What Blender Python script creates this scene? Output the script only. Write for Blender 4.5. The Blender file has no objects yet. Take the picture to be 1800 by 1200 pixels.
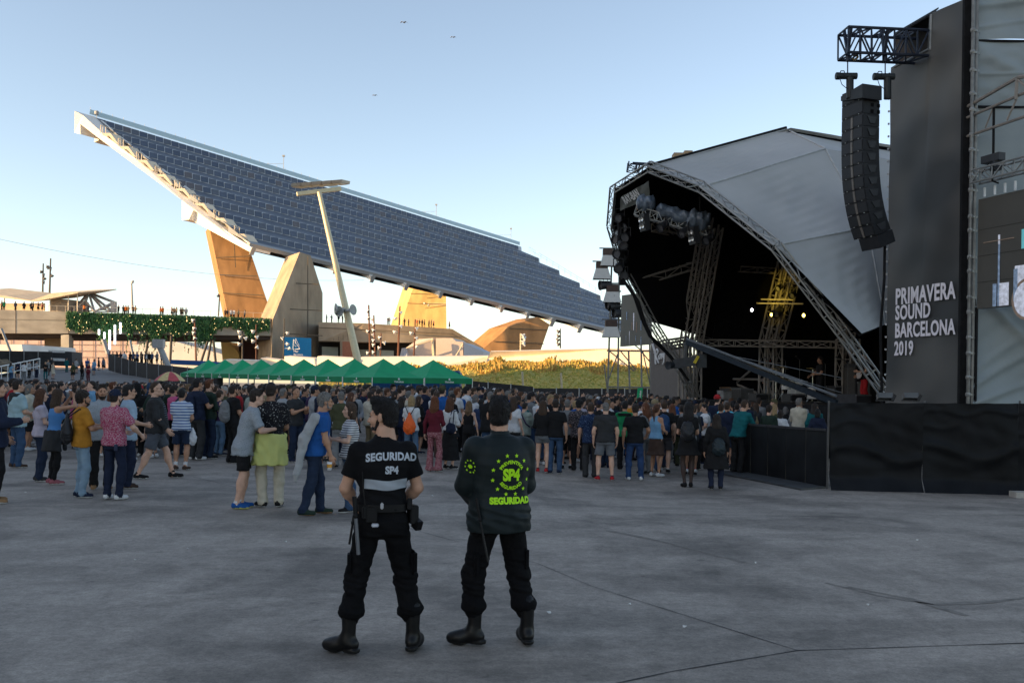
import bpy, bmesh, math, random
import numpy as np
from mathutils import Vector, Matrix
random.seed(7); np.random.seed(7)
R = math.radians
scene = bpy.context.scene
col = scene.collection
# ------------------------------------------------------------------ camera
F, CX, CY, HC, TH = 1700.0, 900.0, 678.0, 1.89, R(0.8)
cam = bpy.data.cameras.new('camera'); camo = bpy.data.objects.new('camera', cam)
col.objects.link(camo); scene.camera = camo
cam.sensor_width = 36.0; cam.lens = F / 1800 * 36.0
cam.shift_y = (CY - 600) / 1800.0
cam.clip_start = 0.1; cam.clip_end = 3000
camo.location = (0, 0, HC); camo.rotation_euler = (R(90), -TH, 0)
# ------------------------------------------------------------------ sky and sun
SUN_EL, SUN_DIR = R(13.0), (-0.93, -0.37)          # direction towards the sun (behind the camera, left)
az = math.atan2(SUN_DIR[0], SUN_DIR[1])            # clockwise from +Y
world = bpy.data.worlds.new('World'); scene.world = world; world.use_nodes = True
wn = world.node_tree.nodes; wl = world.node_tree.links
bg = wn['Background']
sky = wn.new('ShaderNodeTexSky'); sky.sky_type = 'NISHITA'; sky.sun_disc = False
sky.sun_elevation = SUN_EL; sky.sun_rotation = az
sky.altitude = 0; sky.air_density = 0.8; sky.dust_density = 0.6; sky.ozone_density = 1.0
hsv = wn.new('ShaderNodeHueSaturation'); hsv.inputs['Saturation'].default_value = 0.90
wl.new(sky.outputs[0], hsv.inputs['Color']); wbal = wn.new('ShaderNodeMix'); wbal.data_type = 'RGBA'; wbal.blend_type = 'MULTIPLY'; wbal.inputs[0].default_value = 1.0; wbal.inputs[7].default_value = (1.08, 1.0, 0.92, 1)   # camera white balance
wl.new(hsv.outputs[0], wbal.inputs[6]); wl.new(wbal.outputs[2], bg.inputs[0]); bg.inputs[1].default_value = 0.15
sun = bpy.data.lights.new('sun', 'SUN'); sun.energy = 5.0; sun.angle = R(0.5); sun.color = (1.0, 0.64, 0.29)
suno = bpy.data.objects.new('sun', sun); col.objects.link(suno)
sd = Vector((SUN_DIR[0] * math.cos(SUN_EL), SUN_DIR[1] * math.cos(SUN_EL), math.sin(SUN_EL))).normalized()
suno.rotation_euler = sd.to_track_quat('Z', 'Y').to_euler(); suno.location = (-40, -20, 60)
vs = scene.view_settings
vs.view_transform = 'Standard'; vs.look = 'None'; vs.exposure = 1.08; vs.gamma = 1.0; vs.use_curve_mapping = False

# ------------------------------------------------------------------ helpers
ct, st = math.cos(TH), math.sin(TH)
def P(px, py, Y):
    du, dv = px - CX, CY - py
    return Vector((Y / F * (du * ct - dv * st), Y, HC + Y / F * (du * st + dv * ct)))
def ray(px, py):
    return P(px, py, 1.0) - Vector((0, 0, HC))
def sstep(a, b, x):
    t = min(1, max(0, (x - a) / (b - a))); return t * t * (3 - 2 * t)
def gz(x, y):
    return -0.22 * sstep(-1.5, 3, x) * sstep(12, 20, y) + 0.3 * sstep(45, 75, y) * sstep(0, 14, -x)
def GP(px, py):
    d = ray(px, py); Y = 20.0
    for _ in range(40):
        z = gz(d.x * Y, Y); Y = 0.5 * Y + 0.5 * min(400, (z - HC) / min(d.z, -1e-4))
    return Vector((d.x * Y, Y, gz(d.x * Y, Y)))
def hit(px, py, p0, nrm):
    d = ray(px, py); o = Vector((0, 0, HC))
    return o + d * ((p0 - o).dot(nrm) / d.dot(nrm))
def lin(c): return tuple(((v / 255.0) / 12.92 if v <= 10 else (((v / 255.0) + .055) / 1.055) ** 2.4) for v in c)

MATS = {}
def M(name, rgb, rough=0.8, metal=0.0, var=0.15, scale=6.0, bump=0.0, bscale=40.0, spec=0.3, stretch=None, emit=0.0, rgb2=None, transl=0.0, detail=5):
    if name in MATS: return MATS[name]
    m = bpy.data.materials.new(name); m.use_nodes = True
    nt = m.node_tree; b = nt.nodes['Principled BSDF']
    b.inputs['Roughness'].default_value = rough; b.inputs['Metallic'].default_value = metal
    b.inputs['Specular IOR Level'].default_value = spec
    c = tuple(rgb) + (1,)
    tc = nt.nodes.new('ShaderNodeTexCoord'); src = tc.outputs['Object']
    if stretch:
        mp = nt.nodes.new('ShaderNodeMapping'); mp.inputs['Scale'].default_value = stretch
        nt.links.new(src, mp.inputs[0]); src = mp.outputs[0]
    if var or rgb2:
        n = nt.nodes.new('ShaderNodeTexNoise'); n.inputs['Scale'].default_value = scale; n.inputs['Detail'].default_value = detail
        nt.links.new(src, n.inputs['Vector'])
        r = nt.nodes.new('ShaderNodeValToRGB')
        r.color_ramp.elements[0].position = 0.3; r.color_ramp.elements[1].position = 0.7
        c2 = tuple(rgb2) if rgb2 else tuple(min(1, v * (1 + var)) for v in rgb)
        c1 = tuple(rgb) if rgb2 else tuple(v * (1 - var) for v in rgb)
        r.color_ramp.elements[0].color = c1 + (1,); r.color_ramp.elements[1].color = c2 + (1,)
        nt.links.new(n.outputs[0], r.inputs[0]); nt.links.new(r.outputs[0], b.inputs['Base Color'])
    else:
        b.inputs['Base Color'].default_value = c
    if bump:
        n2 = nt.nodes.new('ShaderNodeTexNoise'); n2.inputs['Scale'].default_value = bscale; n2.inputs['Detail'].default_value = 4
        nt.links.new(src, n2.inputs['Vector'])
        bp = nt.nodes.new('ShaderNodeBump'); bp.inputs['Strength'].default_value = bump; bp.inputs['Distance'].default_value = 0.05
        nt.links.new(n2.outputs[0], bp.inputs['Height']); nt.links.new(bp.outputs[0], b.inputs['Normal'])
    if emit:
        b.inputs['Emission Color'].default_value = c; b.inputs['Emission Strength'].default_value = emit
    if transl:
        b.inputs['Transmission Weight'].default_value = transl
    MATS[name] = m
    return m

class MB:
    def __init__(s): s.v = []; s.f = []; s.m = []; s.cm = 0
    def add(s, vs, fs):
        o = len(s.v); s.v += [tuple(v) for v in vs]
        for f in fs: s.f.append(tuple(i + o for i in f)); s.m.append(s.cm)
        return s
    def box(s, c, size, rot=None):
        c = Vector(c); hx, hy, hz = size[0] / 2, size[1] / 2, size[2] / 2
        pts = [Vector((x, y, z)) for z in (-hz, hz) for y in (-hy, hy) for x in (-hx, hx)]
        if rot is not None: pts = [rot @ p for p in pts]
        return s.add([p + c for p in pts], [(0, 2, 3, 1), (4, 5, 7, 6), (0, 1, 5, 4), (2, 6, 7, 3), (0, 4, 6, 2), (1, 3, 7, 5)])
    def beam(s, p, q, w, h, up=(0, 0, 1)):
        p = Vector(p); q = Vector(q); d = (q - p).normalized(); u = Vector(up)
        x = d.cross(u)
        if x.length < 1e-4: x = d.cross(Vector((1, 0, 0)))
        x.normalize(); u = x.cross(d).normalized()
        pts = [a + x * (i * w / 2) + u * (j * h / 2) for a in (p, q) for i, j in ((-1, -1), (1, -1), (1, 1), (-1, 1))]
        return s.add(pts, [(0, 1, 2, 3), (7, 6, 5, 4), (0, 4, 5, 1), (1, 5, 6, 2), (2, 6, 7, 3), (3, 7, 4, 0)])
    def tube(s, p, q, r, r2=None, n=6, cap=True):
        p = Vector(p); q = Vector(q); r2 = r if r2 is None else r2
        d = q - p
        if d.length < 1e-6: return s
        d.normalize(); x = d.orthogonal().normalized(); y = d.cross(x)
        a = [(math.cos(2 * math.pi * i / n), math.sin(2 * math.pi * i / n)) for i in range(n)]
        vs = [p + (x * c + y * t) * r for c, t in a] + [q + (x * c + y * t) * r2 for c, t in a]
        fs = [(i, (i + 1) % n, n + (i + 1) % n, n + i) for i in range(n)]
        if cap: fs += [tuple(range(n - 1, -1, -1)), tuple(range(n, 2 * n))]
        return s.add(vs, fs)
    def path(s, pts, r, n=6):
        for a, b in zip(pts[:-1], pts[1:]): s.tube(a, b, r, n=n)
        return s
    def poly(s, pts): return s.add(pts, [tuple(range(len(pts)))])
    def prism(s, pts, vec):
        n = len(pts); v = Vector(vec)
        a = [Vector(p) for p in pts]; b = [p + v for p in a]
        fs = [tuple(range(n)), tuple(range(2 * n - 1, n - 1, -1))] + [(i, n + i, n + (i + 1) % n, (i + 1) % n) for i in range(n)]
        return s.add(a + b, fs)
    def lathe(s, prof, c, n=16, axis=(0, 0, 1)):
        c = Vector(c); z = Vector(axis).normalized(); x = z.orthogonal().normalized(); y = z.cross(x)
        vs = []
        for r, h in prof:
            for i in range(n):
                a = 2 * math.pi * i / n; vs.append(c + x * (r * math.cos(a)) + y * (r * math.sin(a)) + z * h)
        fs = []
        for k in range(len(prof) - 1):
            for i in range(n):
                fs.append((k * n + i, k * n + (i + 1) % n, (k + 1) * n + (i + 1) % n, (k + 1) * n + i))
        return s.add(vs, fs)
    def truss(s, p, q, w, h, bays, rc=0.03, rd=0.015, up=(0, 0, 1), n=6):
        p = Vector(p); q = Vector(q); d = (q - p).normalized(); u = Vector(up)
        x = d.cross(u)
        if x.length < 1e-3: x = d.cross(Vector((0, 1, 0)))
        x.normalize(); u = x.cross(d).normalized()
        L = (q - p).length
        cs = [x * (i * w / 2) + u * (j * h / 2) for i, j in ((-1, -1), (1, -1), (1, 1), (-1, 1))]
        for c in cs: s.tube(p + c, q + c, rc, n=n)
        for k in range(bays):
            a = p + d * (L * k / bays); b = p + d * (L * (k + 1) / bays)
            for f in range(4):
                c0, c1 = cs[f], cs[(f + 1) % 4]
                if k % 2: c0, c1 = c1, c0
                s.tube(a + c0, b + c1, rd, n=4, cap=False)
                s.tube(a + c0, a + c1, rd, n=4, cap=False)
        return s
    def grid(s, fn, nu, nv):
        vs = [fn(i / nu, j / nv) for j in range(nv + 1) for i in range(nu + 1)]
        fs = [(j * (nu + 1) + i, j * (nu + 1) + i + 1, (j + 1) * (nu + 1) + i + 1, (j + 1) * (nu + 1) + i) for j in range(nv) for i in range(nu)]
        return s.add(vs, fs)
    def build(s, name, mats, parent=None, smooth=False, origin=None):
        me = bpy.data.meshes.new(name)
        o = Vector(origin) if origin is not None else Vector((0, 0, 0))
        me.from_pydata([(v[0] - o.x, v[1] - o.y, v[2] - o.z) for v in s.v], [], s.f)
        if not isinstance(mats, (list, tuple)): mats = [mats]
        for m in mats: me.materials.append(m)
        if len(mats) > 1: me.polygons.foreach_set('material_index', s.m)
        if smooth: me.polygons.foreach_set('use_smooth', [True] * len(me.polygons))
        me.update()
        ob = bpy.data.objects.new(name, me); col.objects.link(ob)
        ob.location = o
        if parent is not None:
            ob.parent = parent; ob.location = o - WLOC.get(parent.name, Vector((0, 0, 0)))
        WLOC[ob.name] = o
        return ob
WLOC = {}
def tag(o, label=None, cat=None, group=None, kind=None):
    if label: o['label'] = label
    if cat: o['category'] = cat
    if group: o['group'] = group
    if kind: o['kind'] = kind
    return o
def empty(name, loc, label=None, cat=None, group=None):
    o = bpy.data.objects.new(name, None); col.objects.link(o); o.location = loc
    o.empty_display_size = 0.3
    WLOC[o.name] = Vector(loc)
    return tag(o, label, cat, group)
def ppx(mb, pts, Y, ext):
    """prism from an outline read off the photograph at its own distance, with a real thickness"""
    Ys = Y if isinstance(Y, (list, tuple)) else [Y] * len(pts)
    return mb.prism([P(a, b, y) for (a, b), y in zip(pts, Ys)], ext)
def text_mb(string, mat, name, parent, origin, ex, ey, size, sx=1.0, bold=0.0, depth=0.004, align='CENTER', warp=None, spacing=1.0):
    """lettering as a thin raised mesh on the plane spanned by ex, ey"""
    cu = bpy.data.curves.new(name, 'FONT'); cu.body = string; cu.size = size; cu.align_x = align
    cu.offset = bold; cu.extrude = depth / 2; cu.resolution_u = 3; cu.space_character = spacing
    t = bpy.data.objects.new(name + '_tmp', cu); col.objects.link(t)
    dg = bpy.context.evaluated_depsgraph_get()
    me = bpy.data.meshes.new_from_object(t.evaluated_get(dg))
    bpy.data.objects.remove(t); bpy.data.curves.remove(cu)
    ex = Vector(ex).normalized(); ey = Vector(ey).normalized(); ez = ex.cross(ey)
    o = Vector(origin); po = WLOC.get(parent.name, Vector((0, 0, 0))) if parent is not None else Vector((0, 0, 0))
    for v in me.vertices:
        x, y, z = v.co.x * sx, v.co.y, v.co.z
        if warp: v.co = Vector(warp(x, y, z)) - po
        else: v.co = o + ex * x + ey * y + ez * (z + depth / 2) - po
    me.materials.clear(); me.materials.append(mat)
    ob = bpy.data.objects.new(name, me); col.objects.link(ob)
    if parent is not None: ob.parent = parent
    return ob
def copy_tree(o, parent=None):
    c = o.copy(); col.objects.link(c); c.parent = parent
    for ch in o.children: copy_tree(ch, c)
    return c
# ================================================================== setting
# ---- pavement
def pavement_mat():
    m = bpy.data.materials.new('worn_concrete'); m.use_nodes = True; nt = m.node_tree; b = nt.nodes['Principled BSDF']
    tc = nt.nodes.new('ShaderNodeTexCoord')
    def noise(sc, det, st=None, rough=.55, dist=0):
        n = nt.nodes.new('ShaderNodeTexNoise'); n.inputs['Scale'].default_value = sc; n.inputs['Detail'].default_value = det
        n.inputs['Roughness'].default_value = rough; n.inputs['Distortion'].default_value = dist
        src = tc.outputs['Object']
        if st:
            mp = nt.nodes.new('ShaderNodeMapping'); mp.inputs['Scale'].default_value = st[:3]; mp.inputs['Rotation'].default_value = (0, 0, st[3])
            nt.links.new(src, mp.inputs[0]); src = mp.outputs[0]
        nt.links.new(src, n.inputs['Vector']); return n.outputs[0]
    def ramp(x, p0, c0, p1, c1):
        r = nt.nodes.new('ShaderNodeValToRGB'); r.color_ramp.elements[0].position = p0; r.color_ramp.elements[1].position = p1
        r.color_ramp.elements[0].color = (c0,) * 3 + (1,); r.color_ramp.elements[1].color = (c1,) * 3 + (1,)
        nt.links.new(x, r.inputs[0]); return r.outputs[0]
    def mul(a, b_, f=1.0):
        x = nt.nodes.new('ShaderNodeMix'); x.data_type = 'RGBA'; x.blend_type = 'MULTIPLY'; x.inputs[0].default_value = f
        nt.links.new(a, x.inputs[6]); nt.links.new(b_, x.inputs[7]); return x.outputs[2]
    base = nt.nodes.new('ShaderNodeRGB'); base.outputs[0].default_value = (0.345, 0.302, 0.258, 1)
    stains = ramp(noise(0.33, 8, rough=.66), .36, .52, .52, 1.0)
    streak = ramp(noise(0.5, 6, (.55, 2.2, 1, .35)), .30, .84, .62, 1.04)
    streak2 = ramp(noise(0.9, 5, (3.2, .5, 1, .7)), .28, .88, .6, 1.04)
    swirl = ramp(noise(0.22, 4, (.8, 1.3, 1, .5), dist=3.5), .42, .80, .52, 1.03)
    fine = ramp(noise(55, 6, rough=.75), .28, .68, .72, 1.26)
    grit = ramp(noise(17, 8, rough=.8), .36, .74, .62, 1.16)
    mid = ramp(noise(6, 5), .3, .86, .7, 1.1)
    spots = ramp(noise(5, 3), .66, 1.0, .74, .68)
    c = base.outputs[0]
    for k in (stains, streak, streak2, swirl, mid, grit, fine, spots): c = mul(c, k)
    nt.links.new(c, b.inputs['Base Color']); b.inputs['Roughness'].default_value = .78; b.inputs['Specular IOR Level'].default_value = .35
    bp = nt.nodes.new('ShaderNodeBump'); bp.inputs['Strength'].default_value = .25; bp.inputs['Distance'].default_value = .01
    nt.links.new(noise(90, 3), bp.inputs['Height']); nt.links.new(bp.outputs[0], b.inputs['Normal'])
    return m
xs = [-1500, -600, -250, -120] + list(np.linspace(-60, 60, 81)) + [120, 250, 600, 1500]
ys = [-800, -200, -60] + list(np.linspace(-10, 90, 81)) + [130, 200, 400, 800, 2200]
mb = MB(); vs_ = [(x, y, gz(x, y)) for y in ys for x in xs]; nx = len(xs)
mb.add(vs_, [(j * nx + i, j * nx + i + 1, (j + 1) * nx + i + 1, (j + 1) * nx + i) for j in range(len(ys) - 1) for i in range(nx - 1)])
pav = mb.build('pavement', pavement_mat(), smooth=True); tag(pav, kind='structure')
joint_m = M('tar_joint', (.012, .012, .014), .6, var=.3)
def ground_strip(pts, w, name, mat, lift=.004):
    W = []
    for (a, b), (c, d) in zip(pts[:-1], pts[1:]):
        p, q = GP(a, b), GP(c, d); n = max(2, int((q - p).length / .25))
        W += [p.lerp(q, k / n) for k in range(n)]
    W.append(GP(*pts[-1])); mb = MB(); L = []; Rr = []
    for i, p in enumerate(W):
        d = (W[min(i + 1, len(W) - 1)] - W[max(i - 1, 0)]).normalized(); nrm = Vector((-d.y, d.x, 0))
        j = w * (.35 + .65 * random.random())
        for lst, s in ((L, 1), (Rr, -1)):
            x = p + nrm * (s * j / 2); lst.append(Vector((x.x, x.y, gz(x.x, x.y) + lift)))
    n = len(W)
    mb.add(L + Rr, [(i, i + 1, n + i + 1, n + i) for i in range(n - 1)])
    return mb.build(name, mat, pav)
ground_strip([(1000, 1219), (1180, 1180), (1402, 1143), (1560, 1138), (1860, 1128)], .022, 'joint', joint_m)
ground_strip([(1402, 1143), (1200, 1080), (1040, 1030), (945, 990), (760, 940), (640, 905), (480, 872), (340, 838)], .012, 'joint', joint_m)
ground_strip([(930, 875), (1150, 885), (1400, 905), (1560, 925), (1800, 950)], .016, 'joint', joint_m)
ground_strip([(330, 846), (120, 862), (-80, 880)], .014, 'joint', joint_m)
mark_m = M('tyre_mark', (.205, .182, .156), .8, var=.3, scale=9)
for pts_, w_ in (([(1068, 932), (1150, 948), (1240, 970), (1310, 988)], .13), ([(1452, 1024), (1540, 1046), (1640, 1062), (1740, 1058), (1850, 1044)], .11), ([(1490, 1031), (1600, 1052), (1700, 1082)], .09)):
    ground_strip(pts_, w_, 'tyre_mark', mark_m, .003)
# litter on the paving: torn paper scraps and flattened cups, each a bent scrap
lit_m = M('paper_litter', (.6, .6, .58), .7, var=.2)
for k, (px, py, s) in enumerate([(502, 953, .035), (1106, 1063, .03), (1203, 1103, .03), (1612, 950, .03), (1525, 1064, .025), (760, 872, .04), (45, 866, .025), (965, 1078, .035), (1328, 990, .02), (238, 985, .02), (330, 965, .02)]):
    p = GP(px, py); s *= .65; mb = MB(); a = random.random() * 6
    pts = [p + Vector((math.cos(a + i * 1.25) * s * random.uniform(.6, 1.1), math.sin(a + i * 1.25) * s * random.uniform(.6, 1.1), .006 + .012 * (i % 2))) for i in range(5)]
    mb.prism(pts, (0, 0, .003)); o = mb.build('paper_scrap', lit_m)
    tag(o, 'tiny pale paper scrap on the paving ' + ['left of the two guards', 'right of the boots of the jacketed guard', 'by the paving joint right of the guards', 'far right below the black fence', 'near the right edge of the paving', 'between the two guards', 'by the feet of the people at far left', 'just right of the jacketed guard', 'below the black barrier', 'in the open at far left', 'in the open left of the bare-armed guard'][k], 'litter', 'paper scraps on the paving')

# ---- ramp going up to the left, with its far concourse
road_m = M('ramp_asphalt', (.17, .165, .16), .85, var=.18, scale=.7, bump=.1)
def rz(Y): return 0.06 + max(0, (Y - 46)) * 0.0385 if Y < 140 else 3.68
mb = MB(); rows = []
for Y, a, b in [(46, -240, 420), (60, -200, 360), (75, -120, 345), (90, -60, 330), (104, -20, 310), (120, 60, 240), (140, 80, 230), (165, 20, 480), (260, -200, 620)]:
    rows.append((P(a, 650, Y), P(b, 650, Y), Y))
for (a, b, Y0), (c, d, Y1) in zip(rows[:-1], rows[1:]):
    for k in range(4):
        q = [a.lerp(b, k / 4), a.lerp(b, (k + 1) / 4), c.lerp(d, (k + 1) / 4), c.lerp(d, k / 4)]
        mb.poly([(q[0].x, Y0, rz(Y0)), (q[1].x, Y0, rz(Y0)), (q[2].x, Y1, rz(Y1)), (q[3].x, Y1, rz(Y1))])
tag(mb.build('ramp_road', road_m), kind='structure')

# ---- solar pergola
white_m = M('white_steel', (.78, .76, .72), .5, var=.05)
cream_m = M('cream_steel', (.66, .58, .46), .55, var=.08)
tread_m = M('panel_tread', (.105, .122, .155), .5, var=.2, scale=.4)
frame_m = M('panel_frame', (.55, .59, .64), .5, var=.05)
cellm = [M('solar_cell_blue', (.066, .088, .140), .34, var=.12, scale=.6, spec=.5), M('solar_cell_navy', (.052, .072, .120), .34, var=.12, scale=.6, spec=.5),
         M('solar_cell_slate', (.078, .094, .130), .34, var=.12, scale=.6, spec=.5), M('solar_cell_brown', (.105, .100, .115), .36, var=.12, scale=.6, spec=.45)]
glass_m = M('pale_parapet_glass', (.42, .56, .62), .25, var=.06, spec=.5)
grey_m = M('grey_steel', (.30, .31, .32), .5, var=.1)
BL, BR, TL = P(435, 424, 190), P(1072, 577, 270), P(168, 205, 215)
Dv, Uv = BR - BL, TL - BL; Dh = Dv.normalized(); N = Dv.cross(Uv).normalized()
if N.z < 0: N = -N
def st_of(px, py):
    h = hit(px, py, BL, N) - BL
    A = np.array([[Dv.dot(Dv), Dv.dot(Uv)], [Dv.dot(Uv), Uv.dot(Uv)]])
    return np.linalg.solve(A, [h.dot(Dv), h.dot(Uv)])
pt = lambda s, t: BL + Dv * s + Uv * t
perg = empty('solar_pergola', P(480, 640, 195), 'giant tilted solar panel roof standing on raked concrete columns', 'solar pergola')
sA = st_of(930, 443); sB = st_of(1068, 527); sC = st_of(1092, 560)
def s_end(t):
    return float(np.interp(t, [0, sC[1], sB[1], sA[1], 1.2], [max(sC[0], 1.04), sC[0], sB[0], sA[0], sA[0]])) if sA[1] > sB[1] > sC[1] else 1.0
NR = 8; PH = 1.42; W = 1.92
tops = [(i + 1) / NR - 0.012 for i in range(NR)]
tr = MB(); fr = MB(); cells = []
for i, t in enumerate(tops):
    se = s_end(t); L = Dv.length
    a, b = pt(0, t), pt(se, t); lo = Vector((0.10, -0.16, -1)).normalized() * PH
    fr.poly([a, b, b + lo, a + lo])                          # light backing that shows as the white joints
    t2 = tops[i - 1] if i else -0.005
    e2 = s_end(t2)
    tr.poly([a + lo, b + lo, pt(e2, t2), pt(0, t2)])         # dark tread down to the row below
    tr.poly([a + lo, pt(0, t2), a])
    n = int(se * L / W); off = (i % 2) * W / 2
    for k in range(n + 1):
        x0 = k * W + off - (W / 2 if i % 2 else 0)
        if x0 + W > se * L: break
        o = a + Dh * (x0 + W / 2) + lo * .5
        cells.append((o.length, o, i))
tr.poly([pt(0, -.005) - N * 1.7, pt(s_end(0), -.005) - N * 1.7, pt(s_end(1), 1) - N * 1.9, pt(0, 1) - N * 1.9])
tr.build('tread', tread_m, perg, origin=WLOC[perg.name]); fr.build('panel_backing', frame_m, perg, origin=WLOC[perg.name])
ez_ = -lo.normalized(); ex_ = (Dh - ez_ * Dh.dot(ez_)).normalized(); ey_ = ex_.cross(ez_)
if ey_.y > 0: ey_ = -ey_
rot = Matrix((ex_, ey_, ez_)).transposed()
cmesh = []
for m in cellm:
    mb = MB(); mb.box((0, 0, 0), (W - .21, .1, PH - .19), rot)
    ob = mb.build('solar_panel', m); cmesh.append(ob.data); bpy.data.objects.remove(ob)
cells.sort(key=lambda c: c[0])
rest = MB()
for k, (d, o, i) in enumerate(cells):
    mi = random.choices(range(4), [5, 4, 4, 1.4])[0]
    o = o + ey_ * .06
    if k < 300:
        ob = bpy.data.objects.new('solar_panel', cmesh[mi]); col.objects.link(ob); ob.parent = perg; ob.location = o - WLOC[perg.name]
    else:
        rest.cm = mi; rest.box(o, (W - .21, .1, PH - .19), rot)
r_ = rest.build('far_solar_panels', cellm, perg, origin=WLOC[perg.name]); tag(r_, kind='stuff')
# top catwalk parapet
mb = MB()
a, b = pt(-.012, 1.0) + Vector((0, 0, .15)), pt(sA[0], 1.0) + Vector((0, 0, .15))
mb.prism([a, b, b + Vector((0, .4, 1.15)), a + Vector((0, .4, 1.15))], (-.2, .5, .1)); mb.build('parapet', glass_m, perg, origin=WLOC[perg.name])
mb = MB()
for k in range(56):
    p = a.lerp(b, k / 55) + Vector((0, .4, 1.1)); mb.tube(p, p + Vector((0, 0, .5)), .05, n=4)
pr = [pt(s_end(t), t) for t in np.linspace(sB[1], sA[1], 14)]
for p in pr: mb.tube(p, p + Vector((0, 0, 1.6)), .05, n=4)
mb.path([p + Vector((0, 0, 1.6)) for p in pr], .05, n=4); mb.path([p + Vector((0, 0, .9)) for p in pr], .04, n=4)
tag(mb.build('railing', M('railing_pale', (.5, .52, .54), .5), perg, origin=WLOC[perg.name]), kind='stuff')
for f in (.36, .74, .97):   # masts with floodlight on the top edge
    mb = MB(); p = a.lerp(b, f) + Vector((0, .5, 1)); mb.tube(p, p + Vector((0, 0, 3.4)), .07, n=6); mb.box(p + Vector((0, 0, 3.5)), (.6, .5, .4)); mb.beam(p + Vector((-4.5, -.5, 1.3)), p + Vector((0, 0, 1.5)), .06, .06)
    mb.build('floodlight_mast', grey_m, perg, origin=WLOC[perg.name])
mb = MB(); p = P(170, 199, 214); mb.tube(p - Vector((0, 0, 1.2)), p, .06); mb.lathe([(.1, -.4), (.45, -.3), (.5, .3), (.3, .5), (.0, .5)], p, 10); mb.build('beacon', grey_m, perg, origin=WLOC[perg.name])
# left edge girder (box beam) with its end block, stepped brackets
mb = MB(); th = Vector((3.2, 3.3, -.4))
ppx(mb, [(131, 195), (146, 203), (182, 236), (212, 259), (245, 284), (279, 309), (313, 335), (347, 361), (383, 389), (418, 416), (443, 428), (438, 439), (405, 416), (340, 369), (332, 386), (320, 387), (320, 352), (180, 248), (141, 218), (141, 236), (131, 233)],
    [212, 212, 209.5, 207.5, 205, 203, 201, 198, 195.5, 193, 190, 190, 192, 197, 197, 198, 198, 209, 211, 211, 212], th)
mb.build('edge_girder', white_m, perg, origin=WLOC[perg.name])
# cross girders seen from below
mb = MB(); a = P(142, 228, 213.5); mb.beam(a + Dh * 3.6, a + Dh * 60, 2.4, 3.2); mb.build('cross_girder', cream_m, perg, origin=WLOC[perg.name])
mb = MB(); a = P(328, 380, 200); mb.prism([a + Dh * 3.4, a + Dh * 3.4 + Vector((3, 2, 3.4)), a + Dh * 84 + Vector((3, 2, 3.2)), a + Dh * 84], (-1.5, 4, 0)); mb.build('cross_girder', cream_m, perg, origin=WLOC[perg.name])
steps = [(177, 220), (208, 243), (240, 267), (273, 292), (307, 317), (341, 343), (376, 369), (412, 397)]
for k, (x, y) in enumerate(steps):
    Y = 209 - k * 2.4; q = P(x, y, Y); mb = MB(); h = 1.75; w = 1.1
    for dx in (0, w):
        mb.tube(q + Dh * dx, q + Dh * dx - Vector((0, 0, h)), .085, n=4)
    mb.tube(q, q + Dh * w, .085, n=4); mb.tube(q, q + Vector((0, 1, -.1)), .06, n=4); mb.tube(q + Dh * w, q + Dh * w + Vector((0, 1, -.1)), .06, n=4)
    mb.tube(q + Vector((0, 1, -.1)), q + Vector((0, 1, -1.8)), .06, n=4)
    mb.build('step_railing', cream_m, perg, origin=WLOC[perg.name])
    mb = MB(); ppx(mb, [(x + 2, y + 14), (x + 17, y + 14), (x + 31, y + 33), (x + 27, y + 33), (x + 14, y + 19), (x + 4, y + 18)], Y - .8, (1.2, 2.2, 0))
    mb.build('step_bracket', cream_m, perg, origin=WLOC[perg.name])
# bottom gutter and ribs
mb = MB(); mb.beam(pt(0, -.008) - N * .3, pt(s_end(0), -.008) - N * .3, 1.1, .8, N); mb.build('gutter', grey_m, perg, origin=WLOC[perg.name])
Uh = Uv.normalized()
for k, px in enumerate([437, 513, 583, 648, 708, 768, 823, 876, 922, 966, 1015, 1058]):
    s = st_of(px, 424 + (px - 435) * .2402)[0]; p = pt(s, -.004)
    mb = MB(); q0 = p - Uh * 1.6 - N * .4; q1 = p + Uh * 17 - N * 2.1
    big = 1.5 if k in (9, 10) else 1.0
    x = Dh * (.42 * big); dn = -N * (1.0 * big)
    pts = [q0 - x, q0 + x, q1 + x, q1 - x]
    mb.add([*pts, q0 - x + dn, q0 + x + dn, q1 + x + dn * 2.2, q1 - x + dn * 2.2], [(0, 1, 2, 3), (7, 6, 5, 4), (0, 4, 5, 1), (1, 5, 6, 2), (2, 6, 7, 3), (3, 7, 4, 0)])
    rb = mb.build('rib', white_m, perg, origin=WLOC[perg.name])
    mb = MB(); c = q0 - Uh * .12; mb.prism([c - x * 1.05 + N * .2, c + x * 1.05 + N * .2, c + x * 1.05 + dn * 1.45, c - x * 1.05 + dn * 1.45], -Uh * .12)
    mb.build('end_plate', grey_m, rb, origin=WLOC[perg.name])
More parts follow.
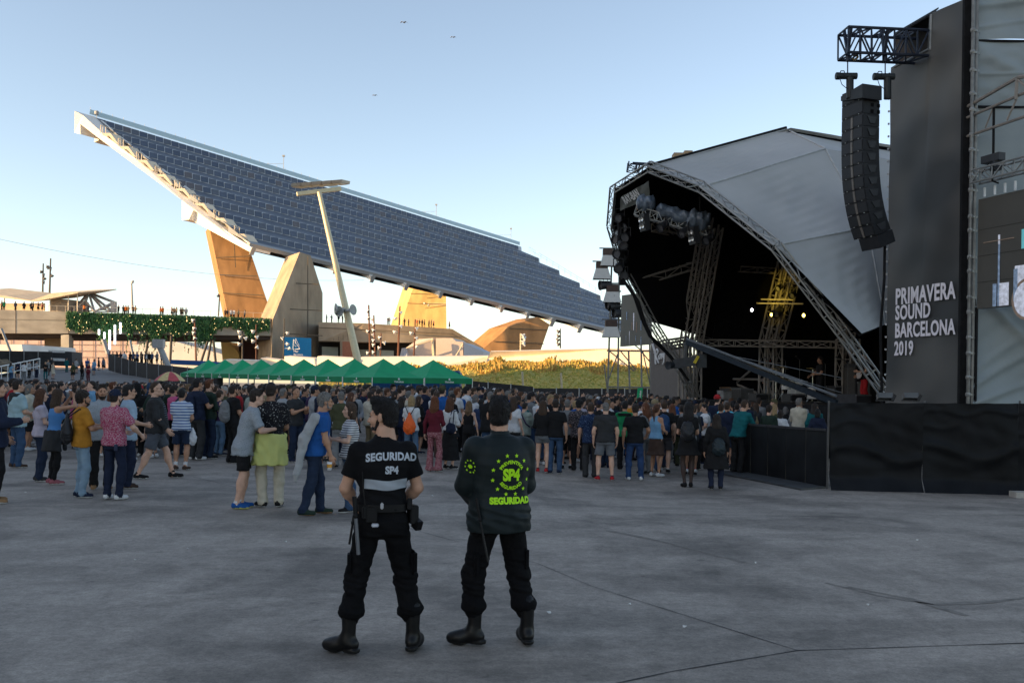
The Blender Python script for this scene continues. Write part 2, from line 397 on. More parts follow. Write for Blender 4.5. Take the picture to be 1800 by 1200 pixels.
# columns: board-marked concrete
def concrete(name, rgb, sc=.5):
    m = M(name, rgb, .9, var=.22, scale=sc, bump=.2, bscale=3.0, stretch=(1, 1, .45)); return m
conc = concrete('sunlit_board_concrete', (.33, .185, .085)); conc2 = concrete('pale_concrete', (.33, .26, .185)); conc_y = concrete('sunlit_yellow_concrete', (.50, .36, .17))  # low sun's warmth on the columns put into the orange and ochre tones
def column(name, pts, Ys, ext, mat, lines=(), vlines=()):
    mb = MB(); ppx(mb, pts, Ys, ext); o = mb.build(name, mat, perg, origin=WLOC[perg.name])
    jm = M('formwork_joint', (.10, .085, .065), .9, var=.2)
    for (x0, y0, x1, y1, Y) in lines:
        j = MB(); j.beam(P(x0, y0, Y - .05), P(x1, y1, Y - .05), .05, .17); j.build('formwork_joint', jm, o, origin=WLOC[perg.name])
    return o
column('column', [(368, 398), (405, 408), (438, 436), (480, 560), (402, 560)], [200, 200.5, 201, 201, 200], (-3.0, 7, 0), conc,
       [(380, 453, 441, 450, 199.8), (386, 483, 452, 485, 199.8), (392, 515, 463, 519, 199.8), (411, 412, 414, 470, 199.8)])
# column leaning right; its broad face is turned away from the low sun
column('column', [(527, 443), (546, 449), (567, 515), (567, 645), (476, 645), (480, 560)], [186, 189, 192, 192, 176, 176.7], (-4.6, 8, 0), conc2,
       [(506, 497, 560, 500, 184), (488, 542, 567, 546, 182), (478, 585, 567, 590, 180), (541, 452, 541, 640, 185.5)])
column('column', [(728, 500), (784, 506), (785, 580), (702, 580)], [252, 250, 250, 253], (-3.5, 6, 0), conc_y, [(716, 533, 784, 535, 249.6), (722, 516, 784, 518, 249.6)])
column('column', [(850, 612), (895, 574), (945, 557), (966, 570), (948, 622), (850, 640)], [232] * 6, (-5, 9, 0), conc, [(895, 577, 962, 580, 231.8), (868, 600, 956, 604, 231.8)])

# ---- raised promenade and bridge
bridge_c = M('bridge_concrete', (.38, .335, .27), .9, var=.2, scale=.35, bump=.15, bscale=2, stretch=(1, 1, 2.2))
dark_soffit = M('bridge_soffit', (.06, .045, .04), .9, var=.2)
bridge = empty('footbridge', P(240, 590, 172), 'long concrete footbridge crossing behind the crowd on the left', 'bridge')
mb = MB(); ppx(mb, [(-220, 537), (120, 548), (300, 553.5), (477, 560), (477, 590), (300, 588), (120, 586), (-220, 584)], [160, 166, 171, 177, 177, 171, 166, 160], (-2, 14, 0)); mb.build('deck', bridge_c, bridge, origin=WLOC[bridge.name])
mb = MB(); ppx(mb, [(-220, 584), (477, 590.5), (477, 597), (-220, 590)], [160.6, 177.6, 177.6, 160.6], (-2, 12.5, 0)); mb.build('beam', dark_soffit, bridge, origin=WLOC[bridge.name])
for x0, x1 in ((27, 28.2), (120, 121)):
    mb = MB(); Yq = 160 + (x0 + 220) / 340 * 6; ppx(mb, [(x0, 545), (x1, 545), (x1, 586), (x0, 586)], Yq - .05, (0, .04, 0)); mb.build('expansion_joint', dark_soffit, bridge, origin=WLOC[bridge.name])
mb = MB(); ppx(mb, [(-200, 558), (118, 562), (118, 563), (-200, 559)], [160.3, 165.9, 165.9, 160.3], (0, .3, 0)); mb.build('shadow_gap', M('ledge_concrete', (.3, .26, .2), .9), bridge, origin=WLOC[bridge.name])
pier_m = concrete('pier_concrete', (.42, .38, .32))
for x0, x1, Y in ((107, 121, 166),):
    mb = MB(); ppx(mb, [(x0, 588), (x1, 588), (x1, 640), (x0, 640)], Y, (-1, 4, 0)); mb.build('pier', pier_m, bridge, origin=WLOC[bridge.name])
mb = MB(); ppx(mb, [(78, 592), (107, 592), (107, 640), (78, 640)], 171, (0, 1, 0)); mb.build('pier_wall', M('pier_brown', (.20, .15, .10), .9), bridge, origin=WLOC[bridge.name])
mb = MB()
for k in range(46):
    px = -200 + k * 15; Y = 160 + (px + 220) / 697 * 17; p = P(px, 537 + (px + 220) * .0331, Y + 1); mb.tube(p, p + Vector((0, 0, 1.0)), .03, n=4)
mb.tube(P(-200, 537.6, 161) + Vector((0, 0, 1)), P(475, 560, 178) + Vector((0, 0, 1)), .035, n=4); mb.build('railing', cream_m, bridge, origin=WLOC[bridge.name])
# promenade block right of the second column
prom = empty('promenade_block', P(680, 600, 186), 'raised concrete promenade block with dark openings behind the tents', 'building')
mb = MB(); ppx(mb, [(560, 566), (640, 568), (795, 578), (850, 611), (850, 641), (740, 641), (740, 602), (628, 601), (628, 641), (598, 641), (598, 600), (566, 599), (560, 599)],
                [183, 184, 186, 188, 188, 186, 186, 184, 184, 184, 184, 183, 183], (-3, 16, 0)); mb.build('wall', conc2, prom, origin=WLOC[prom.name])
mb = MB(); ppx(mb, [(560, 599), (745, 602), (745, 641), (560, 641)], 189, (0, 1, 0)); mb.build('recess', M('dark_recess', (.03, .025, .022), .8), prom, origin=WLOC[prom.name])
for q in ([(566, 609), (594, 610), (594, 640), (566, 640)], [(632, 614), (660, 615), (660, 640), (632, 640)], [(662, 615), (692, 616), (692, 640), (662, 640)]):
    mb = MB(); ppx(mb, q, 188.6, (0, .15, 0)); mb.build('pane', M('milky_glazing', (.45, .46, .38), .3, var=.2, scale=.3), prom, origin=WLOC[prom.name])
mb = MB(); ppx(mb, [(602, 600), (626, 601), (626, 636), (602, 634)], 183.6, (0, .1, 0)); ob = mb.build('poster', M('rust_poster', (.30, .12, .07), .7, var=.15), prom, origin=WLOC[prom.name])
for i in range(9):
    mb = MB(); px = 570 + i * 8.2; ppx(mb, [(px, 577), (px + .6, 577), (px + .6, 598), (px, 598)], 183.2 + i * .12, (0, .03, 0)); mb.build('formwork_joint', M('formwork_joint', (.1, .085, .065)), prom, origin=WLOC[prom.name])
mb = MB(); ppx(mb, [(560, 575), (795, 586), (850, 617), (850, 618), (795, 587), (560, 576)], [182.9, 185.9, 187.9, 187.9, 185.9, 182.9], (0, .05, 0)); mb.build('coping_line', M('formwork_joint', (.1, .085, .065)), prom, origin=WLOC[prom.name])
# blue banner with a white line drawing
ban = empty('blue_banner', P(523, 628, 174), 'bright blue banner with a white line emblem on the concrete column', 'banner')
mb = MB(); ppx(mb, [(499, 592), (547, 594), (547, 628), (498, 626)], [174.2, 176, 176, 174.2], (0, .12, 0)); mb.build('cloth', M('banner_blue', (.012, .20, .42), .6, var=.08), ban, origin=WLOC[ban.name])
wl_m = M('white_print', (.75, .75, .75), .6, var=0)
mb = MB()
for a, b in [((515, 614), (516, 596)), ((516, 596), (527, 613)), ((527, 613), (515, 614)), ((519, 604), (520, 595)), ((520, 595), (526, 608)), ((515, 605), (521, 609))]:
    mb.beam(P(a[0], a[1], 174.6), P(b[0], b[1], 174.8), .06, .10)
mb.build('emblem', wl_m, ban, origin=WLOC[ban.name])
text_mb('Mar', wl_m, 'lettering', ban, P(516, 619, 174.5), (1, .05, 0), (0, 0, 1), .55, align='LEFT')
text_mb('Barcelona', wl_m, 'lettering', ban, P(516, 624, 174.5), (1, .05, 0), (0, 0, 1), .42, align='LEFT')
# hanging ivy on the bridge with fairy lights
ivy = empty('hanging_ivy', P(300, 600, 168), 'curtain of trailing green ivy with fairy lights hung over the bridge', 'ivy')
iv = MB(); rnd = random.Random(3)
def bridge_pt(px, dy):
    Y = float(np.interp(px, [-220, 120, 300, 477], [160, 166, 171, 177])) - .3; return P(px, 547.8 + (px - 118) * .0345, Y), Y
hole = lambda px: .55 + .45 * math.sin(px * .11) * math.sin(px * .037 + 1) - (.35 if 252 < px < 268 or 392 < px < 410 else 0)
for k in range(1500):
    px = rnd.uniform(118, 474); p, Y = bridge_pt(px, 0)
    fall = 4.6 * (.35 + .75 * max(0, hole(px)) * rnd.uniform(.6, 1.15))
    if px > 380: fall *= .72
    if 225 < px < 380 and rnd.random() < .05: fall = rnd.uniform(5, 7)
    z = -rnd.uniform(-.2, .5); x = 0
    while -z < fall:
        s = rnd.uniform(.16, .30); x += rnd.uniform(-.08, .08)
        c = p + Vector((x, -rnd.uniform(0, .5), z)); a = Vector((rnd.uniform(-1, 1), rnd.uniform(-1, .2), rnd.uniform(-.4, .4))).normalized() * s
        b = Vector((rnd.uniform(-.4, .4), rnd.uniform(-.5, .2), -1)).normalized() * s * 1.7
        iv.cm = rnd.choice((0, 0, 1, 2)); iv.poly([c, c + a * .5 + b * .4, c + b, c - a * .5 + b * .4]); z -= rnd.uniform(.24, .42)
iv.build('foliage', [M('ivy_green', (.045, .13, .04), .6, var=.3, scale=1), M('ivy_dark', (.025, .085, .03), .6, var=.3, scale=1), M('ivy_light', (.07, .17, .05), .6, var=.3, scale=1)], ivy, origin=WLOC[ivy.name])
fl = MB()
for k in range(80):
    px = rnd.uniform(120, 470); p, Y = bridge_pt(px, 0); c = p + Vector((0, -.7, -rnd.uniform(.2, 3.7 if px < 380 else 2.2))); fl.lathe([(0, -.075), (.075, 0), (0, .075)], c, 5)
tag(fl.build('fairy_lights', M('fairy_bulb', (1, .72, .32), .5, var=0, emit=1.0), ivy, origin=WLOC[ivy.name]), kind='stuff')
# lit tubes under the ivy
for k, (px, y0, y1) in enumerate([(174, 579, 588), (183.5, 584, 599), (193, 580, 614), (202, 571, 605), (211.5, 567, 586)]):
    Y = 166; t = MB(); t.tube(P(px, y0, Y), P(px, y1, Y), .15, n=8)
    o = t.build('light_tube', M('cool_tube', (.86, .88, 1), .4, var=0, emit=2.2)); tag(o, ['short white light tube, leftmost of five hanging below the ivy', 'white light tube, second from the left below the ivy', 'longest white light tube hanging lowest below the ivy', 'tall white light tube, second from the right below the ivy', 'white light tube, rightmost of five against the ivy'][k], 'light tube', 'light tubes under the bridge')
# structures on the bridge
def thing(name, label, cat, loc, group=None): return empty(name, loc, label, cat, group)
can = thing('shade_canopy', 'low timber shade canopy on the far left of the footbridge', 'canopy', P(60, 545, 166))
warm_w = M('warm_white_panel', (.62, .52, .38), .7, var=.12, scale=1)
mb = MB(); ppx(mb, [(-60, 512), (10, 520), (55, 528), (92, 515), (137, 513.5), (137, 515), (60, 530), (10, 524), (-60, 516)], 168, (3, 9, 1.5)); mb.build('roof', warm_w, can, origin=WLOC[can.name])
mb = MB()
for px, y in ((8, 522), (88, 522), (120, 517), (136, 514)): mb.tube(P(px, y, 169), P(px, 547, 169), .09, n=5)
mb.build('post', cream_m, can, origin=WLOC[can.name])
mb = MB(); ppx(mb, [(88, 525), (120, 526), (120, 548), (88, 548)], 171, (1, 6, 0)); mb.build('booth', M('booth_grey', (.30, .26, .22), .8), can, origin=WLOC[can.name])
mb = MB(); ppx(mb, [(-60, 533), (78, 533), (78, 546), (-60, 546)], 175, (0, .3, 0)); mb.build('screen_wall', warm_w, can, origin=WLOC[can.name])
trs = thing('steel_pyramid', 'open steel pyramid frame standing on the footbridge', 'frame', P(165, 548, 172))
mb = MB(); A = P(156, 514, 176); B = P(200, 531, 174); pts = [P(128, 547, 172), P(150, 528, 172), P(166, 548, 170), P(198, 548, 172), P(182, 544, 180), P(145, 548, 180)]
for q in pts: mb.beam(A, q, .32, .32)
mb.beam(A, B, .5, .4)
for q in (pts[3], pts[2], pts[4]): mb.beam(B, q, .3, .3)
for a, b in zip(pts, pts[1:] + pts[:1]): mb.beam(a, b, .22, .22)
mb.beam(P(200, 530, 172), P(200, 549, 172), .8, .8); mb.build('frame', M('galvanised_grey', (.38, .36, .34), .6), trs, origin=WLOC[trs.name])
def lamp_post(px, y0, y1, Y, label, lamps, r=.12, mat=None, head=(.75, .74, .7), group='posts with clustered lamps', top_px=None):
    p0, p1 = P(px, y1, Y), P(px if top_px is None else top_px, y0, Y); o = empty('lamp_post', p0, label, 'lamp post', group)
    mb = MB(); mb.tube(p0, p1, r, r * .7, n=6); mb.build('pole', mat or M('rust_pole', (.13, .055, .035), .7), o, origin=p0)
    for dx, y, a in lamps:
        c = P(px + dx, y, Y); b = MB(); d = Vector((math.sin(a), -.3, -math.cos(a))).normalized()
        ax = p0.lerp(p1, (y1 - y) / (y1 - y0)); b.tube(ax, c, .05, n=4)
        b.lathe([(.0, -.32), (.11, -.29), (.15, -.07), (.36, .2), (.33, .24), (.0, .15)], c, 8, d); b.build('lamp_head', M('lamp_head_%d' % int(head[0] * 100), head, .5), o, origin=p0)
    return o
lamp_post(75, 463, 513, 190, 'thin dark mast with small lamps, left of the pair above the canopy', [(-3, 477, .8), (2, 483, -.6), (3, 489, .6), (2, 496, -.5)], mat=M('dark_pole', (.07, .06, .05), .7), head=(.2, .19, .18), r=.18, top_px=76)
lamp_post(87, 454, 520, 190, 'taller thin dark mast with lamps, right of the pair above the canopy', [(-4, 468, .8), (2, 472, -.6), (4, 484, .6), (-2, 470, .5)], mat=M('dark_pole', (.07, .06, .05)), head=(.2, .19, .18), r=.2, top_px=89)
lamp_post(233, 494, 546, 185, 'bare pale mast with short crosspiece above the ivy', [(-1, 495, 1.2)], r=.22, mat=grey_m, top_px=231)
lamp_post(384, 518, 556, 180, 'dark leaning rod beside the orange column', [(0, 519, .1)], r=.16, mat=M('dark_pole', (.07, .06, .05)), head=(.1, .1, .1), top_px=386)
rp = lambda *a, **k: lamp_post(*a, **k)
rp(651, 536, 640, 165, 'tallest rust red post with white lamps right of the leaning pole', [(-5, 546, .9), (-4, 558, .7), (5, 561, -.7), (-5, 582, .9), (5, 588, -.6), (-5, 620, .8)], top_px=648, r=.2)
rp(660, 554, 640, 163, 'shorter rust red post with lamps beside the tallest post', [(-4, 570, .9), (-4, 580, .7), (-4, 598, .9), (-4, 606, .8), (-4, 619, .6)], top_px=657, r=.17)
rp(668, 585, 640, 161, 'shortest rust red post with drooping lamps', [(-1, 593, .9), (8, 602, -.8), (-2, 611, .6)], top_px=670, r=.15)
rp(699, 538, 640, 166, 'rust red post with lamps left of the yellow column', [(6, 549, -.9), (-5, 559, .8), (-6, 583, .9), (6, 573, -.7)], top_px=703, r=.2)
rp(727, 561, 640, 160, 'rust red post with lamps in front of the pale dome', [(6, 577, -.9), (-5, 585, .8), (5, 594, -.7), (5, 609, .7)], top_px=730, r=.17)
rp(345, 560, 640, 150, 'rust red post below the ivy with white lamps', [(-6, 563, .9), (-4, 577, .8), (-5, 585, .8), (-3, 594, .6)], top_px=342, r=.18)
rp(426, 580, 640, 150, 'dark post hung with white lamps under the bridge end', [(-6, 583, .9), (6, 594, -.8), (-6, 604, .7), (-4, 592, .8)], mat=M('dark_pole', (.07, .06, .05)), r=.16)
rp(450, 570, 640, 150, 'pale red post with four lamps beside the concrete column', [(-6, 582, .9), (2, 592, -.8), (-6, 599, .7), (2, 610, -.2)], r=.12)
rp(985, 577, 612, 150, 'thin dark post of small lamps right of the last column', [(-4, 582, .9), (-4, 590, .7), (-5, 597, .8), (-4, 604, .8)], mat=M('dark_pole', (.07, .06, .05)), head=(.12, .11, .1), r=.12)
rp(915, 586, 616, 140, 'pale post with lit lamps against the last column', [(5, 589, -.9), (7, 594, -.7), (5, 600, -.8), (6, 604, -.5)], mat=M('pale_pole', (.6, .5, .35), .6), r=.12)
rp(784, 541, 545, 240, 'lamps on a long bracket fixed to the yellow column', [(-38, 533, .9), (-31, 536, .4)], r=.1, mat=grey_m)
lamp_post(498, 560, 640, 170, 'dark post with pale lamps beside the blue banner', [(7, 585, .8), (-1, 594, -.8), (7, 604, .6), (11, 612, .2)], mat=M('dark_pole', (.07, .06, .05)), r=.14, top_px=500)
# tall leaning floodlight pole
lp0 = P(633, 652, 88); lp = empty('floodlight_pole', lp0, 'tall leaning yellow-lit floodlight pole with horn loudspeakers', 'light pole')
pole_m = M('galvanised_pole', (.62, .54, .36), .45, metal=.2, var=.08)
top = P(561, 338, 90)
mb = MB(); n_ = 10
for k in range(n_):
    a, b = k / n_, (k + 1) / n_; mb.tube(lp0.lerp(top, a), lp0.lerp(top, b), .36 - .16 * a, .36 - .16 * b, n=12, cap=False)
mb.build('pole', pole_m, lp, smooth=True, origin=lp0)
mb = MB(); mb.beam(P(522, 341, 90), P(599, 332, 91.5), .5, .35); mb.build('cross_arm', pole_m, lp, origin=lp0)
for k in range(5):
    a = P(511 + k * 18, 328 - k * 1.4, 90 + k * .35); b = P(511 + (k + 1) * 18 - 1, 328 - (k + 1) * 1.4, 90 + (k + 1) * .35); mb = MB()
    mb.prism([a, b, b + Vector((.35, 2.6, .38)), a + Vector((.35, 2.6, .38))], (.05, 0, .3)); h = mb.build('floodlight', M('lamp_casing', (.30, .25, .2), .5), lp, origin=lp0)
    mb = MB(); mb.prism([a + Vector((.1, .1, -.06)), b + Vector((-.1, .1, -.06)), b + Vector((.2, 2.4, .3)), a + Vector((.4, 2.4, .3))], (0, 0, .05)); mb.build('lens', M('lamp_lens', (.5, .42, .32), .3), h, origin=lp0)
for px, py, d in ((616, 545, (1, -.55, .12)), (596, 543, (-1, -.4, .02)), (600, 547, (-.5, -.9, -.1))):
    c = P(px, py, 88); mb = MB(); mb.lathe([(0, -.35), (.12, -.35), (.12, -.1), (.16, .1), (.28, .35), (.5, .52), (.5, .56), (.2, .3), (0, .25)], c - Vector(d) * .2, 14, d)
    mb.build('horn_speaker', M('horn_grey', (.40, .41, .40), .5), lp, smooth=True, origin=lp0)
# thin overhead cable
mb = MB(); pa, pb = P(-30, 414, 150), P(640, 492, 210)
mb.path([pa.lerp(pb, t) - Vector((0, 0, 2.2 * 4 * t * (1 - t))) for t in np.linspace(0, 1, 25)], .035, n=4); tag(mb.build('overhead_cable', grey_m), 'thin sagging cable across the pale sky at left', 'cable')
# seagulls
for px, py, s, lb in ((710, 40, 1, 'larger of two far gulls high in the blue sky'), (797, 66, .8, 'smaller far gull to the right in the sky'), (659, 168, .7, 'lowest faint gull above the solar roof')):
    c = P(px, py, 150); mb = MB(); w = .62 * s
    mb.lathe([(0, -.32 * s), (.08 * s, -.15 * s), (.09 * s, .05 * s), (.05 * s, .2 * s), (0, .32 * s)], c, 8, (.6, .8, 0))
    for q in (-1, 1):
        a = c + Vector((0, 0, .02)); b = c + Vector((q * w * .55, .1, .16 * s)); d = c + Vector((q * w, .3, .02)); t = Vector((.05, .17 * s, 0))
        mb.prism([a - t, b - t, b + t, a + t], (0, 0, .02)); mb.prism([b - t, d, d + t * .4, b + t], (0, 0, .015))
    tag(mb.build('gull', M('gull_grey', (.3, .3, .3), .8)), lb, 'bird', 'gulls in the sky')

# ---- berm with parapet walls, grass, fences
grass_dry = M('dry_grass_ground', (.52, .38, .10), .95, var=.3, scale=.25, rgb2=(.30, .29, .065), bump=.5, bscale=4)
def berm_h(px, v):   # crest line in pixels
    return 0
crest = [(560, 660), (640, 655), (720, 648), (830, 641), (900, 637), (980, 636), (1060, 640), (1150, 646), (1230, 652)]
foot = [(560, 690), (640, 690), (720, 690), (830, 690), (900, 691), (980, 691), (1060, 692), (1150, 694), (1230, 695)]
rb = random.Random(9)
def berm_fn(u, v):
    x = u * (len(crest) - 1); i = min(int(x), len(crest) - 2); f = x - i
    c = P(crest[i][0] * (1 - f) + crest[i + 1][0] * f, crest[i][1] * (1 - f) + crest[i + 1][1] * f, 104)
    d = P(foot[i][0] * (1 - f) + foot[i + 1][0] * f, foot[i][1] * (1 - f) + foot[i + 1][1] * f, 84)
    e = v ** .8; p = d.lerp(c, v); p.z = d.z + (c.z - d.z) * e
    p.z += .12 * math.sin(p.x * .7 + p.y) * v + .08 * math.sin(p.x * 2.1 - p.y * .8)
    return p
bm_ = MB().grid(berm_fn, 60, 16); berm = bm_.build('grass_mound', grass_dry, smooth=True); tag(berm, kind='structure')
gr = MB(); greens = [M('grass_olive', (.36, .31, .07), .9, var=.3), M('grass_straw', (.50, .36, .11), .9, var=.3), M('grass_ochre', (.40, .25, .07), .9, var=.3), M('grass_green', (.25, .27, .06), .9, var=.3)]
for k in range(15000):
    u, v = rb.random(), rb.random() ** .8; p = berm_fn(u, v)
    top = v > .62 + .1 * math.sin(u * 40)
    h = rb.uniform(.15, .35 + .5 * max(0, math.sin(u * 23) * math.sin(u * 61 + 2))) if top else rb.uniform(.03, .10)
    gr.cm = rb.choice((1, 1, 2, 2, 0)) if top else rb.choice((0, 3, 3, 0, 1) if u > .45 else (0, 1, 1, 3, 2))
    a = rb.uniform(0, 6.3); w = (.05 + .09 * rb.random()) * (1.4 if top else 1.2); t = Vector((math.cos(a), math.sin(a), 0)) * w; l = Vector((rb.uniform(-.3, .3), rb.uniform(-.3, .3), 1)) * h
    gr.poly([p - t, p + t, p + l + t * .3, p + l - t * .3])
tag(gr.build('tall_grass', greens), kind='stuff', label='dry golden grass covering the sunlit mound', cat='grass')
wall_m = M('white_parapet', (.80, .70, .56), .8, var=.10, scale=.5)
tile_m = M('parapet_coping', (.50, .38, .25), .8, var=.15, scale=3)
def parapet(pts, Ys, label, back=3.0, coping=True):
    c = P(sum(p[0] for p in pts) / len(pts), max(p[1] for p in pts), Ys[0]); o = empty('parapet_wall', c, label, 'wall', 'white walls along the mound')
    mb = MB(); ppx(mb, pts, Ys, (0, back, .2)); mb.build('wall', wall_m, o, origin=c)
    if coping:
        a, b = P(*pts[0], Ys[0]), P(*pts[1], Ys[1]); n = max(3, int((b - a).length / .6)); cm = MB(); cm.box((0, 0, 0), ((b - a).length / n * .9, .5, .16))
        me = None
        rz_ = math.atan2((b - a).y, (b - a).x)
        for k in range(n):
            q = a.lerp(b, (k + .5) / n) + Vector((0, .2, .1))
            if me is None: t = cm.build('coping_stone', tile_m, o, origin=c); me = t.data
            else: t = bpy.data.objects.new('coping_stone', me); col.objects.link(t); t.parent = o
            t.location = q - c; t.rotation_euler = (0, -math.atan2((b - a).z, (b - a).length), rz_)
    return o
parapet([(862, 618), (1082, 613), (1160, 616), (1160, 650), (985, 642), (868, 636), (858, 630)], [106, 104, 103, 103, 104, 106, 107], 'long bright white wall on the crest left of the scaffold tower')
parapet([(632, 628), (858, 626), (854, 640), (740, 650), (636, 645)], [112, 108, 108, 108, 110], 'white wall in the middle behind the green tents')
parapet([(558, 626), (628, 630), (634, 652), (556, 652)], [113, 111, 110, 112], 'short white wall left of the leaning pole')
parapet([(500, 626), (552, 630), (556, 655), (500, 650)], [118, 116, 115, 117], 'small white wall piece below the blue banner')
parapet([(458, 629), (499, 634), (500, 655), (458, 648)], [120, 118, 118, 120], 'short pale wall left end of the white walls')
parapet([(392, 632), (456, 634), (458, 660), (392, 656)], [125, 122, 122, 125], 'grey pale retaining wall below the bridge end', coping=False)
# pale tent dome behind
dome = empty('event_dome', P(760, 640, 165), 'pale beige faceted event dome behind the white wall', 'dome')
mb = MB(); tent_m = M('beige_membrane', (.62, .50, .42), .7, var=.08); grey_t = M('grey_membrane', (.45, .46, .5), .7, var=.06)
def dome_part(pts, Y, mat, nm): mb = MB(); ppx(mb, pts, Y, (1.5, 9, 0)); mb.build(nm, mat, dome, origin=WLOC[dome.name])
dome_part([(692, 640), (714, 611), (735, 596), (762, 594), (762, 640)], [164, 163, 165, 164, 164], tent_m, 'membrane')
dome_part([(700, 640), (706, 612), (714, 611), (718, 640)], [162, 162, 162.6, 162], grey_t, 'membrane')
dome_part([(766, 594), (795, 594), (802, 600), (814, 601), (814, 640), (766, 640)], [164] * 6, tent_m, 'membrane')
dome_part([(815, 602), (850, 618), (848, 640), (815, 640)], [164, 166, 166, 164], grey_t, 'membrane')
mb = MB(); mb.tube(P(760, 595, 162.5), P(764, 640, 162.5), .25); mb.tube(P(714, 612, 162), P(762, 597, 162), .12); mb.tube(P(800, 628, 162), P(814, 604, 162), .12); mb.build('rib', M('pale_pole', (.6, .5, .35)), dome, origin=WLOC[dome.name])
# low buildings behind, under the bridge
def far_block(pts, Y, rgb, label, nm='far_building', rough=.8, extra=None):
    c = P(sum(p[0] for p in pts) / len(pts), max(p[1] for p in pts), Y if not isinstance(Y, list) else Y[0]); o = empty(nm, c, label, 'building')
    mb = MB(); ppx(mb, pts, Y, (2, 14, 0)); mb.build('wall', M('far_' + label[:14].replace(' ', '_'), rgb, rough, var=.12, scale=.3), o, origin=c)
    return o
fb = far_block([(-120, 592), (240, 594), (240, 650), (-120, 650)], 235, (.55, .40, .36), 'pink tiled building seen beneath the bridge')
for k in range(14):
    mb = MB(); px = -100 + k * 24; mb.beam(P(px, 597, 234.8), P(px, 640, 234.8), .08, .15); mb.build('seam', M('seam_grey', (.3, .25, .24)), fb, origin=WLOC[fb.name])
for k in range(3):
    mb = MB(); mb.beam(P(-120, 604 + k * 11, 234.8), P(240, 606 + k * 11, 234.8), .08, .12); mb.build('seam', M('seam_grey', (.3, .25, .24)), fb, origin=WLOC[fb.name])
far_block([(232, 606), (300, 598), (330, 606), (390, 622), (405, 650), (232, 650)], 215, (.62, .62, .62), 'pale grey sloping roof building beneath the bridge')
far_block([(-80, 605), (38, 605), (40, 617), (-80, 617)], 150, (.7, .7, .68), 'long white low cabin at the far left edge')
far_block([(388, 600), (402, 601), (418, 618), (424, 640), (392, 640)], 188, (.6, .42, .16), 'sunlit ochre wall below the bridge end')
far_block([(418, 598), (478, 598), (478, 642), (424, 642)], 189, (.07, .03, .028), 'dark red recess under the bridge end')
far_block([(300, 632), (355, 634), (355, 641), (300, 640)], 135, (.02, .08, .24), 'low blue hoarding right of the far crowd', 'hoarding')
# dark mesh fences by the ramp
fence_m = M('black_mesh_fence', (.028, .027, .028), .85, var=.3, scale=1.5)
def fence_run(pts_top, pts_bot, Ys, label, npan):
    c = P(*pts_bot[0], Ys[0]); o = empty('mesh_fence', c, label, 'fence', 'dark fences beside the ramp')
    for (a, b, c0, d0, y0, y1) in zip(pts_top, pts_top[1:], pts_bot, pts_bot[1:], Ys, Ys[1:]):
        for k in range(npan):
            f0, f1 = k / npan, (k + .985) / npan; A, B = P(*a, y0), P(*b, y1); C, D = P(*c0, y0), P(*d0, y1)
            mb = MB(); mb.prism([A.lerp(B, f0), A.lerp(B, f1), C.lerp(D, f1), C.lerp(D, f0)], (0, .06, 0)); mb.build('panel', fence_m, o, origin=c)
            mb = MB(); mb.tube(C.lerp(D, f0) - Vector((0, .05, 0)), A.lerp(B, f0) - Vector((0, .05, -.1)), .04, n=5); mb.build('post', grey_m, o, origin=c)
    return o
fence_run([(191, 622), (240, 636), (330, 646), (392, 652)], [(191, 651), (240, 664), (330, 690), (392, 694)], [118, 106, 82, 74], 'tall dark mesh fence right of the ramp up to the bridge', 4)
fence_run([(-60, 615), (92, 618)], [(-60, 660), (92, 646)], [118, 122], 'dark fence along the far end of the ramp at left', 6)
tr_ = empty('trailer', P(108, 642, 124), 'dark trailer with two white stripes at the top of the ramp', 'trailer')
mb = MB(); ppx(mb, [(85, 616), (126, 618), (127, 643), (85, 642)], 124, (0, 3, 0)); mb.build('body', M('trailer_dark', (.03, .033, .04), .5), tr_, origin=WLOC[tr_.name])
mb = MB(); ppx(mb, [(85, 615), (114, 616), (114, 620), (85, 619)], 123.9, (0, .05, 0)); ppx(mb, [(93, 629), (114, 630), (114, 634.5), (93, 634)], 123.9, (0, .05, 0)); mb.build('stripe', M('trailer_white', (.6, .6, .6), .5), tr_, origin=WLOC[tr_.name])
mb = MB()
for k in range(9):
    f = k / 8; p = P(-20 + 90 * f, 648 - 18 * f, 84 + 12 * f); mb.tube(p, p - Vector((0, 0, 1.5)), .04, n=5)
mb.tube(P(-20, 648, 84), P(70, 630, 96), .05, n=5); mb.tube(P(-20, 662, 84), P(70, 643, 96), .035, n=5)
tag(mb.build('handrail', M('handrail_white', (.65, .66, .66), .5)), 'white handrail climbing the ramp at far left', 'handrail')
mb = MB().grid(lambda u, v: P(-90 + 130 * u, 648 - (30 * math.sin(min(1, (1 - u) * 1.5) * math.pi / 2)) * v, 98 + 14 * v) + Vector((0, 0, .2 * math.sin(u * 30 + v * 9))), 24, 10)
tag(mb.build('dry_bank', M('dry_bank', (.16, .12, .07), .95, var=.35, scale=1.5, bump=.6, bscale=5), smooth=True), kind='structure')
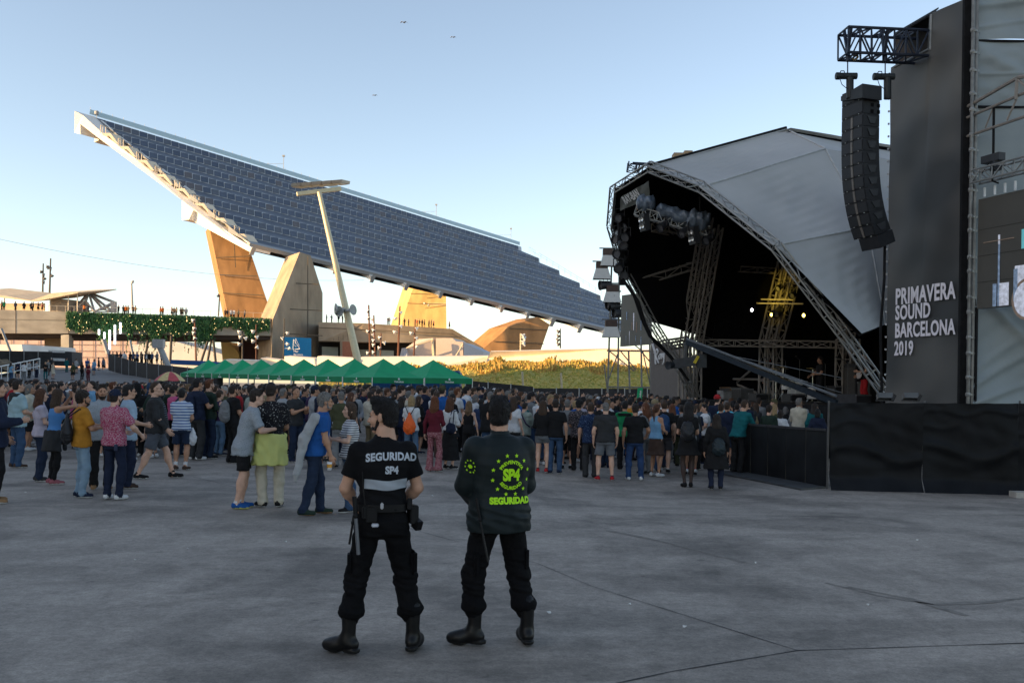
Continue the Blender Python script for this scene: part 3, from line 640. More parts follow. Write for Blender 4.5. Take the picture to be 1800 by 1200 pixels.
# grey props under the bridge
for k, (x0, y0, x1, y1, Y, lb) in enumerate([(2, 577, 20, 622, 130, 'slanting grey strut at the far left under the bridge'), (181, 596, 190, 622, 150, 'thick grey strut leaning below the light tubes'), (280, 608, 298, 650, 110, 'pale leaning floodlight stand below the ivy'), (228, 598, 236, 635, 140, 'thin grey leaning strut among the far crowd'),
                                              (365, 600, 352, 640, 140, 'left dark leg of the tripod mast'), (371, 600, 364, 640, 140, 'middle dark leg of the tripod mast'), (375, 598, 379, 636, 140, 'right dark leg of the tripod mast'), (260, 598, 255, 632, 140, 'thin dark leaning mast under the ivy'), (301, 590, 299, 640, 140, 'upright dark pole behind the floodlight stand')]):
    mb = MB(); mb.tube(P(x0, y0, Y), P(x1, y1, Y), .35 if k in (1, 2) else .18, n=7)
    if k == 2: mb.box(P(x0 - 1, y0 - 4, Y), (1.2, .8, 1.0))
    tag(mb.build('strut', grey_m if k < 4 else M('dark_pole', (.07, .06, .05))), lb, 'strut')

# ---- green tents
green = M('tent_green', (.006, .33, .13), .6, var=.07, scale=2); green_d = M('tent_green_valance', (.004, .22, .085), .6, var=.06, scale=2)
pole_white = M('tent_leg', (.55, .56, .56), .4, metal=.3, var=.05)
e1 = Vector((-2.0, 2.6, 0)); e2 = Vector((2.55, 1.95, 0)); T0 = Vector((-7.0, 52.5, 0))
logo_m = M('tent_print', (.72, .74, .72), .6, var=0)
def tent(i, j, label):
    c = T0 + e1 * i + e2 * j; hx, hy = e1 * .49, e2 * .49
    zg = 0.30 * (c.y - 50) / 22; ev, vb, pk = 2.32 + zg - .12, 2.02 + zg - .12, 3.36 + zg - .12
    c = Vector((c.x, c.y, gz(c.x, c.y))); o = empty('canopy_tent', c, label, 'tent', 'green canopy tents behind the crowd')
    cs = [c * 1 - hx - hy, c - hx + hy, c + hx + hy, c + hx - hy]
    for q in cs: q.z = 0
    mb = MB(); apex = Vector((c.x, c.y, pk))
    for a, b in zip(cs, cs[1:] + cs[:1]):   # concave sloping panels
        K = 6
        for k in range(K):
            f0, f1 = k / K, (k + 1) / K
            z0, z1 = ev + (pk - ev) * f0 ** 1.28, ev + (pk - ev) * f1 ** 1.28
            A = lambda q, f, z: Vector((q.x * (1 - f) + c.x * f, q.y * (1 - f) + c.y * f, z))
            mb.poly([A(a, f0, z0), A(b, f0, z0), A(b, f1, z1), A(a, f1, z1)])
    mb.build('roof', green, o, origin=c)
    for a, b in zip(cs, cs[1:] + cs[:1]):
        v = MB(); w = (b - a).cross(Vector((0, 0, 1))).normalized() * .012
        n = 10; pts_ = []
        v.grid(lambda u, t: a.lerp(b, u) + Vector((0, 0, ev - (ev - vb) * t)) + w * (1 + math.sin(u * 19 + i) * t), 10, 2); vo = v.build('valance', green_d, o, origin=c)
    for q in cs:
        m = MB(); m.beam(Vector((q.x, q.y, gz(q.x, q.y))), Vector((q.x, q.y, ev)), .05, .05); m.build('leg', pole_white, o, origin=c)
    # printed name on the two valances towards the camera
    for a, b in ((cs[3], cs[0]), (cs[0], cs[1])):
        ex = (b - a).normalized()
        if ex.x < 0: ex = -ex
        nrm = ex.cross(Vector((0, 0, 1))); p = (a + b) / 2 + Vector((0, 0, vb + .045)) + nrm * .05
        text_mb('Heineken', logo_m, 'valance_print', o, p, ex, (0, 0, 1), .15, bold=.004, depth=.01, sx=1.0)
        mb = MB(); mb.lathe([(0, 0), (.07, 0)], p + Vector((0, 0, .19)) , 5, nrm); mb.build('star_print', logo_m, o, origin=c)
    return o
ords = ['nearest', 'second', 'third', 'fourth', 'fifth', 'sixth', 'seventh', 'eighth', 'farthest']
for i in range(9):
    tent(i, 0, 'green pointed canopy tent, ' + (ords[i] + ' one in the front row' if i in (0, 8) else ords[i] + ' back along the row from the corner'))
for i in range(3):
    tent(i * (1 if i < 2 else 2) , 1, ['rightmost green canopy tent next to the sunlit grass', 'green canopy tent peak half hidden behind the second front tent', 'green canopy tent peak half hidden behind the fifth front tent'][i])
cont = empty('shipping_container', P(760, 690, 64), 'blue corrugated container behind the rightmost green tents', 'container')
ca, cb = P(655, 678, 63), P(806, 678, 66); mb = MB(); n = 60; z0, z1 = 0.1, 2.75; d = (cb - ca) / n; nr = Vector((0, 1, 0))
for k in range(n):
    q = [(0, 0), (.3, 0), (.5, .06), (.8, .06), (1, 0)]
    for (f0, h0), (f1, h1) in zip(q, q[1:]):
        A = ca + d * (k + f0) + nr * h0; B = ca + d * (k + f1) + nr * h1
        mb.poly([(A.x, A.y, z0), (B.x, B.y, z0), (B.x, B.y, z1), (A.x, A.y, z1)])
blue_c = M('container_blue', (.012, .075, .20), .5, var=.12); mb.build('side_wall', blue_c, cont, origin=WLOC[cont.name])
mb = MB(); mb.prism([(ca.x, ca.y - .03, z1), (cb.x, cb.y - .03, z1), (cb.x, cb.y + 2.4, z1), (ca.x, ca.y + 2.4, z1)], (0, 0, .12)); mb.build('roof', blue_c, cont, origin=WLOC[cont.name])
mb = MB(); mb.prism([(cb.x, cb.y, z0), (cb.x, cb.y + 2.4, z0), (cb.x, cb.y + 2.4, z1), (cb.x, cb.y, z1)], (.1, 0, 0)); mb.build('end_wall', blue_c, cont, origin=WLOC[cont.name])
# red and yellow sunshade
um = P(299, 668, 58); umb = empty('sunshade', Vector((um.x, um.y, 0)), 'red and yellow segmented sunshade above the crowd', 'sunshade')
apex = P(299, 653, 58); rr = 26 / 1700 * 58
for k in range(8):
    a0, a1 = k * math.pi / 4 + .2, (k + 1) * math.pi / 4 + .2; mb = MB()
    def f(u, v, a0=a0, a1=a1):
        a = a0 + (a1 - a0) * u; r = rr * v; return Vector((apex.x + r * math.cos(a), apex.y + r * math.sin(a), apex.z - .52 * v ** 1.8 - (.05 * math.sin(u * math.pi) * v)))
    mb.grid(f, 5, 6); mb.build('segment', [M('sunshade_red', (.50, .09, .10), .7), M('sunshade_yellow', (.62, .47, .22), .7)][k % 2], umb, smooth=True, origin=WLOC[umb.name])
mb = MB(); mb.tube((apex.x, apex.y, 0), apex, .03); mb.build('pole', pole_white, umb, origin=WLOC[umb.name])
# crowd-control fence at the foot of the mound
sf = empty('site_fence', P(960, 690, 78), 'low dark draped site fence at the foot of the sunlit mound', 'fence')
for k in range(9):
    px0, px1 = 818 + k * 40, 818 + k * 40 + 39; top0 = 668 + k * 3.6 if k < 3 else 682 + (k - 3) * .3; top1 = 672 + k * 3.6 if k < 3 else 682.5
    mb = MB(); ppx(mb, [(px0, top0), (px1, top1), (px1, 700), (px0, 700)], 76, (0, .05, 0)); mb.build('panel', fence_m, sf, origin=WLOC[sf.name])
    mb = MB(); mb.tube(P(px0, 700, 75.8), P(px0, top0 - 1, 75.8), .04, n=5); mb.build('post', grey_m, sf, origin=WLOC[sf.name])
for k, (px, y0, y1) in enumerate([(920, 653, 690), (988, 655, 690)]):
    mb = MB(); mb.tube(P(px, y1, 80), P(px - 2, y0, 80), .09, n=6); tag(mb.build('timber_post', M('timber_post', (.45, .38, .26), .8)), ['left of two pale posts standing on the grass mound', 'right of two pale posts standing on the grass mound'][k], 'post', 'posts on the mound')
# unseen block, added and sized so that its shadow covers the plaza
shb = empty('plaza_shade_block', (-80, 0, 0), 'tall unseen block added beyond the left edge to shade the plaza', 'building')
mb = MB(); mb.box((-80, -6, 17.5), (18, 132, 35)); mb.build('wall', conc2, shb, origin=(-80, 0, 0))
mb = MB()
for f in range(8):
    for k in range(30): mb.box((-70.9, -68 + k * 4.3, 2.2 + f * 3.4), (.2, 2.6, 1.7))
mb.build('windows', M('shade_block_glass', (.05, .06, .07), .15), shb, origin=(-80, 0, 0))
lob = empty('ramp_shade_block', (-80, 90, 0), 'low unseen block added beyond the left edge to shade the ramp', 'building')  # second unseen block, added at a height that shades only the ramp
mb = MB(); mb.box((-80, 92, 7.2), (18, 56, 14.4)); mb.build('wall', conc2, lob, origin=(-80, 90, 0))
mb = MB(); mb.box((-80, 92, 14.6), (18.6, 56.6, .4)); mb.build('parapet', conc2, lob, origin=(-80, 90, 0))
# ================================================================== stage
mD = Vector((-.3227, .9465, 0)); nA = Vector((-.9465, -.3227, 0)); UP = Vector((0, 0, 1))   # along the mouth, towards the audience
R0 = Vector((11.46, 30.0, 0)); L0 = Vector((7.30, 42.2, 0)); SW = (L0 - R0).length; mid = (R0 + L0) / 2
DECK = 1.42
stage = empty('festival_stage', mid, 'dark open festival stage under a grey faceted fabric roof', 'stage')
so = mid
alu = M('truss_aluminium', (.30, .30, .29), .45, metal=.6, var=.12); alu_d = M('truss_dark', (.24, .215, .19), .5, metal=.1, var=.15)
fabric = M('roof_fabric', (.395, .395, .385), .75, var=.10, scale=.45, bump=.25, bscale=1.2); black = M('black_liner', (.006, .006, .007), .95, var=.2, spec=.1)
black_m = M('black_drape', (.012, .012, .013), .9, var=.3, spec=.15)
# front arch: leans out over the audience
phi = math.atan2(5.4, 8.0); upv = (nA * math.sin(phi) + UP * math.cos(phi)).normalized(); an = mD.cross(upv).normalized()
fa = lambda px, py: hit(px, py, R0 + UP * 1.2, an)
FA = [fa(*q) for q in [(1556, 690), (1480, 583), (1364, 432), (1234, 329), (1141, 293), (1081, 331), (1075, 398), (1100, 482), (1146, 566), (1196, 646), (1222, 700)]]
mp0 = mid - nA * .94; ma = lambda px, py: hit(px, py, mp0, nA)
C_ = ma(1382, 228); B1 = ma(1451, 262); B2 = ma(1526, 400); B3 = ma(1556, 570)
mirror = lambda p: p - mD * (2 * (p - mp0).dot(mD))
# fabric panels with stretch wrinkles
def panel(a, b, c, d, name, mat, sag=.12, nu=20, nv=14, seed=0, off=0.0):
    nrm = (b - a).cross(d - a).normalized()
    if nrm.z < 0: nrm = -nrm
    def f(u, v):
        p = a.lerp(b, u).lerp(d.lerp(c, u), v)
        w = math.sin(u * math.pi) * math.sin(v * math.pi)
        rip = .018 * math.sin(v * 60 + u * 9 + seed) * math.sin(u * math.pi) * (.3 + .7 * (math.sin(u * 5 + seed) ** 2)) + .02 * math.sin(u * 23 + v * 17 + seed) * w
        return p - nrm * (sag * w + off) + nrm * rip
    return MB().grid(f, nu, nv).build(name, mat, stage, smooth=True, origin=so)
low_f = fa(1515, 586)
outer = [(FA[4], C_, B1, FA[3]), (FA[3], B1, B2, FA[2]), (FA[2], B2, B3, low_f)]
outerL = [(FA[5], mirror(C_), mirror(B1), FA[6]), (FA[6], mirror(B1), mirror(B2), FA[7]), (FA[7], mirror(B2), mirror(B3), FA[8])]
for k, q in enumerate(outer + outerL + [(FA[5], mirror(C_), C_, FA[4])]):
    panel(*q, 'roof_panel', fabric, seed=k * 2.1, nu=26, nv=40); panel(*q, 'roof_liner', black, seed=k, nu=8, nv=6, off=.14, sag=.1)
BK = -nA * 8.5
for k, (a, b) in enumerate([(C_, B1), (B1, B2), (B2, B3), (mirror(C_), mirror(B1)), (mirror(B1), mirror(B2)), (mirror(B2), mirror(B3)), (mirror(C_), C_)]):
    d0 = UP * -.4; panel(a, a + BK + d0, b + BK + d0, b, 'roof_panel', fabric, seed=k * 1.7 + 9, sag=.2, nu=14, nv=14); panel(a, a + BK + d0, b + BK + d0, b, 'roof_liner', black, seed=k, off=.16, sag=.1, nu=6, nv=6)
# seams along the ridge lines
mb = MB()
for a, b in ((FA[3], B1), (FA[2], B2), (FA[4], C_), (C_, B1), (B1, B2), (B2, B3)): mb.tube(a + UP * .02, b + UP * .02, .035, n=6)
mb.build('roof_seam', M('roof_seam', (.42, .43, .43), .6), stage, origin=so)
mb = MB(); mb.path([FA[4] + UP * .05, C_ + UP * .08], .05); mb.build('ridge_cable', black_m, stage, origin=so)
# arch truss in segments
for k, (a, b) in enumerate(zip(FA[:-1], FA[1:])):
    mb = MB(); L = (b - a).length; mb.truss(a - upv * .0, b, .26, .26, max(2, int(L / .6)), .032, .016, up=an); mb.build('arch_truss', alu, stage, origin=so)
# rear and side drapes
wl0 = R0 - nA * 1.0; z1 = 6.5
dr = MB()
def drape(a, b, z0, z1, n=60, amp=.06):
    return MB().grid(lambda u, v: a.lerp(b, u) + UP * (z0 + (z1 - z0) * v) + nA * (amp * math.sin(u * n) + amp * .5 * math.sin(u * n * 2.7)), n * 2, 2)
back0, back1 = R0 - nA * 9.2 - mD * .5, L0 - nA * 9.2 + mD * .5
for nm, a, b, z0, z1 in (('back_drape', back0, back1, 0, 11.4), ('side_drape', R0 - nA * 1.2 - mD * .3, back0, 0, 9.0), ('side_drape', L0 - nA * 1.0 + mD * .3, back1, 0, 10.5)):
    drape(a, b, z0, z1).build(nm, black, stage, smooth=True, origin=so)
# deck
mb = MB(); mb.prism([R0 + nA * 1.6 - mD * .2, L0 + nA * 1.6 + mD * .6, L0 - nA * 9 + mD * .6, R0 - nA * 9 - mD * .2], UP * .12)
for i in range(len(mb.v)): mb.v[i] = (mb.v[i][0], mb.v[i][1], mb.v[i][2] + DECK - .12)
mb.build('deck', M('deck_black', (.02, .02, .02), .6, var=.2), stage, origin=so)
fr0, fr1 = R0 + nA * 1.65 - mD * .4, L0 + nA * 1.65 + mD * .8
drape(fr0, fr1, -.2, DECK + .01, n=50, amp=.03).build('front_skirt', black_m, stage, smooth=True, origin=so)
# inner column trusses (pairs) and cross beams, read at their own depth
def tr(px0, py0, px1, py1, Y0, Y1=None, w=.42, mat=alu_d, nm='column_truss', rc=.045):
    a, b = P(px0, py0, Y0), P(px1, py1, Y1 or Y0); mb = MB(); mb.truss(a, b, w, w, max(3, int((b - a).length / .6)), rc, .02, up=nA); mb.build(nm, mat, stage, origin=so)
tr(1205, 606, 1243, 380, 41, 38.5, .36); tr(1224, 606, 1260, 398, 40.6, 38.2, .36)
tr(1204, 606, 1203, 702, 41, 41, .36); tr(1223, 606, 1222, 702, 40.6, 40.6, .36)
tr(1346, 606, 1380, 462, 41, 40.2); tr(1362, 606, 1398, 470, 40.6, 39.8); tr(1348, 606, 1346, 702, 41); tr(1362, 606, 1362, 702, 40.6)
tr(1486, 596, 1500, 540, 37.5); tr(1484, 596, 1482, 702, 37.5); tr(1497, 596, 1497, 702, 37.2)
tr(1165, 607, 1212, 600, 40, 41, .3, nm='cross_truss'); tr(1212, 602, 1490, 606, 41.5, 38.4, .26, nm='cross_truss', rc=.03)
tr(1112, 497, 1222, 464, 39.5, 40, .3, nm='cross_truss'); tr(1240, 470, 1362, 476, 41, 41, .22, nm='cross_truss', rc=.03)
tr(1150, 398, 1250, 420, 38, 40, .3, nm='cross_truss')
mb = MB()
for a, b in (((1270, 665), (1330, 690)), ((1275, 690), (1320, 650)), ((1230, 665), (1345, 667))): mb.tube(P(*a, 44), P(*b, 43), .05)
mb.build('bracing', alu_d, stage, origin=so)
# banner over the left of the arch
bq = [hit(x, y, FA[5] - upv * .3 - an * .25, an) for x, y in ((1092, 346), (1141, 318), (1141, 349), (1089, 371))]
bann = empty('stage_banner', bq[3], 'small grey sponsor banner hanging in the top left of the stage arch', 'banner')
mb = MB().grid(lambda u, v: bq[0].lerp(bq[1], u).lerp(bq[3].lerp(bq[2], u), v) + nA * (.02 * math.sin(u * 14 + v * 5)), 14, 6); mb.build('cloth', M('banner_grey', (.13, .14, .13), .8, var=.1), bann, smooth=True, origin=bq[3])
ex = (bq[1] - bq[0]).normalized(); ey = (bq[0] - bq[3]); ey = (ey - ex * ey.dot(ex)).normalized()
if ex.cross(ey).dot(nA) < 0: pass
text_mb('RAY-BAN', M('print_white', (.7, .7, .7), .7, var=0), 'lettering', bann, bq[3].lerp(bq[1], .47) + nA * .06 - ey * .12, ex, ey, .42, sx=.75, bold=.012)
# lighting truss wrapped in tarpaulin, with lamps
lt0, lt1 = P(1117, 371, 33.5), P(1246, 407, 33.0)
lrig = empty('lighting_rig', (lt0 + lt1) / 2, 'lighting bar wrapped in crumpled blue grey tarpaulin under the roof', 'lighting rig'); lo_ = WLOC[lrig.name]
mb = MB(); mb.truss(lt0, lt1, .3, .3, 10, .025, .012); mb.build('bar', alu, lrig, origin=lo_)
tarp_b = M('tarpaulin_blue', (.10, .125, .16), .35, var=.35, scale=5, bump=.6, bscale=5, spec=.5)
rt = random.Random(4)
def lump(a, b, r, seed):
    d = (b - a).normalized(); x = d.cross(UP).normalized(); y = x.cross(d)
    def f(u, v):
        p = a.lerp(b, u); t = v * 2 * math.pi; rr = r * (math.sin(min(1, u * 6) * math.pi / 2) * math.sin(min(1, (1 - u) * 6) * math.pi / 2)) ** .6 * (1 + .12 * math.sin(u * 17 + seed + 2 * math.sin(t * 2)) + .10 * math.sin(t * 3 + u * 9 + seed) + .05 * math.sin(u * 40 + t * 4))
        return p + x * math.cos(t) * rr + y * (math.sin(t) * rr * .9 + .18)
    return MB().grid(f, 26, 18).build('tarpaulin', tarp_b, lrig, smooth=True, origin=lo_)
lump(lt0 + UP * .1, lt0.lerp(lt1, .27) + UP * .25, .30, 1); lump(lt0.lerp(lt1, .25) + UP * .1, lt0.lerp(lt1, .74) + UP * .02, .26, 5); lump(lt0.lerp(lt1, .68) + UP * .08, lt1 + UP * .1, .36, 9)
mb = MB(); mb.tube(P(1230, 345, 33), P(1231, 378, 33), .035); mb.tube(P(1141, 348, 33.4), P(1140, 368, 33.4), .035); mb.build('hoist_chain', black_m, lrig, origin=lo_)
def blinder(px, py, Y, parent, o, rows=2):
    c = P(px, py, Y); f = (nA + UP * -.15).normalized(); x = f.cross(UP).normalized(); y = x.cross(f)
    mb = MB(); rot = Matrix((x, -f, y)).transposed(); mb.box(c, (.42, .2, .42 * rows / 2 * 1.0 + .16), rot); h = mb.build('blinder_lamp', M('lamp_black', (.02, .02, .022), .5), parent, origin=o)
    for i in (-1, 1):
        for j in range(rows):
            q = c + x * (.1 * i) + y * ((j - (rows - 1) / 2) * .24) + f * .105; l = MB(); l.lathe([(.0, .0), (.04, .005), (.085, .03)], q, 12, f); l.build('reflector', M('reflector', (.62, .62, .6), .2, metal=.7, var=0), h, origin=o)
def spot(px, py, Y, parent, o, d=(-.7, -.5, -.5), lens=None, s=1.0):
    c = P(px, py, Y); d = Vector(d).normalized(); mb = MB(); mb.lathe([(0, -.2 * s), (.13 * s, -.18 * s), (.15 * s, .1 * s), (.17 * s, .2 * s), (.15 * s, .2 * s), (.14 * s, .12 * s)], c, 12, d)
    x = d.cross(UP).normalized()
    for k in (-1, 1): mb.tube(c + x * (.17 * s * k), c + x * (.17 * s * k) + UP * .3 * s, .02, n=5)
    mb.tube(c + x * (-.17 * s) + UP * .3 * s, c + x * (.17 * s) + UP * .3 * s, .02, n=5)
    h = mb.build('spotlight', M('lamp_black', (.02, .02, .022), .5), parent, origin=o)
    l = MB(); l.lathe([(0, .0), (.145 * s, 0)], c + d * .13 * s, 12, d); l.build('lens', lens or M('lens_dull', (.16, .16, .17), .2, metal=.4, var=0), h, origin=o)
blinder(1133, 391, 33.2, lrig, lo_); blinder(1220, 414, 32.8, lrig, lo_); spot(1166, 397, 33.1, lrig, lo_); spot(1203, 407, 33, lrig, lo_); spot(1246, 420, 32.9, lrig, lo_)
# dark clutter of lamps on the left arch leg
lcl = empty('side_lamp_cluster', P(1090, 470, 37), 'dark cluster of lamps and cables on the left arch leg', 'lamp cluster'); co = WLOC[lcl.name]
for k, (px, py) in enumerate([(1090, 382), (1097, 400), (1088, 412), (1094, 430), (1088, 446), (1096, 455), (1087, 470), (1095, 484), (1086, 422), (1100, 416)]):
    spot(px, py, 36.6 + (k % 3) * .3, lcl, co, d=(-.5 + .2 * (k % 4), -.7, -.3 + .15 * (k % 3)), s=1.1)
mb = MB(); mb.tube(P(1090, 375, 36.8), P(1094, 500, 36.9), .12, n=7); mb.build('bar', black_m, lcl, origin=co)
mb = MB(); pts = [P(1094, 490, 36.7), P(1115, 520, 36.7), P(1128, 560, 36.9), P(1142, 590, 37), P(1160, 606, 37.2), P(1180, 628, 37.3), P(1204, 660, 37.4)]; mb.path(pts, .06); mb.path([p + Vector((.15, 0, -.2)) for p in pts], .05); mb.build('cable', black_m, lcl, origin=co)
# stage lamps that are lit
rig2 = empty('stage_lamps', P(1365, 545, 40.5), 'group of lamps with yellow glow on the middle column', 'lamp rig'); ro = WLOC[rig2.name]
mb = MB(); mb.beam(P(1330, 533, 40), P(1412, 534, 39), .06, .06); mb.beam(P(1338, 526, 40.3), P(1395, 527, 39.5), .06, .06); mb.build('bar', alu_d, rig2, origin=ro)
lit_w = M('lamp_lit_white', (1, .94, 1), .4, var=0, emit=8); lit_y = M('lamp_lit_yellow', (1, .72, .12), .4, var=0, emit=5)
spot(1324, 545, 39.5, rig2, ro, d=(-.80, -.6, -.02), lens=lit_w, s=.5); spot(1358, 553, 39.2, rig2, ro, d=(-.78, -.62, -.05), lens=lit_y, s=.5); spot(1415, 554, 38.4, rig2, ro, d=(-.78, -.62, -.1), lens=lit_y, s=.55); spot(1395, 517, 39, rig2, ro, s=.9); spot(1370, 505, 39.5, rig2, ro, s=.8)
spot(1368, 548, 39.8, rig2, ro, s=1.2)
for (px, py, Y, e) in ((1352, 520, 40.0, 60), (1376, 524, 39.4, 60), (1262, 396, 41.5, 45)):
    l = bpy.data.lights.new('stage_lamp_glow', 'SPOT'); l.energy = e * .42; l.color = (1, .70, .08); l.spot_size = R(75); l.shadow_soft_size = .08
    ob = bpy.data.objects.new('stage_lamp_glow', l); col.objects.link(ob); ob.location = P(px, py, Y) + Vector((-.9, -.6, .2)); ob.rotation_euler = Vector((-.8, -.5, .1)).to_track_quat('Z', 'Y').to_euler(); ob.parent = None
# truss crane beam (camera jib) sloping across the front
jib = empty('camera_crane', P(1340, 700, 34), 'long blue grey camera crane beam sloping across the stage front', 'camera crane'); jo = WLOC[jib.name]
ja, jb = P(1207, 601, 36), P(1470, 708, 30.5)
mb = MB(); mb.beam(ja, jb, .15, .18); mb.build('beam', M('crane_blue', (.022, .032, .045), .4, metal=.3, var=.2), jib, origin=jo)
mb = MB(); mb.tube(ja + UP * .12, jb + UP * .22, .045); mb.tube(ja + UP * .08, P(1420, 672, 31.5), .02); mb.tube(P(1250, 618, 35.2), P(1480, 664, 31), .012); mb.tube(P(1250, 622, 35.2), P(1480, 690, 31), .012); mb.build('cable', M('crane_wire', (.16, .18, .2), .4), jib, origin=jo)
mb = MB(); c = P(1203, 633, 36); mb.beam(P(1186, 640, 36), P(1228, 633, 35.6), .3, .34); mb.box(P(1232, 634, 35.6), (.35, .4, .5)); mb.tube(P(1207, 601, 36), P(1205, 632, 36), .09); mb.lathe([(0, 0), (.12, 0), (.14, .35), (.16, .36), (.0, .34)], P(1186, 641, 36), 12, (-.8, -.6, -.1)); mb.build('camera_head', M('camera_dark', (.03, .035, .042), .4, var=.2), jib, origin=jo)
mb = MB(); mb.box(P(1224, 632, 35.3), (.09, .12, .3), Matrix.Rotation(.5, 3, 'Y')); mb.build('yellow_tag', M('tag_yellow', (.55, .42, .03), .6), jib, origin=jo)
# gear on the deck
def gear(px, y0, w, h, Y, label, rgb=(.025, .025, .027), nm='stage_case', d=.6, grille=True, extra=0):
    p = P(px, y0, Y); zb = DECK
    c = Vector((p.x, p.y, zb)); o = empty(nm, c, label, 'stage gear', 'gear on the stage deck'); rot = Matrix.Rotation(math.atan2(nA.y, nA.x) + math.pi / 2, 3, 'Z')
    mb = MB(); mb.box(c + UP * (h / 2), (w, d, h), rot); mb.build('body', M('gear_%d' % int(rgb[0] * 1000), rgb, .6, var=.25, scale=4), o, origin=c)
    fr = nA
    if grille:
        mb = MB(); mb.box(c + UP * (h * .5) + fr * (d / 2 + .012), (w * .86, .02, h * .82), rot); mb.build('grille', M('grille_cloth', (.06, .058, .055), .8, var=.3, scale=30), o, origin=c)
    mb = MB()
    for s in (-1, 1):
        for z in (0.03, h - .03): mb.box(c + rot @ Vector((s * (w / 2 - .02), 0, z)), (.05, d + .02, .05), rot)
    mb.build('corner_trim', M('trim_grey', (.2, .2, .2), .4, metal=.5), o, origin=c)
    return o
gear(1505, 690, .75, 1.5, 37.0, 'tall black amplifier stack behind the guitarist in red trousers'); gear(1530, 690, .7, .8, 35.5, 'low amplifier right of the guitarist in red trousers', (.05, .05, .045))
gear(1472, 690, .6, .65, 37.5, 'small combo amplifier left of the tall amplifier stack'); gear(1500, 695, 1.1, .35, 33.2, 'long flight case at the right end of the stage front', (.04, .04, .045), grille=False)
gear(1285, 690, .9, .55, 42.5, 'tan cabinet at the back of the stage', (.16, .09, .04)); gear(1305, 695, .7, .5, 40, 'grey monitor box left of the singer', (.10, .10, .10)); gear(1262, 690, 1.2, 1.6, 45, 'dark cabinet stack at the left of the deck'); gear(1240, 690, 1.0, 1.9, 46.2, 'black speaker tower by the left columns')
gear(1277, 694, .5, .4, 40.5, 'small pale floor case on the deck', (.25, .25, .25), grille=False)
gear(1335, 696, .6, .32, 38, 'wedge monitor in front of the singer'); gear(1395, 696, .6, .32, 36.5, 'wedge monitor in front of the drums')
# drum kit
dk = P(1400, 690, 38.5); dk.z = DECK; kit = empty('drum_kit', dk, 'white drum kit with cymbals in the middle of the stage', 'drum kit')
wd = M('drum_white', (.62, .62, .6), .35, var=.05); chrome = M('chrome_stand', (.45, .45, .44), .25, metal=.9, var=.1); brass = M('cymbal_brass', (.35, .24, .08), .3, metal=.9, var=.1)
for nm, off, r, h, ax in (('bass_drum', (0, 0, .32), .30, .45, nA), ('tom', (-.2, .15, .75), .16, .22, (nA * .3 + UP)), ('tom', (.15, .2, .75), .15, .2, (nA * .3 + UP)), ('floor_tom', (.55, -.3, .35), .22, .45, UP), ('snare_drum', (-.5, -.3, .55), .18, .14, UP)):
    c = dk + Vector(off); mb = MB(); a = Vector(ax).normalized(); mb.lathe([(0, -h / 2), (r, -h / 2), (r * 1.03, -h / 2 + .02), (r, -h / 2 + .03), (r, h / 2 - .03), (r * 1.03, h / 2 - .02), (r, h / 2), (0, h / 2)], c, 18, a); mb.build(nm, wd, kit, origin=dk)
for dx, dy, h, r in ((-.8, .1, 1.25, .24), (.7, .2, 1.3, .26), (-.4, .5, 1.35, .22)):
    p = dk + Vector((dx, dy, 0)); mb = MB(); mb.tube(p, p + UP * h, .018)
    for k in range(3): mb.tube(p + UP * .35, p + Vector((.3 * math.cos(k * 2.1), .3 * math.sin(k * 2.1), 0)), .012, n=5)
    st_ = mb.build('cymbal_stand', chrome, kit, origin=dk); mb = MB(); mb.lathe([(.0, .05), (.05, .04), (r, 0), (r, -.006), (0, .03)], p + UP * h, 16, (.2, .1, 1)); mb.build('cymbal', brass, st_, origin=dk)
for k, (px, Y, h, lb) in enumerate([(1352, 37.5, 1.55, 'microphone stand in front of the singer'), (1380, 41, 1.7, 'tall microphone boom stand behind the singer'), (1405, 41.5, 1.75, 'microphone boom stand above the drums'), (1490, 34.5, 1.5, 'microphone stand left of the guitarist in red trousers'), (1450, 38, 1.5, 'microphone stand beside the seated player')]):
    p = P(px, 690, Y); p.z = DECK; mb = MB(); mb.tube(p, p + UP * h, .016); mb.tube(p + UP * h, p + UP * (h + .15) + nA * .5 * (1 if k % 2 else .4), .012)
    for q in range(3): mb.tube(p + UP * .12, p + Vector((.3 * math.cos(q * 2.1), .3 * math.sin(q * 2.1), 0)), .012, n=5)
    mb.lathe([(0, -.06), (.025, -.05), (.03, .03), (.0, .06)], p + UP * (h + .15) + nA * .5 * (1 if k % 2 else .4), 8, nA); tag(mb.build('microphone_stand', M('stand_black', (.08, .08, .08), .4, metal=.5)), lb, 'microphone stand', 'microphone stands on stage')

# ================================================================== speaker tower at the right
tp = P(1701, 700, 24.0); tp.z = 0; fdir = Vector((-.3227, .9465, 0)); fn = Vector((-.9465, -.3227, 0))
face = lambda px, py, off=0: hit(px, py, tp + fn * off, fn)
twr = empty('speaker_tower', Vector((tp.x, tp.y, 0)), 'tall dark banner-clad speaker tower at the right of the stage', 'tower'); to = WLOC[twr.name]
ban_m = bpy.data.materials.new('dark_banner_print'); ban_m.use_nodes = True
nt = ban_m.node_tree; b = nt.nodes['Principled BSDF']; b.inputs['Roughness'].default_value = .55; b.inputs['Specular IOR Level'].default_value = .35
tc = nt.nodes.new('ShaderNodeTexCoord'); nz = nt.nodes.new('ShaderNodeTexNoise'); nz.inputs['Scale'].default_value = .35; nz.inputs['Detail'].default_value = 2; nt.links.new(tc.outputs['Object'], nz.inputs['Vector'])
rp_ = nt.nodes.new('ShaderNodeValToRGB'); rp_.color_ramp.elements[0].position = .4; rp_.color_ramp.elements[1].position = .62; rp_.color_ramp.elements[0].color = (.038, .040, .041, 1); rp_.color_ramp.elements[1].color = (.115, .112, .105, 1)
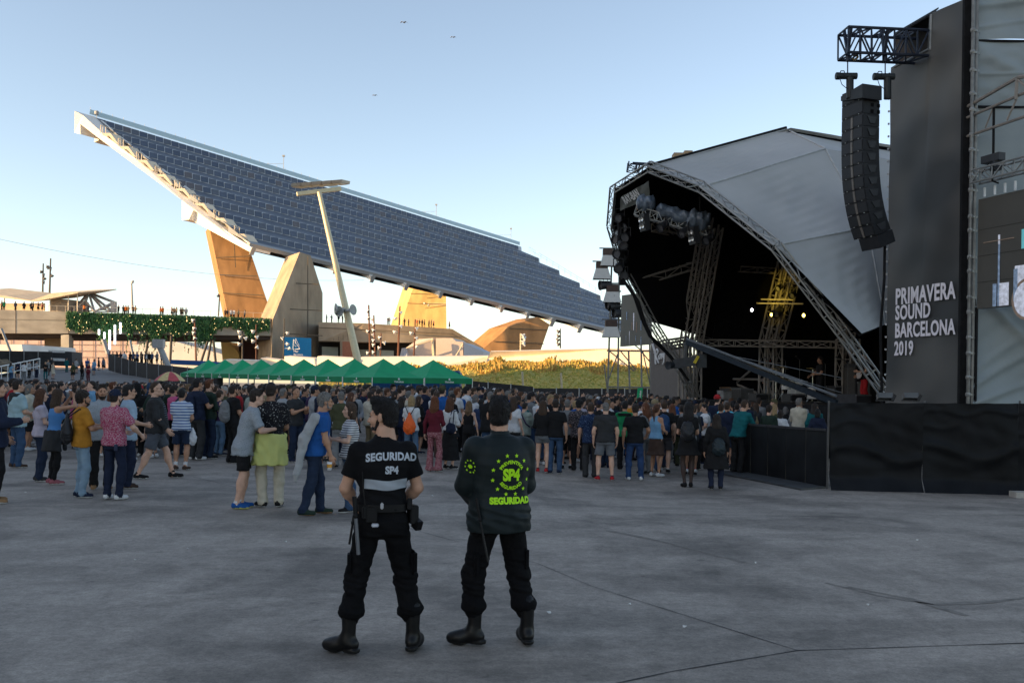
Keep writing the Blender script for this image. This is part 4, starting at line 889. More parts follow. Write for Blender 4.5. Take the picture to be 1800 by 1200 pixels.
nt.links.new(nz.outputs[0], rp_.inputs[0]); nt.links.new(rp_.outputs[0], b.inputs['Base Color'])
edge = [(1571, 116), (1631, 86), (1636, 26), (1704, -6)]
top_l = [face(*q) for q in edge]
def ban_fn(u, v):
    px = 1566 + (1703 - 1566) * u; ytop = float(np.interp(px, [1566, 1631, 1634, 1704], [119, 86, 26, -6])); xb = 1557 + (1691 - 1557) * u
    a, b_ = face(px, ytop), face(xb, 712); p = a.lerp(b_, v)
    return p + fn * (.02 * math.sin(v * 9 + u * 4) * math.sin(u * math.pi) + .012 * math.sin(u * 12 + v * 21) + .03 * math.sin(u * math.pi) * math.sin(v * 3.1))
MB().grid(ban_fn, 40, 60).build('front_banner', ban_m, twr, smooth=True, origin=to)
tx = M('banner_lettering', (.74, .70, .74), .6, var=0)
for s, x, y, yb in (('PRIMAVERA', 1574, 535, 504), ('SOUND', 1574, 562, 534), ('BARCELONA', 1573, 593, 565), ('2019', 1572, 624, 597)):
    p0, p1 = face(x, y, .06), face(x, yb, .06); h = (p1 - p0).length
    text_mb(s, tx, 'lettering', twr, p0, -fdir, (0, 0, 1), h / .80, sx=.66, bold=.013 * h / .4, depth=.01, align='LEFT', spacing=1.06)
back = -fn * 3.0
mb = MB(); a, b = face(1557, 712), face(1566, 100)    # inner side wall and structure behind the banner
zb = 12.5
mb.prism([face(1566, 716) - fn * .15, Vector((tp.x, tp.y, -.3)) - fn * .15, Vector((tp.x, tp.y, 9.4)) - fn * .15, face(1640, 60) - fn * .15, face(1632, 92) - fn * .15, face(1572, 122) - fn * .15], -fn * .1); mb.build('backing', black_m, twr, origin=to)
mb = MB()
for px in (1574, 1600, 1632):
    q = face(px, 700); 
    for off in (.5, 2.6): mb.tube(q - fn * off + UP * -1, q - fn * off + UP * 9.2, .05)
for z in (8.6, 9.3, 10.1):
    q0, q1 = face(1568, 300), face(1640, 300)
    for off in (.5, 2.6): mb.tube(Vector((q0.x, q0.y, z)) - fn * off, Vector((q1.x, q1.y, z)) - fn * off, .045)
mb.build('scaffold', M('scaffold_brown', (.12, .10, .085), .6, metal=.2, var=.2), twr, origin=to)
mb = MB(); q0, q1, q2 = face(1640, 22), face(1571, 66), face(1636, 40); mb.prism([face(1570, 66), face(1637, 27), face(1650, 16, -1.6), face(1574, 60, -1.6)], UP * .05); mb.build('roof_sheet', black_m, twr, origin=to)
mb = MB(); mb.prism([face(1574, 62, -1.6), face(1650, 18, -1.6), face(1650, 135, -1.6), face(1574, 135, -1.6)], -fn * .1); mb.build('rear_sheet', M('brown_sheet', (.05, .04, .035), .8), twr, origin=to)
mb = MB(); mb.path([face(1571, 118, .03), face(1632, 87, .03)], .03); mb.path([face(1635, 88, .03), face(1637, 26, .03)], .03); mb.build('banner_edge', M('edge_grey', (.25, .26, .26), .6), twr, origin=to)
# eyelet ties down the banner edges
mb = MB()
for k in range(26):
    y = 130 + k * 22; mb.box(face(1565 - (y / 600) * 8, y, .03), (.04, .04, .05)); None
tag(mb.build('cable_ties', M('tie_pale', (.5, .5, .5), .6), twr, origin=to), kind='stuff')
# corner scaffold standards with couplers
mb = MB()
for dx, dy in ((-.06, -.14), (.07, -.07)):
    mb.tube((tp.x + dx + .0, tp.y + dy, -.3), (tp.x + dx + .0, tp.y + dy, 13), .045, n=8)
mb.build('standard', M('scaffold_steel', (.16, .16, .155), .45, metal=.5, var=.25), twr, origin=to)
for k in range(22):
    z = .3 + k * .5 + .08 * math.sin(k * 3); mb = MB(); mb.beam((tp.x - .12, tp.y - .18, z), (tp.x + .14, tp.y - .04, z), .06, .05); mb.lathe([(.055, -.05), (.068, 0), (.055, .05)], (tp.x - .06, tp.y - .14, z), 8); mb.build('coupler', M('coupler_grey', (.24, .24, .23), .45, metal=.5, var=.2), twr, origin=to)
mb = MB(); mb.box((tp.x + .02, tp.y + .16, 6.4), (.36, .12, 13.6)); mb.build('corner_sheet', black_m, twr, origin=to)
# grey tarpaulin wall facing us
tarp = bpy.data.materials.new('grey_tarpaulin'); M('grey_tarp', (.235, .27, .28), .6, var=.10, scale=.8, bump=.3, bscale=2.5, spec=.35); tarp = MATS['grey_tarp']
TY = 24.05
def tarp_sheet(px0, px1, y0, y1, name, seed, fold):
    def f(u, v):
        p = P(px0 + (px1 - px0) * u, y0 + (y1 - y0) * v, TY)
        d = fold(u, v); return p + Vector((0, -d, 0))
    return MB().grid(f, 50, 50).build(name, tarp, twr, smooth=True, origin=to)
def crease(u, v, a, b, c, w, h):   # a ridge along the line a*u+b*v=c
    t = (a * u + b * v - c) / w; return h * math.exp(-t * t)
tarp_sheet(1711, 2100, -60, 70, 'tarpaulin', 1, lambda u, v: .05 * math.sin(v * 7 + u * 3) + crease(u, v, .35, 1, .55, .05, .07) + crease(u, v, .5, 1, .85, .03, .05) + .02 * math.sin(u * 26 - v * 9))
tarp_sheet(1711, 2100, 73, 186, 'tarpaulin', 2, lambda u, v: .05 * math.sin(u * 5 + v * 3) + crease(u, v, 1.6, -.7, -.05, .10, .09) + .015 * math.sin(v * 28) * math.sin(u * 30) + crease(u, v, 0, 1, .52, .02, .03))
tarp_sheet(1711, 2100, 189, 545, 'tarpaulin', 3, lambda u, v: .04 * math.sin(u * 6 + v * 4) + crease(u, v, 1, .4, .3, .06, .06))
tarp_sheet(1704, 2100, 538, 709, 'tarpaulin', 4, lambda u, v: .10 * math.sin(u * 9 - v * 5) * v + crease(u, v, .9, .55, .38, .025, .11) + crease(u, v, .9, .7, .58, .022, .10) + crease(u, v, .7, .9, .9, .03, .09) + crease(u, v, 1.2, -.5, .12, .022, .08) + .02 * math.sin(u * 40 + v * 25))
mb = MB()
for y in (71.5, 187.5): mb.beam(P(1708, y, TY - .05), P(2100, y + 6, TY - .05), .05, .05)
mb.build('dark_seam', black_m, twr, origin=to); mb = MB()
mb.beam(P(1717, 540, TY - .14), P(1714, 712, TY - .14), .06, .05); tag(mb.build('dark_rope', black_m, twr, origin=to), kind='stuff')
mb = MB(); mb.tube(P(1716, 60, TY - .1), P(1712, 540, TY - .1), .03, n=8); mb.build('pale_edge_tube', M('edge_tube', (.30, .31, .3), .5), twr, origin=to)
# side trusses carrying the screen
scr = empty('video_screen', P(1760, 545, 23), 'video screen on the right tower showing drums', 'video screen'); sco = WLOC[scr.name]
sp = P(1716, 545, 23.75); sfn = fn
sface = lambda px, py, off=0: hit(px, py, sp + sfn * off, sfn)
s00, s10, s11, s01 = sface(1721, 350), sface(1721, 350) - fdir * 4.6, None, None
sw = -fdir
pTL = sface(1720, 351); pBL = sface(1714, 543); s_h = (pTL - pBL).length; pBLv = Vector((pTL.x, pTL.y, pTL.z - s_h))
mb = MB(); mb.prism([pTL, pTL + sw * 4.6, pBLv + sw * 4.6, pBLv], -sfn * .15); mb.build('panel', M('screen_face', (.070, .065, .055), .5, var=.06, scale=2), scr, origin=sco)
def on_scr(x, z, off=.012): return pBLv + sw * x + UP * z + sfn * off
img_w = M('screen_bright', (.50, .52, .60), .5, var=.5, scale=9, emit=.2); img_b = M('screen_blue', (.20, .27, .38), .5, var=.5, scale=9, emit=.12); img_d = M('screen_brown', (.22, .16, .12), .5, var=.2, emit=.1)
def scr_rect(x0, z0, x1, z1, m, off=.012, n=1):
    mb = MB(); mb.prism([on_scr(x0, z0, off), on_scr(x1, z0, off), on_scr(x1, z1, off), on_scr(x0, z1, off)], sfn * .004); mb.build('screen_image', m, scr, origin=sco)
W_ = (sface(1800, 500) - pTL).dot(sw)          # width that shows in the picture
scr_rect(W_ * .46, .02, W_ * .50, 1.50, img_b); scr_rect(W_ * .46, 1.50, W_ * .50, 1.72, img_w, .016); scr_rect(W_ * .14, 1.58, W_ * .80, 1.60, img_d, .018)
scr_rect(W_ * .50, .02, W_ * .70, .56, img_w, .016); scr_rect(W_ * .36, .02, W_ * .44, .56, img_b, .02); scr_rect(W_ * .82, .10, W_ * 1.35, .92, img_w, .016); scr_rect(W_ * .80, .10, W_ * .88, .85, img_b, .02); scr_rect(W_ * .95, 1.30, W_ * 1.2, 1.75, M('screen_teal', (.1, .35, .38), .5, emit=.3), .016)
mb = MB(); mb.lathe([(0, 0), (W_ * .36, 0)], on_scr(W_ * 1.12, .12, .022), 24, sfn); mb.build('screen_image', img_d, scr, origin=sco); mb = MB(); mb.lathe([(0, 0), (W_ * .31, 0)], on_scr(W_ * 1.12, .12, .026), 24, sfn); mb.build('screen_image', img_w, scr, origin=sco)
for zz in (.64, 1.28, 1.92):
    mb = MB(); mb.beam(on_scr(0, zz, .006), on_scr(4.6, zz, .006), .004, .006); mb.build('module_joint', black_m, scr, origin=sco)
tr1 = empty('screen_truss', sface(1712, 310), 'aluminium truss holding the video screen with a chain hoist', 'truss'); t1o = WLOC[tr1.name]
a = sface(1714, 312, .15); mb = MB(); mb.truss(a, a - fdir * 4.6, .28, .30, 14, .025, .013); mb.build('truss', alu, tr1, origin=t1o)
mb = MB(); c = sface(1744, 279, .1); mb.beam(c - fdir * -.25, c + fdir * -.3, .2, .18); mb.box(c + UP * -.2 + sw * .12, (.18, .2, .22)); mb.build('hoist_motor', M('hoist_black', (.025, .026, .03), .5), tr1, origin=t1o)
mb = MB(); mb.tube(sface(1747, 190, .1), sface(1746, 275, .1), .03); mb.tube(c, sface(1726, 305, .15), .012); mb.path([sface(1752, 285, .15), sface(1746, 300, .2), sface(1744, 318, .22), sface(1755, 322, .2)], .022); mb.build('hoist_chain', black_m, tr1, origin=t1o)
for k in range(5):
    mb = MB(); q = sface(1731 + k * 18, 330 - k * 4, .08); mb.tube(q, q - UP * .22, .03)
    mb.build('hanging_bracket', M('bracket_pale', (.5, .51, .52), .4, metal=.5), tr1, origin=t1o)
outr = empty('outrigger', sface(1704, 200), 'dark outrigger bars bracing the corner pole over the screen', 'scaffold'); oo = WLOC[outr.name]
mb = MB(); mb.tube(sface(1702, 187), sface(1790, 136, .3), .045); mb.tube(sface(1790, 136, .3), sface(1840, 130, .4), .045); mb.tube(sface(1700, 207), sface(1820, 155, .3), .035); mb.tube(sface(1700, 240), sface(1830, 195, .3), .035); mb.tube(sface(1788, 136, .3), sface(1786, 175, .3), .04); mb.tube(sface(1786, 176, .3), sface(1770, 212, .3), .025); mb.tube(sface(1745, 192, .1), sface(1732, 225, .1), .02); mb.tube(sface(1790, 140, .3), sface(1815, 165, .3), .03); mb.build('bar', alu_d, outr, origin=oo)

# speaker arm truss and hanging array
arm = empty('lifting_truss', P(1560, 80, 26), 'dark lifting truss projecting from the tower top above the speakers', 'truss'); ao = WLOC[arm.name]
armt = M('truss_navy', (.022, .028, .045), .45, metal=.4, var=.2)
aA, aB = P(1482, 77, 25.4), P(1622, 83, 25.6); mb = MB(); mb.truss(aA, aB, .62, .66, 7, .038, .026); mb.build('truss', armt, arm, origin=ao)
for px in (1491, 1556):
    mb = MB(); mb.beam(P(px + 5, 50, 25.1), P(px - 1, 92, 25.3), .07, .07); mb.beam(P(px - 7, 55, 25.6), P(px - 1, 92, 25.3), .07, .07); mb.build('lifting_yoke', armt, arm, origin=ao)
mb = MB(); mb.path([P(1500, 98, 25.3), P(1506, 96, 25.3), P(1508, 101, 25.3), P(1502, 106, 25.3), P(1498, 103, 25.3)], .03); mb.build('hook', M('hook_bronze', (.16, .12, .06), .4, metal=.6), arm, origin=ao)
motm = M('hoist_dark_green', (.018, .022, .024), .5, var=.2)
for k, (px, py) in enumerate(((1490, 133), (1556, 134))):
    o_ = P(px, py, 25.3); h = empty('chain_hoist', o_, ['chain hoist above the left of the speaker array', 'chain hoist beside the tower banner edge'][k], 'chain hoist', 'hoists of the speaker array')
    mb = MB(); mb.tube(P(px, py - 36, 25.3), P(px, py - 2, 25.3), .016); mb.lathe([(.0, -.14), (.05, -.1), (.06, .04), (.03, .1)], P(px, py - 32, 25.3), 8); mb.build('chain', armt, h, origin=o_)
    mb = MB(); mb.tube(P(px - 21, py + 1, 25.3), P(px + 16, py + 1, 25.3), .085, n=12); mb.lathe([(.0, -.05), (.095, -.05), (.095, .05), (0, .05)], P(px - 17, py + 1, 25.3), 12, (1, 0, 0)); mb.build('motor', motm, h, origin=o_)
    mb = MB(); mb.tube(P(px + 4, py + 4, 25.25), P(px + 4, py + 40, 25.25), .095, n=12); mb.build('chain_bag', motm, h, origin=o_)
    mb = MB(); mb.path([P(px - 14, py - 2, 25.2), P(px - 12, py - 8, 25.2), P(px - 6, py - 8, 25.2), P(px - 5, py, 25.2)], .012, n=5); mb.path([P(px - 14, py + 4, 25.2), P(px - 10, py + 16, 25.2), P(px, py + 24, 25.2)], .01, n=5); mb.build('handle', armt, h, origin=o_)
arr = empty('speaker_array', P(1520, 290, 25.4), 'curved black line array of loudspeakers hanging beside the tower', 'loudspeakers'); aro = WLOC[arr.name]
spk = M('speaker_black', (.016, .017, .020), .55, var=.25, scale=5); grl = M('speaker_grille', (.022, .024, .028), .6, var=.3, scale=50); rib_m = M('speaker_rib', (.16, .145, .13), .5, var=.2)
# centre line of the array: front-left corner (pixel), front-right corner, back-right; lower cabinets tilt
cab_d = fn; side = -fdir
prev = None
NB = 12; top_y, bot_y = 178, 405
xl = lambda y: float(np.interp(y, [150, 250, 330, 380, 420], [1477.5, 1480, 1487, 1494, 1504]))
fcen = P(1500, 280, 25.4)
fw, dp = .86, .50       # width across the front and cabinet depth
for k in range(NB):
    if k < 2: h = .36
    else: h = .318
    z_top = 9.55 - sum([.36 if j < 2 else .318 for j in range(k)])
    th_ = 0 if k < 4 else .012 * (k - 3) ** 1.7
    yc = 0
    if k == 0: pos = Vector((P(1480, 190, 25.6).x, 25.6, P(1480, 190, 25.6).z + .36)); ang = 0; cur = pos.copy()
    d_down = (UP * -math.cos(th_) + (-fn) * math.sin(th_)).normalized(); f_ = (fn * math.cos(th_) - UP * math.sin(th_)).normalized()
    # cabinet box: front face spans side direction by fw, down by h, depth back
    a = cur; mbx = MB(); pts = [a, a + side * fw, a + side * fw + d_down * (h - .012), a + d_down * (h - .012)]
    mbx.prism(pts, -f_ * dp); cb = mbx.build('speaker_cabinet', spk, arr, origin=aro)
    for s0, s1 in ((.03, .44), (.56, .97)) if k >= 2 else ((.03, .97),):
        g = MB(); g.prism([a + side * (fw * s0) + d_down * .03 + f_ * .004, a + side * (fw * s1) + d_down * .03 + f_ * .004, a + side * (fw * s1) + d_down * (h - .045) + f_ * .004, a + side * (fw * s0) + d_down * (h - .045) + f_ * .004], f_ * .012); g.build('grille', grl, cb, origin=aro)
    if k >= 2:
        g = MB(); g.prism([a + side * (fw * .46) + d_down * .015 + f_ * .006, a + side * (fw * .54) + d_down * .015 + f_ * .006, a + side * (fw * .54) + d_down * (h - .02) + f_ * .006, a + side * (fw * .46) + d_down * (h - .02) + f_ * .006], f_ * .02); g.build('horn_slot', rib_m, cb, origin=aro)
        g = MB(); g.prism([a + side * (fw + .005) + d_down * .06 - f_ * .12, a + side * (fw + .005) + d_down * .06 - f_ * (dp - .1), a + side * (fw + .005) + d_down * (h - .08) - f_ * (dp - .16), a + side * (fw + .005) + d_down * (h - .08) - f_ * .2], side * .02); g.build('side_plate', M('speaker_plate', (.03, .032, .036), .4), cb, origin=aro)
    else:
        for i in range(2):
            for j in range(2):
                g = MB(); q = a + side * (fw + .004) - f_ * (.22 + .2 * i) + d_down * (.08 + .16 * j); g.prism([q, q - f_ * .09, q - f_ * .09 + d_down * .09, q + d_down * .09], side * .006); g.build('rigging_slot', black, cb, origin=aro)
    for s in (.2, .8):
        g = MB(); g.box(a + side * (fw * s) + d_down * (h - .02) + f_ * .012, (.02, .02, .018)); g.build('bolt', M('bolt_pale', (.5, .5, .5), .3, metal=.6), cb, origin=aro)
    cur = cur + d_down * h
g = MB(); a = cur - side * -.18; g.prism([a, a + side * (fw * .85), a + side * (fw * .85) + UP * -.36 - f_ * .12, a + UP * -.36 - f_ * .12], -f_ * dp); g.build('bottom_cabinet', spk, arr, origin=aro)
mb = MB(); q = cur + side * .75 - f_ * .4; mb.path([q, q - UP * 1.2, q - UP * 2.6 + nA * .1, q - UP * 5], .035); mb.build('signal_cable', black_m, arr, origin=aro)
mb = MB(); q = P(1480, 165, 25.6); mb.prism([P(1478, 178, 25.6), P(1478, 170, 25.6), P(1516, 147, 24.6), P(1516, 172, 24.6)], -fn * .6); mb.build('flying_frame', spk, arr, origin=aro)

# ================================================================== fences and barrier in front of the stage
cloth_f = M('black_fence_cloth', (.0052, .0058, .0072), .5, var=.5, scale=1.6, bump=.35, bscale=2.2, spec=.16)
fA, fB = GP(1457, 860), GP(1960, 874); 
blk = empty('cloth_fence', fA, 'tall black cloth-covered fence at the right in front of the tower', 'fence')
pn = [fA.lerp(fB, k / 3) for k in range(4)]
for k in range(3):
    a, b = pn[k], pn[k + 1]; tz = P(1457 + 168 * k, 707 + k * 1.0, a.y).z; H_ = HC + (CY + (1457 + 168 * k - 900) * st - (707 + k * .8)) / F * a.y
    def f(u, v, a=a, b=b, k=k):
        p = a.lerp(b, u); top = P(1457 + 168 * (k + u), 707 + .8 * (k + u), p.y).z
        z = gz(p.x, p.y) + .0 + (top - gz(p.x, p.y)) * v
        d = .03 * math.sin(u * 5 + v * 3 + k * 2) + crease(u, v, .05 - .06 * k, 1, .45 + .08 * math.sin(u * 6 + k), .06, .04) + crease(u, v, -.25, 1, .70 + .05 * math.sin(u * 9 + 2 * k), .03, .022) * (.5 + .5 * math.sin(u * 7 + k)) + crease(u, v, .3 * (k - 1), 1, .9 + .03 * math.sin(u * 11), .02, .02) + (.14 * max(0, .14 - v) / .14) + .010 * math.sin(u * 8 + 5 * math.sin(v * 6 + u * 3) + k) * math.sin(v * 9 + 2.5 * math.sin(u * 5))
        return Vector((p.x, p.y - d, z - .012 * abs(math.sin(u * 9.5)) * v))
    MB().grid(f, 60, 40).build('cloth_panel', cloth_f, blk, smooth=True, origin=fA)
for k in range(4):
    p = pn[k]; mb = MB(); mb.tube(Vector((p.x, p.y + .12, gz(p.x, p.y) - .1)), P(1457 + 168 * k, 704, p.y + .12), .022); mb.build('post', M('post_dark', (.09, .09, .092), .5, metal=.3), blk, origin=fA)
# dark panel barrier running back to the stage
bA, bB = GP(1452, 858), GP(1286, 826); bB = GP(1290, 828)
bar = empty('crowd_barrier', bA, 'black panel crowd barrier with tread plates in front of the stage', 'barrier')
plate_m = M('tread_plate', (.075, .078, .08), .5, metal=.3, var=.25, scale=3); panel_m = M('barrier_black', (.0085, .0095, .011), .5, var=.5, scale=2.2, spec=.2)
for k in range(5):
    a, b = bA.lerp(bB, k / 5), bA.lerp(bB, (k + .97) / 5)
    ta, tb = P(1452 - 32.4 * k, 757 - 2.4 * k, a.y), P(1452 - 32.4 * (k + .97), 757 - 2.4 * (k + .97), b.y)
    mb = MB(); mb.prism([a, b, Vector((b.x, b.y, tb.z)), Vector((a.x, a.y, ta.z))], (.03, .04, 0)); mb.build('panel', panel_m, bar, origin=bA)
    mb = MB(); mb.beam(Vector((a.x, a.y - .01, ta.z + .02)), Vector((b.x, b.y - .01, tb.z + .02)), .06, .05); mb.build('top_rail', M('rail_dark', (.05, .05, .055), .4, metal=.4), bar, origin=bA)
    out = Vector((-.85, -.6, 0)).normalized() * .85
    mb = MB(); a2, b2 = a + UP * .004, b + UP * .004; mb.prism([a2, b2, b2 + out, a2 + out], UP * .035); mb.build('tread_plate', plate_m, bar, origin=bA)
# small floodlights on the fence top in front of the banner
for k, px in enumerate((1555, 1600)):
    c = P(px, 700, 22.8); fl_ = empty('floor_floodlight', c, ['left of two small floodlights standing on the fence edge', 'right of two small floodlights standing on the fence edge'][k], 'floodlight', 'floodlights below the banner')
    mb = MB(); mb.box(c + UP * .05, (.34, .16, .13), Matrix.Rotation(-.35, 3, 'X')); mb.build('housing', M('housing_grey', (.10, .105, .11), .5), fl_, origin=c)
    mb = MB(); mb.box(c + Vector((.18, 0, .02)), (.07, .2, .16), Matrix.Rotation(.5, 3, 'Y')); mb.box(c - UP * .05, (.38, .12, .03)); mb.build('bracket', M('lamp_black', (.02, .02, .022)), fl_, origin=c)
mb = MB(); c = GP(1793, 874); mb.box(c + UP * .06, (.3, .3, .12)); tag(mb.build('ballast_block', M('ballast_pale', (.4, .38, .34), .9)), 'pale ballast block at the foot of the black fence, right edge', 'ballast')

# ================================================================== left wing: scaffold light tower, small screen, script banner
sct = empty('scaffold_tower', P(1100, 690, 62), 'open scaffold tower with hooded lamps left of the stage', 'scaffold'); sto = WLOC[sct.name]
stm = M('scaffold_grey', (.17, .17, .16), .5, metal=.4, var=.2)
mb = MB()
for (a, b) in (((1068, 690), (1076, 440)), ((1086, 695), (1089, 440)), ((1128, 690), (1127, 605)), ((1144, 695), (1142, 600)), ((1107, 690), (1105, 616))): mb.tube(P(*a, 62), P(*b, 62), .06)
for y in (616, 680): mb.tube(P(1067, y, 62), P(1146, y + 1, 62), .055)
for y in (498, 512, 557, 570): mb.tube(P(1071, y, 62), P(1092, y, 62), .045)
for (a, b) in (((1070, 616), (1115, 652)), ((1068, 672), (1088, 616)), ((1090, 616), (1118, 650)), ((1128, 618), (1146, 640)), ((1072, 512), (1090, 557)), ((1090, 512), (1073, 498)), ((1073, 557), (1090, 590)), ((1062, 640), (1068, 690)), ((1146, 690), (1130, 618)), ((1114, 605), (1128, 616))): mb.tube(P(*a, 62), P(*b, 62), .04)
mb.build('frame', stm, sct, origin=sto)
hood = M('lamp_hood_glass', (.52, .50, .46), .25, var=.05, spec=.5); brown = M('lamp_brown', (.07, .045, .035), .6)
for k, (px, py) in enumerate(((1070, 448), (1058, 471), (1076, 512), (1074, 573))):
    c = P(px, py, 61.5); mb = MB(); w = .37
    mb.box(c + UP * .15, (.74, .5, .42)); h = mb.build('lamp_box', brown, sct, origin=sto)
    t = MB(); z0, z1 = c + UP * -.05, c + UP * -.72
    pa = [z0 + Vector((sx * .38, sy * .27, 0)) for sx, sy in ((-1, -1), (1, -1), (1, 1), (-1, 1))]; pb = [z1 + Vector((sx * .56, sy * .4, 0)) for sx, sy in ((-1, -1), (1, -1), (1, 1), (-1, 1))]
    for i in range(4): t.poly([pa[i], pa[(i + 1) % 4], pb[(i + 1) % 4], pb[i]])
    t.build('hood', hood, h, origin=sto); t = MB(); t.lathe([(0, -.15), (.12, -.1), (.15, .15), (.08, .3), (0, .3)], c - UP * .28, 8); t.build('bulb_housing', brown, h, origin=sto)
    t = MB(); t.tube(c + UP * .42 - Vector((.6, 0, 0)), c + UP * .42 + Vector((.8, 0, 0)), .04); t.build('bracket', stm, sct, origin=sto)
for px, py in ((1064, 501), (1080, 538), (1088, 550), (1076, 535)):
    spot(px, py, 61.5, sct, sto, s=1.9, d=(-.9, -.3, -.1))
ls = empty('side_video_screen', P(1115, 608, 56), 'smaller video screen left of the stage showing blurred players', 'video screen'); lso = WLOC[ls.name]
q = [(1093, 519), (1140, 513), (1142, 605), (1090, 609)]; Yl = [56, 53, 53, 56]
mb = MB(); ppx(mb, q, Yl, (.15, .1, 0)); mb.build('panel', M('screen_face2', (.10, .095, .08), .5, var=.06), ls, origin=lso)
for (x0, y0, x1, y1, m) in ((1100, 590, 1104, 607, img_b), (1106, 582, 1113, 607, img_w), (1113, 550, 1116, 580, img_w), (1110, 566, 1112, 580, img_d), (1118, 566, 1120, 584, img_d), (1117, 590, 1123, 600, img_b), (1126, 592, 1130, 606, img_b), (1101, 548, 1102, 562, img_b), (1126, 560, 1127, 580, img_b)):
    mb = MB(); Ya = 56 - (x0 - 1091) / 50 * 3 - .06; ppx(mb, [(x0, y0), (x1, y0), (x1, y1), (x0, y1)], Ya, (.02, .02, 0)); mb.build('screen_image', m, ls, origin=lso)
rb_ = empty('script_banner', P(1165, 690, 50), 'grey banner with white handwritten lettering left of the stage', 'banner'); rbo = WLOC[rb_.name]
mb = MB(); ppx(mb, [(1144, 600), (1200, 612), (1204, 700), (1144, 698)], [50, 47, 47, 50], (.1, .1, 0)); mb.build('cloth', M('banner_warm_grey', (.14, .125, .115), .7, var=.06), rb_, origin=rbo)
mb = MB(); mb.path([P(1147, 604, 49.6), P(1151, 617, 49.5)], .06)
for s_ in ([(1152, 617), (1152, 636), (1153, 640)], [(1150, 620), (1155, 613), (1157, 618), (1153, 626), (1158, 638)], [(1161, 622), (1158, 626), (1159, 631), (1162, 628), (1163, 621), (1163, 631)], [(1164, 621), (1166, 628), (1168, 620), (1167, 636), (1165, 640)]):
    mb.path([P(x - 0, y, 49.55 - (x - 1150) * .05) for x, y in s_], .045)
mb.build('script_lettering', M('print_white', (.7, .7, .7)), rb_, origin=rbo)
# small structures at the left wing and roof top
bx = empty('rooftop_truss', P(1125, 290, 35), 'small dark truss cage on top of the stage arch', 'truss'); mb = MB(); mb.truss(P(1110, 302, 34.6), P(1112, 286, 34.6), .3, .3, 2, .025, .015); mb.tube(P(1108, 288, 34.5), P(1160, 292, 34.5), .03); mb.tube(P(1112, 286, 34.8), P(1166, 289, 34.8), .03); mb.tube(P(1121, 302, 34.6), P(1136, 288, 34.6), .03); mb.tube(P(1125, 288, 34.6), P(1120, 304, 34.6), .03); mb.build('frame', armt, bx, origin=WLOC[bx.name])
mb = MB(); c = P(1204, 275, 36); mb.box(c, (.9, .5, .16)); mb.box(c + Vector((.1, 0, .1)), (.3, .4, .15)); tag(mb.build('roof_fitting', M('fitting_tan', (.35, .24, .14), .7)), 'small tan fitting on the stage roof ridge', 'roof fitting')
mb = MB(); ppx(mb, [(1206, 656), (1228, 654), (1228, 692), (1206, 692)], 43.2, (.5, .3, 0)); tag(mb.build('grey_box_panel', M('box_grey', (.11, .108, .1), .6)), 'plain grey panel box at the left base of the stage', 'panel box')
sgn = empty('green_sign', P(1127, 706, 33), 'narrow green sign held up above the crowd left of the stage', 'sign'); mb = MB(); ppx(mb, [(1121, 682), (1130, 681), (1128, 707), (1119, 707)], 33, (0, .04, 0)); mb.build('board', green, sgn, origin=WLOC[sgn.name])
mb = MB(); mb.tube(P(1124, 706, 33.05), P(1124, 790, 33.05), .02); mb.build('stick', pole_white, sgn, origin=WLOC[sgn.name]); text_mb('Heineken', logo_m, 'lettering', sgn, P(1126, 705, 32.97), (.06, 0, 1), (-1, 0, .06), .095, align='LEFT', bold=.002)
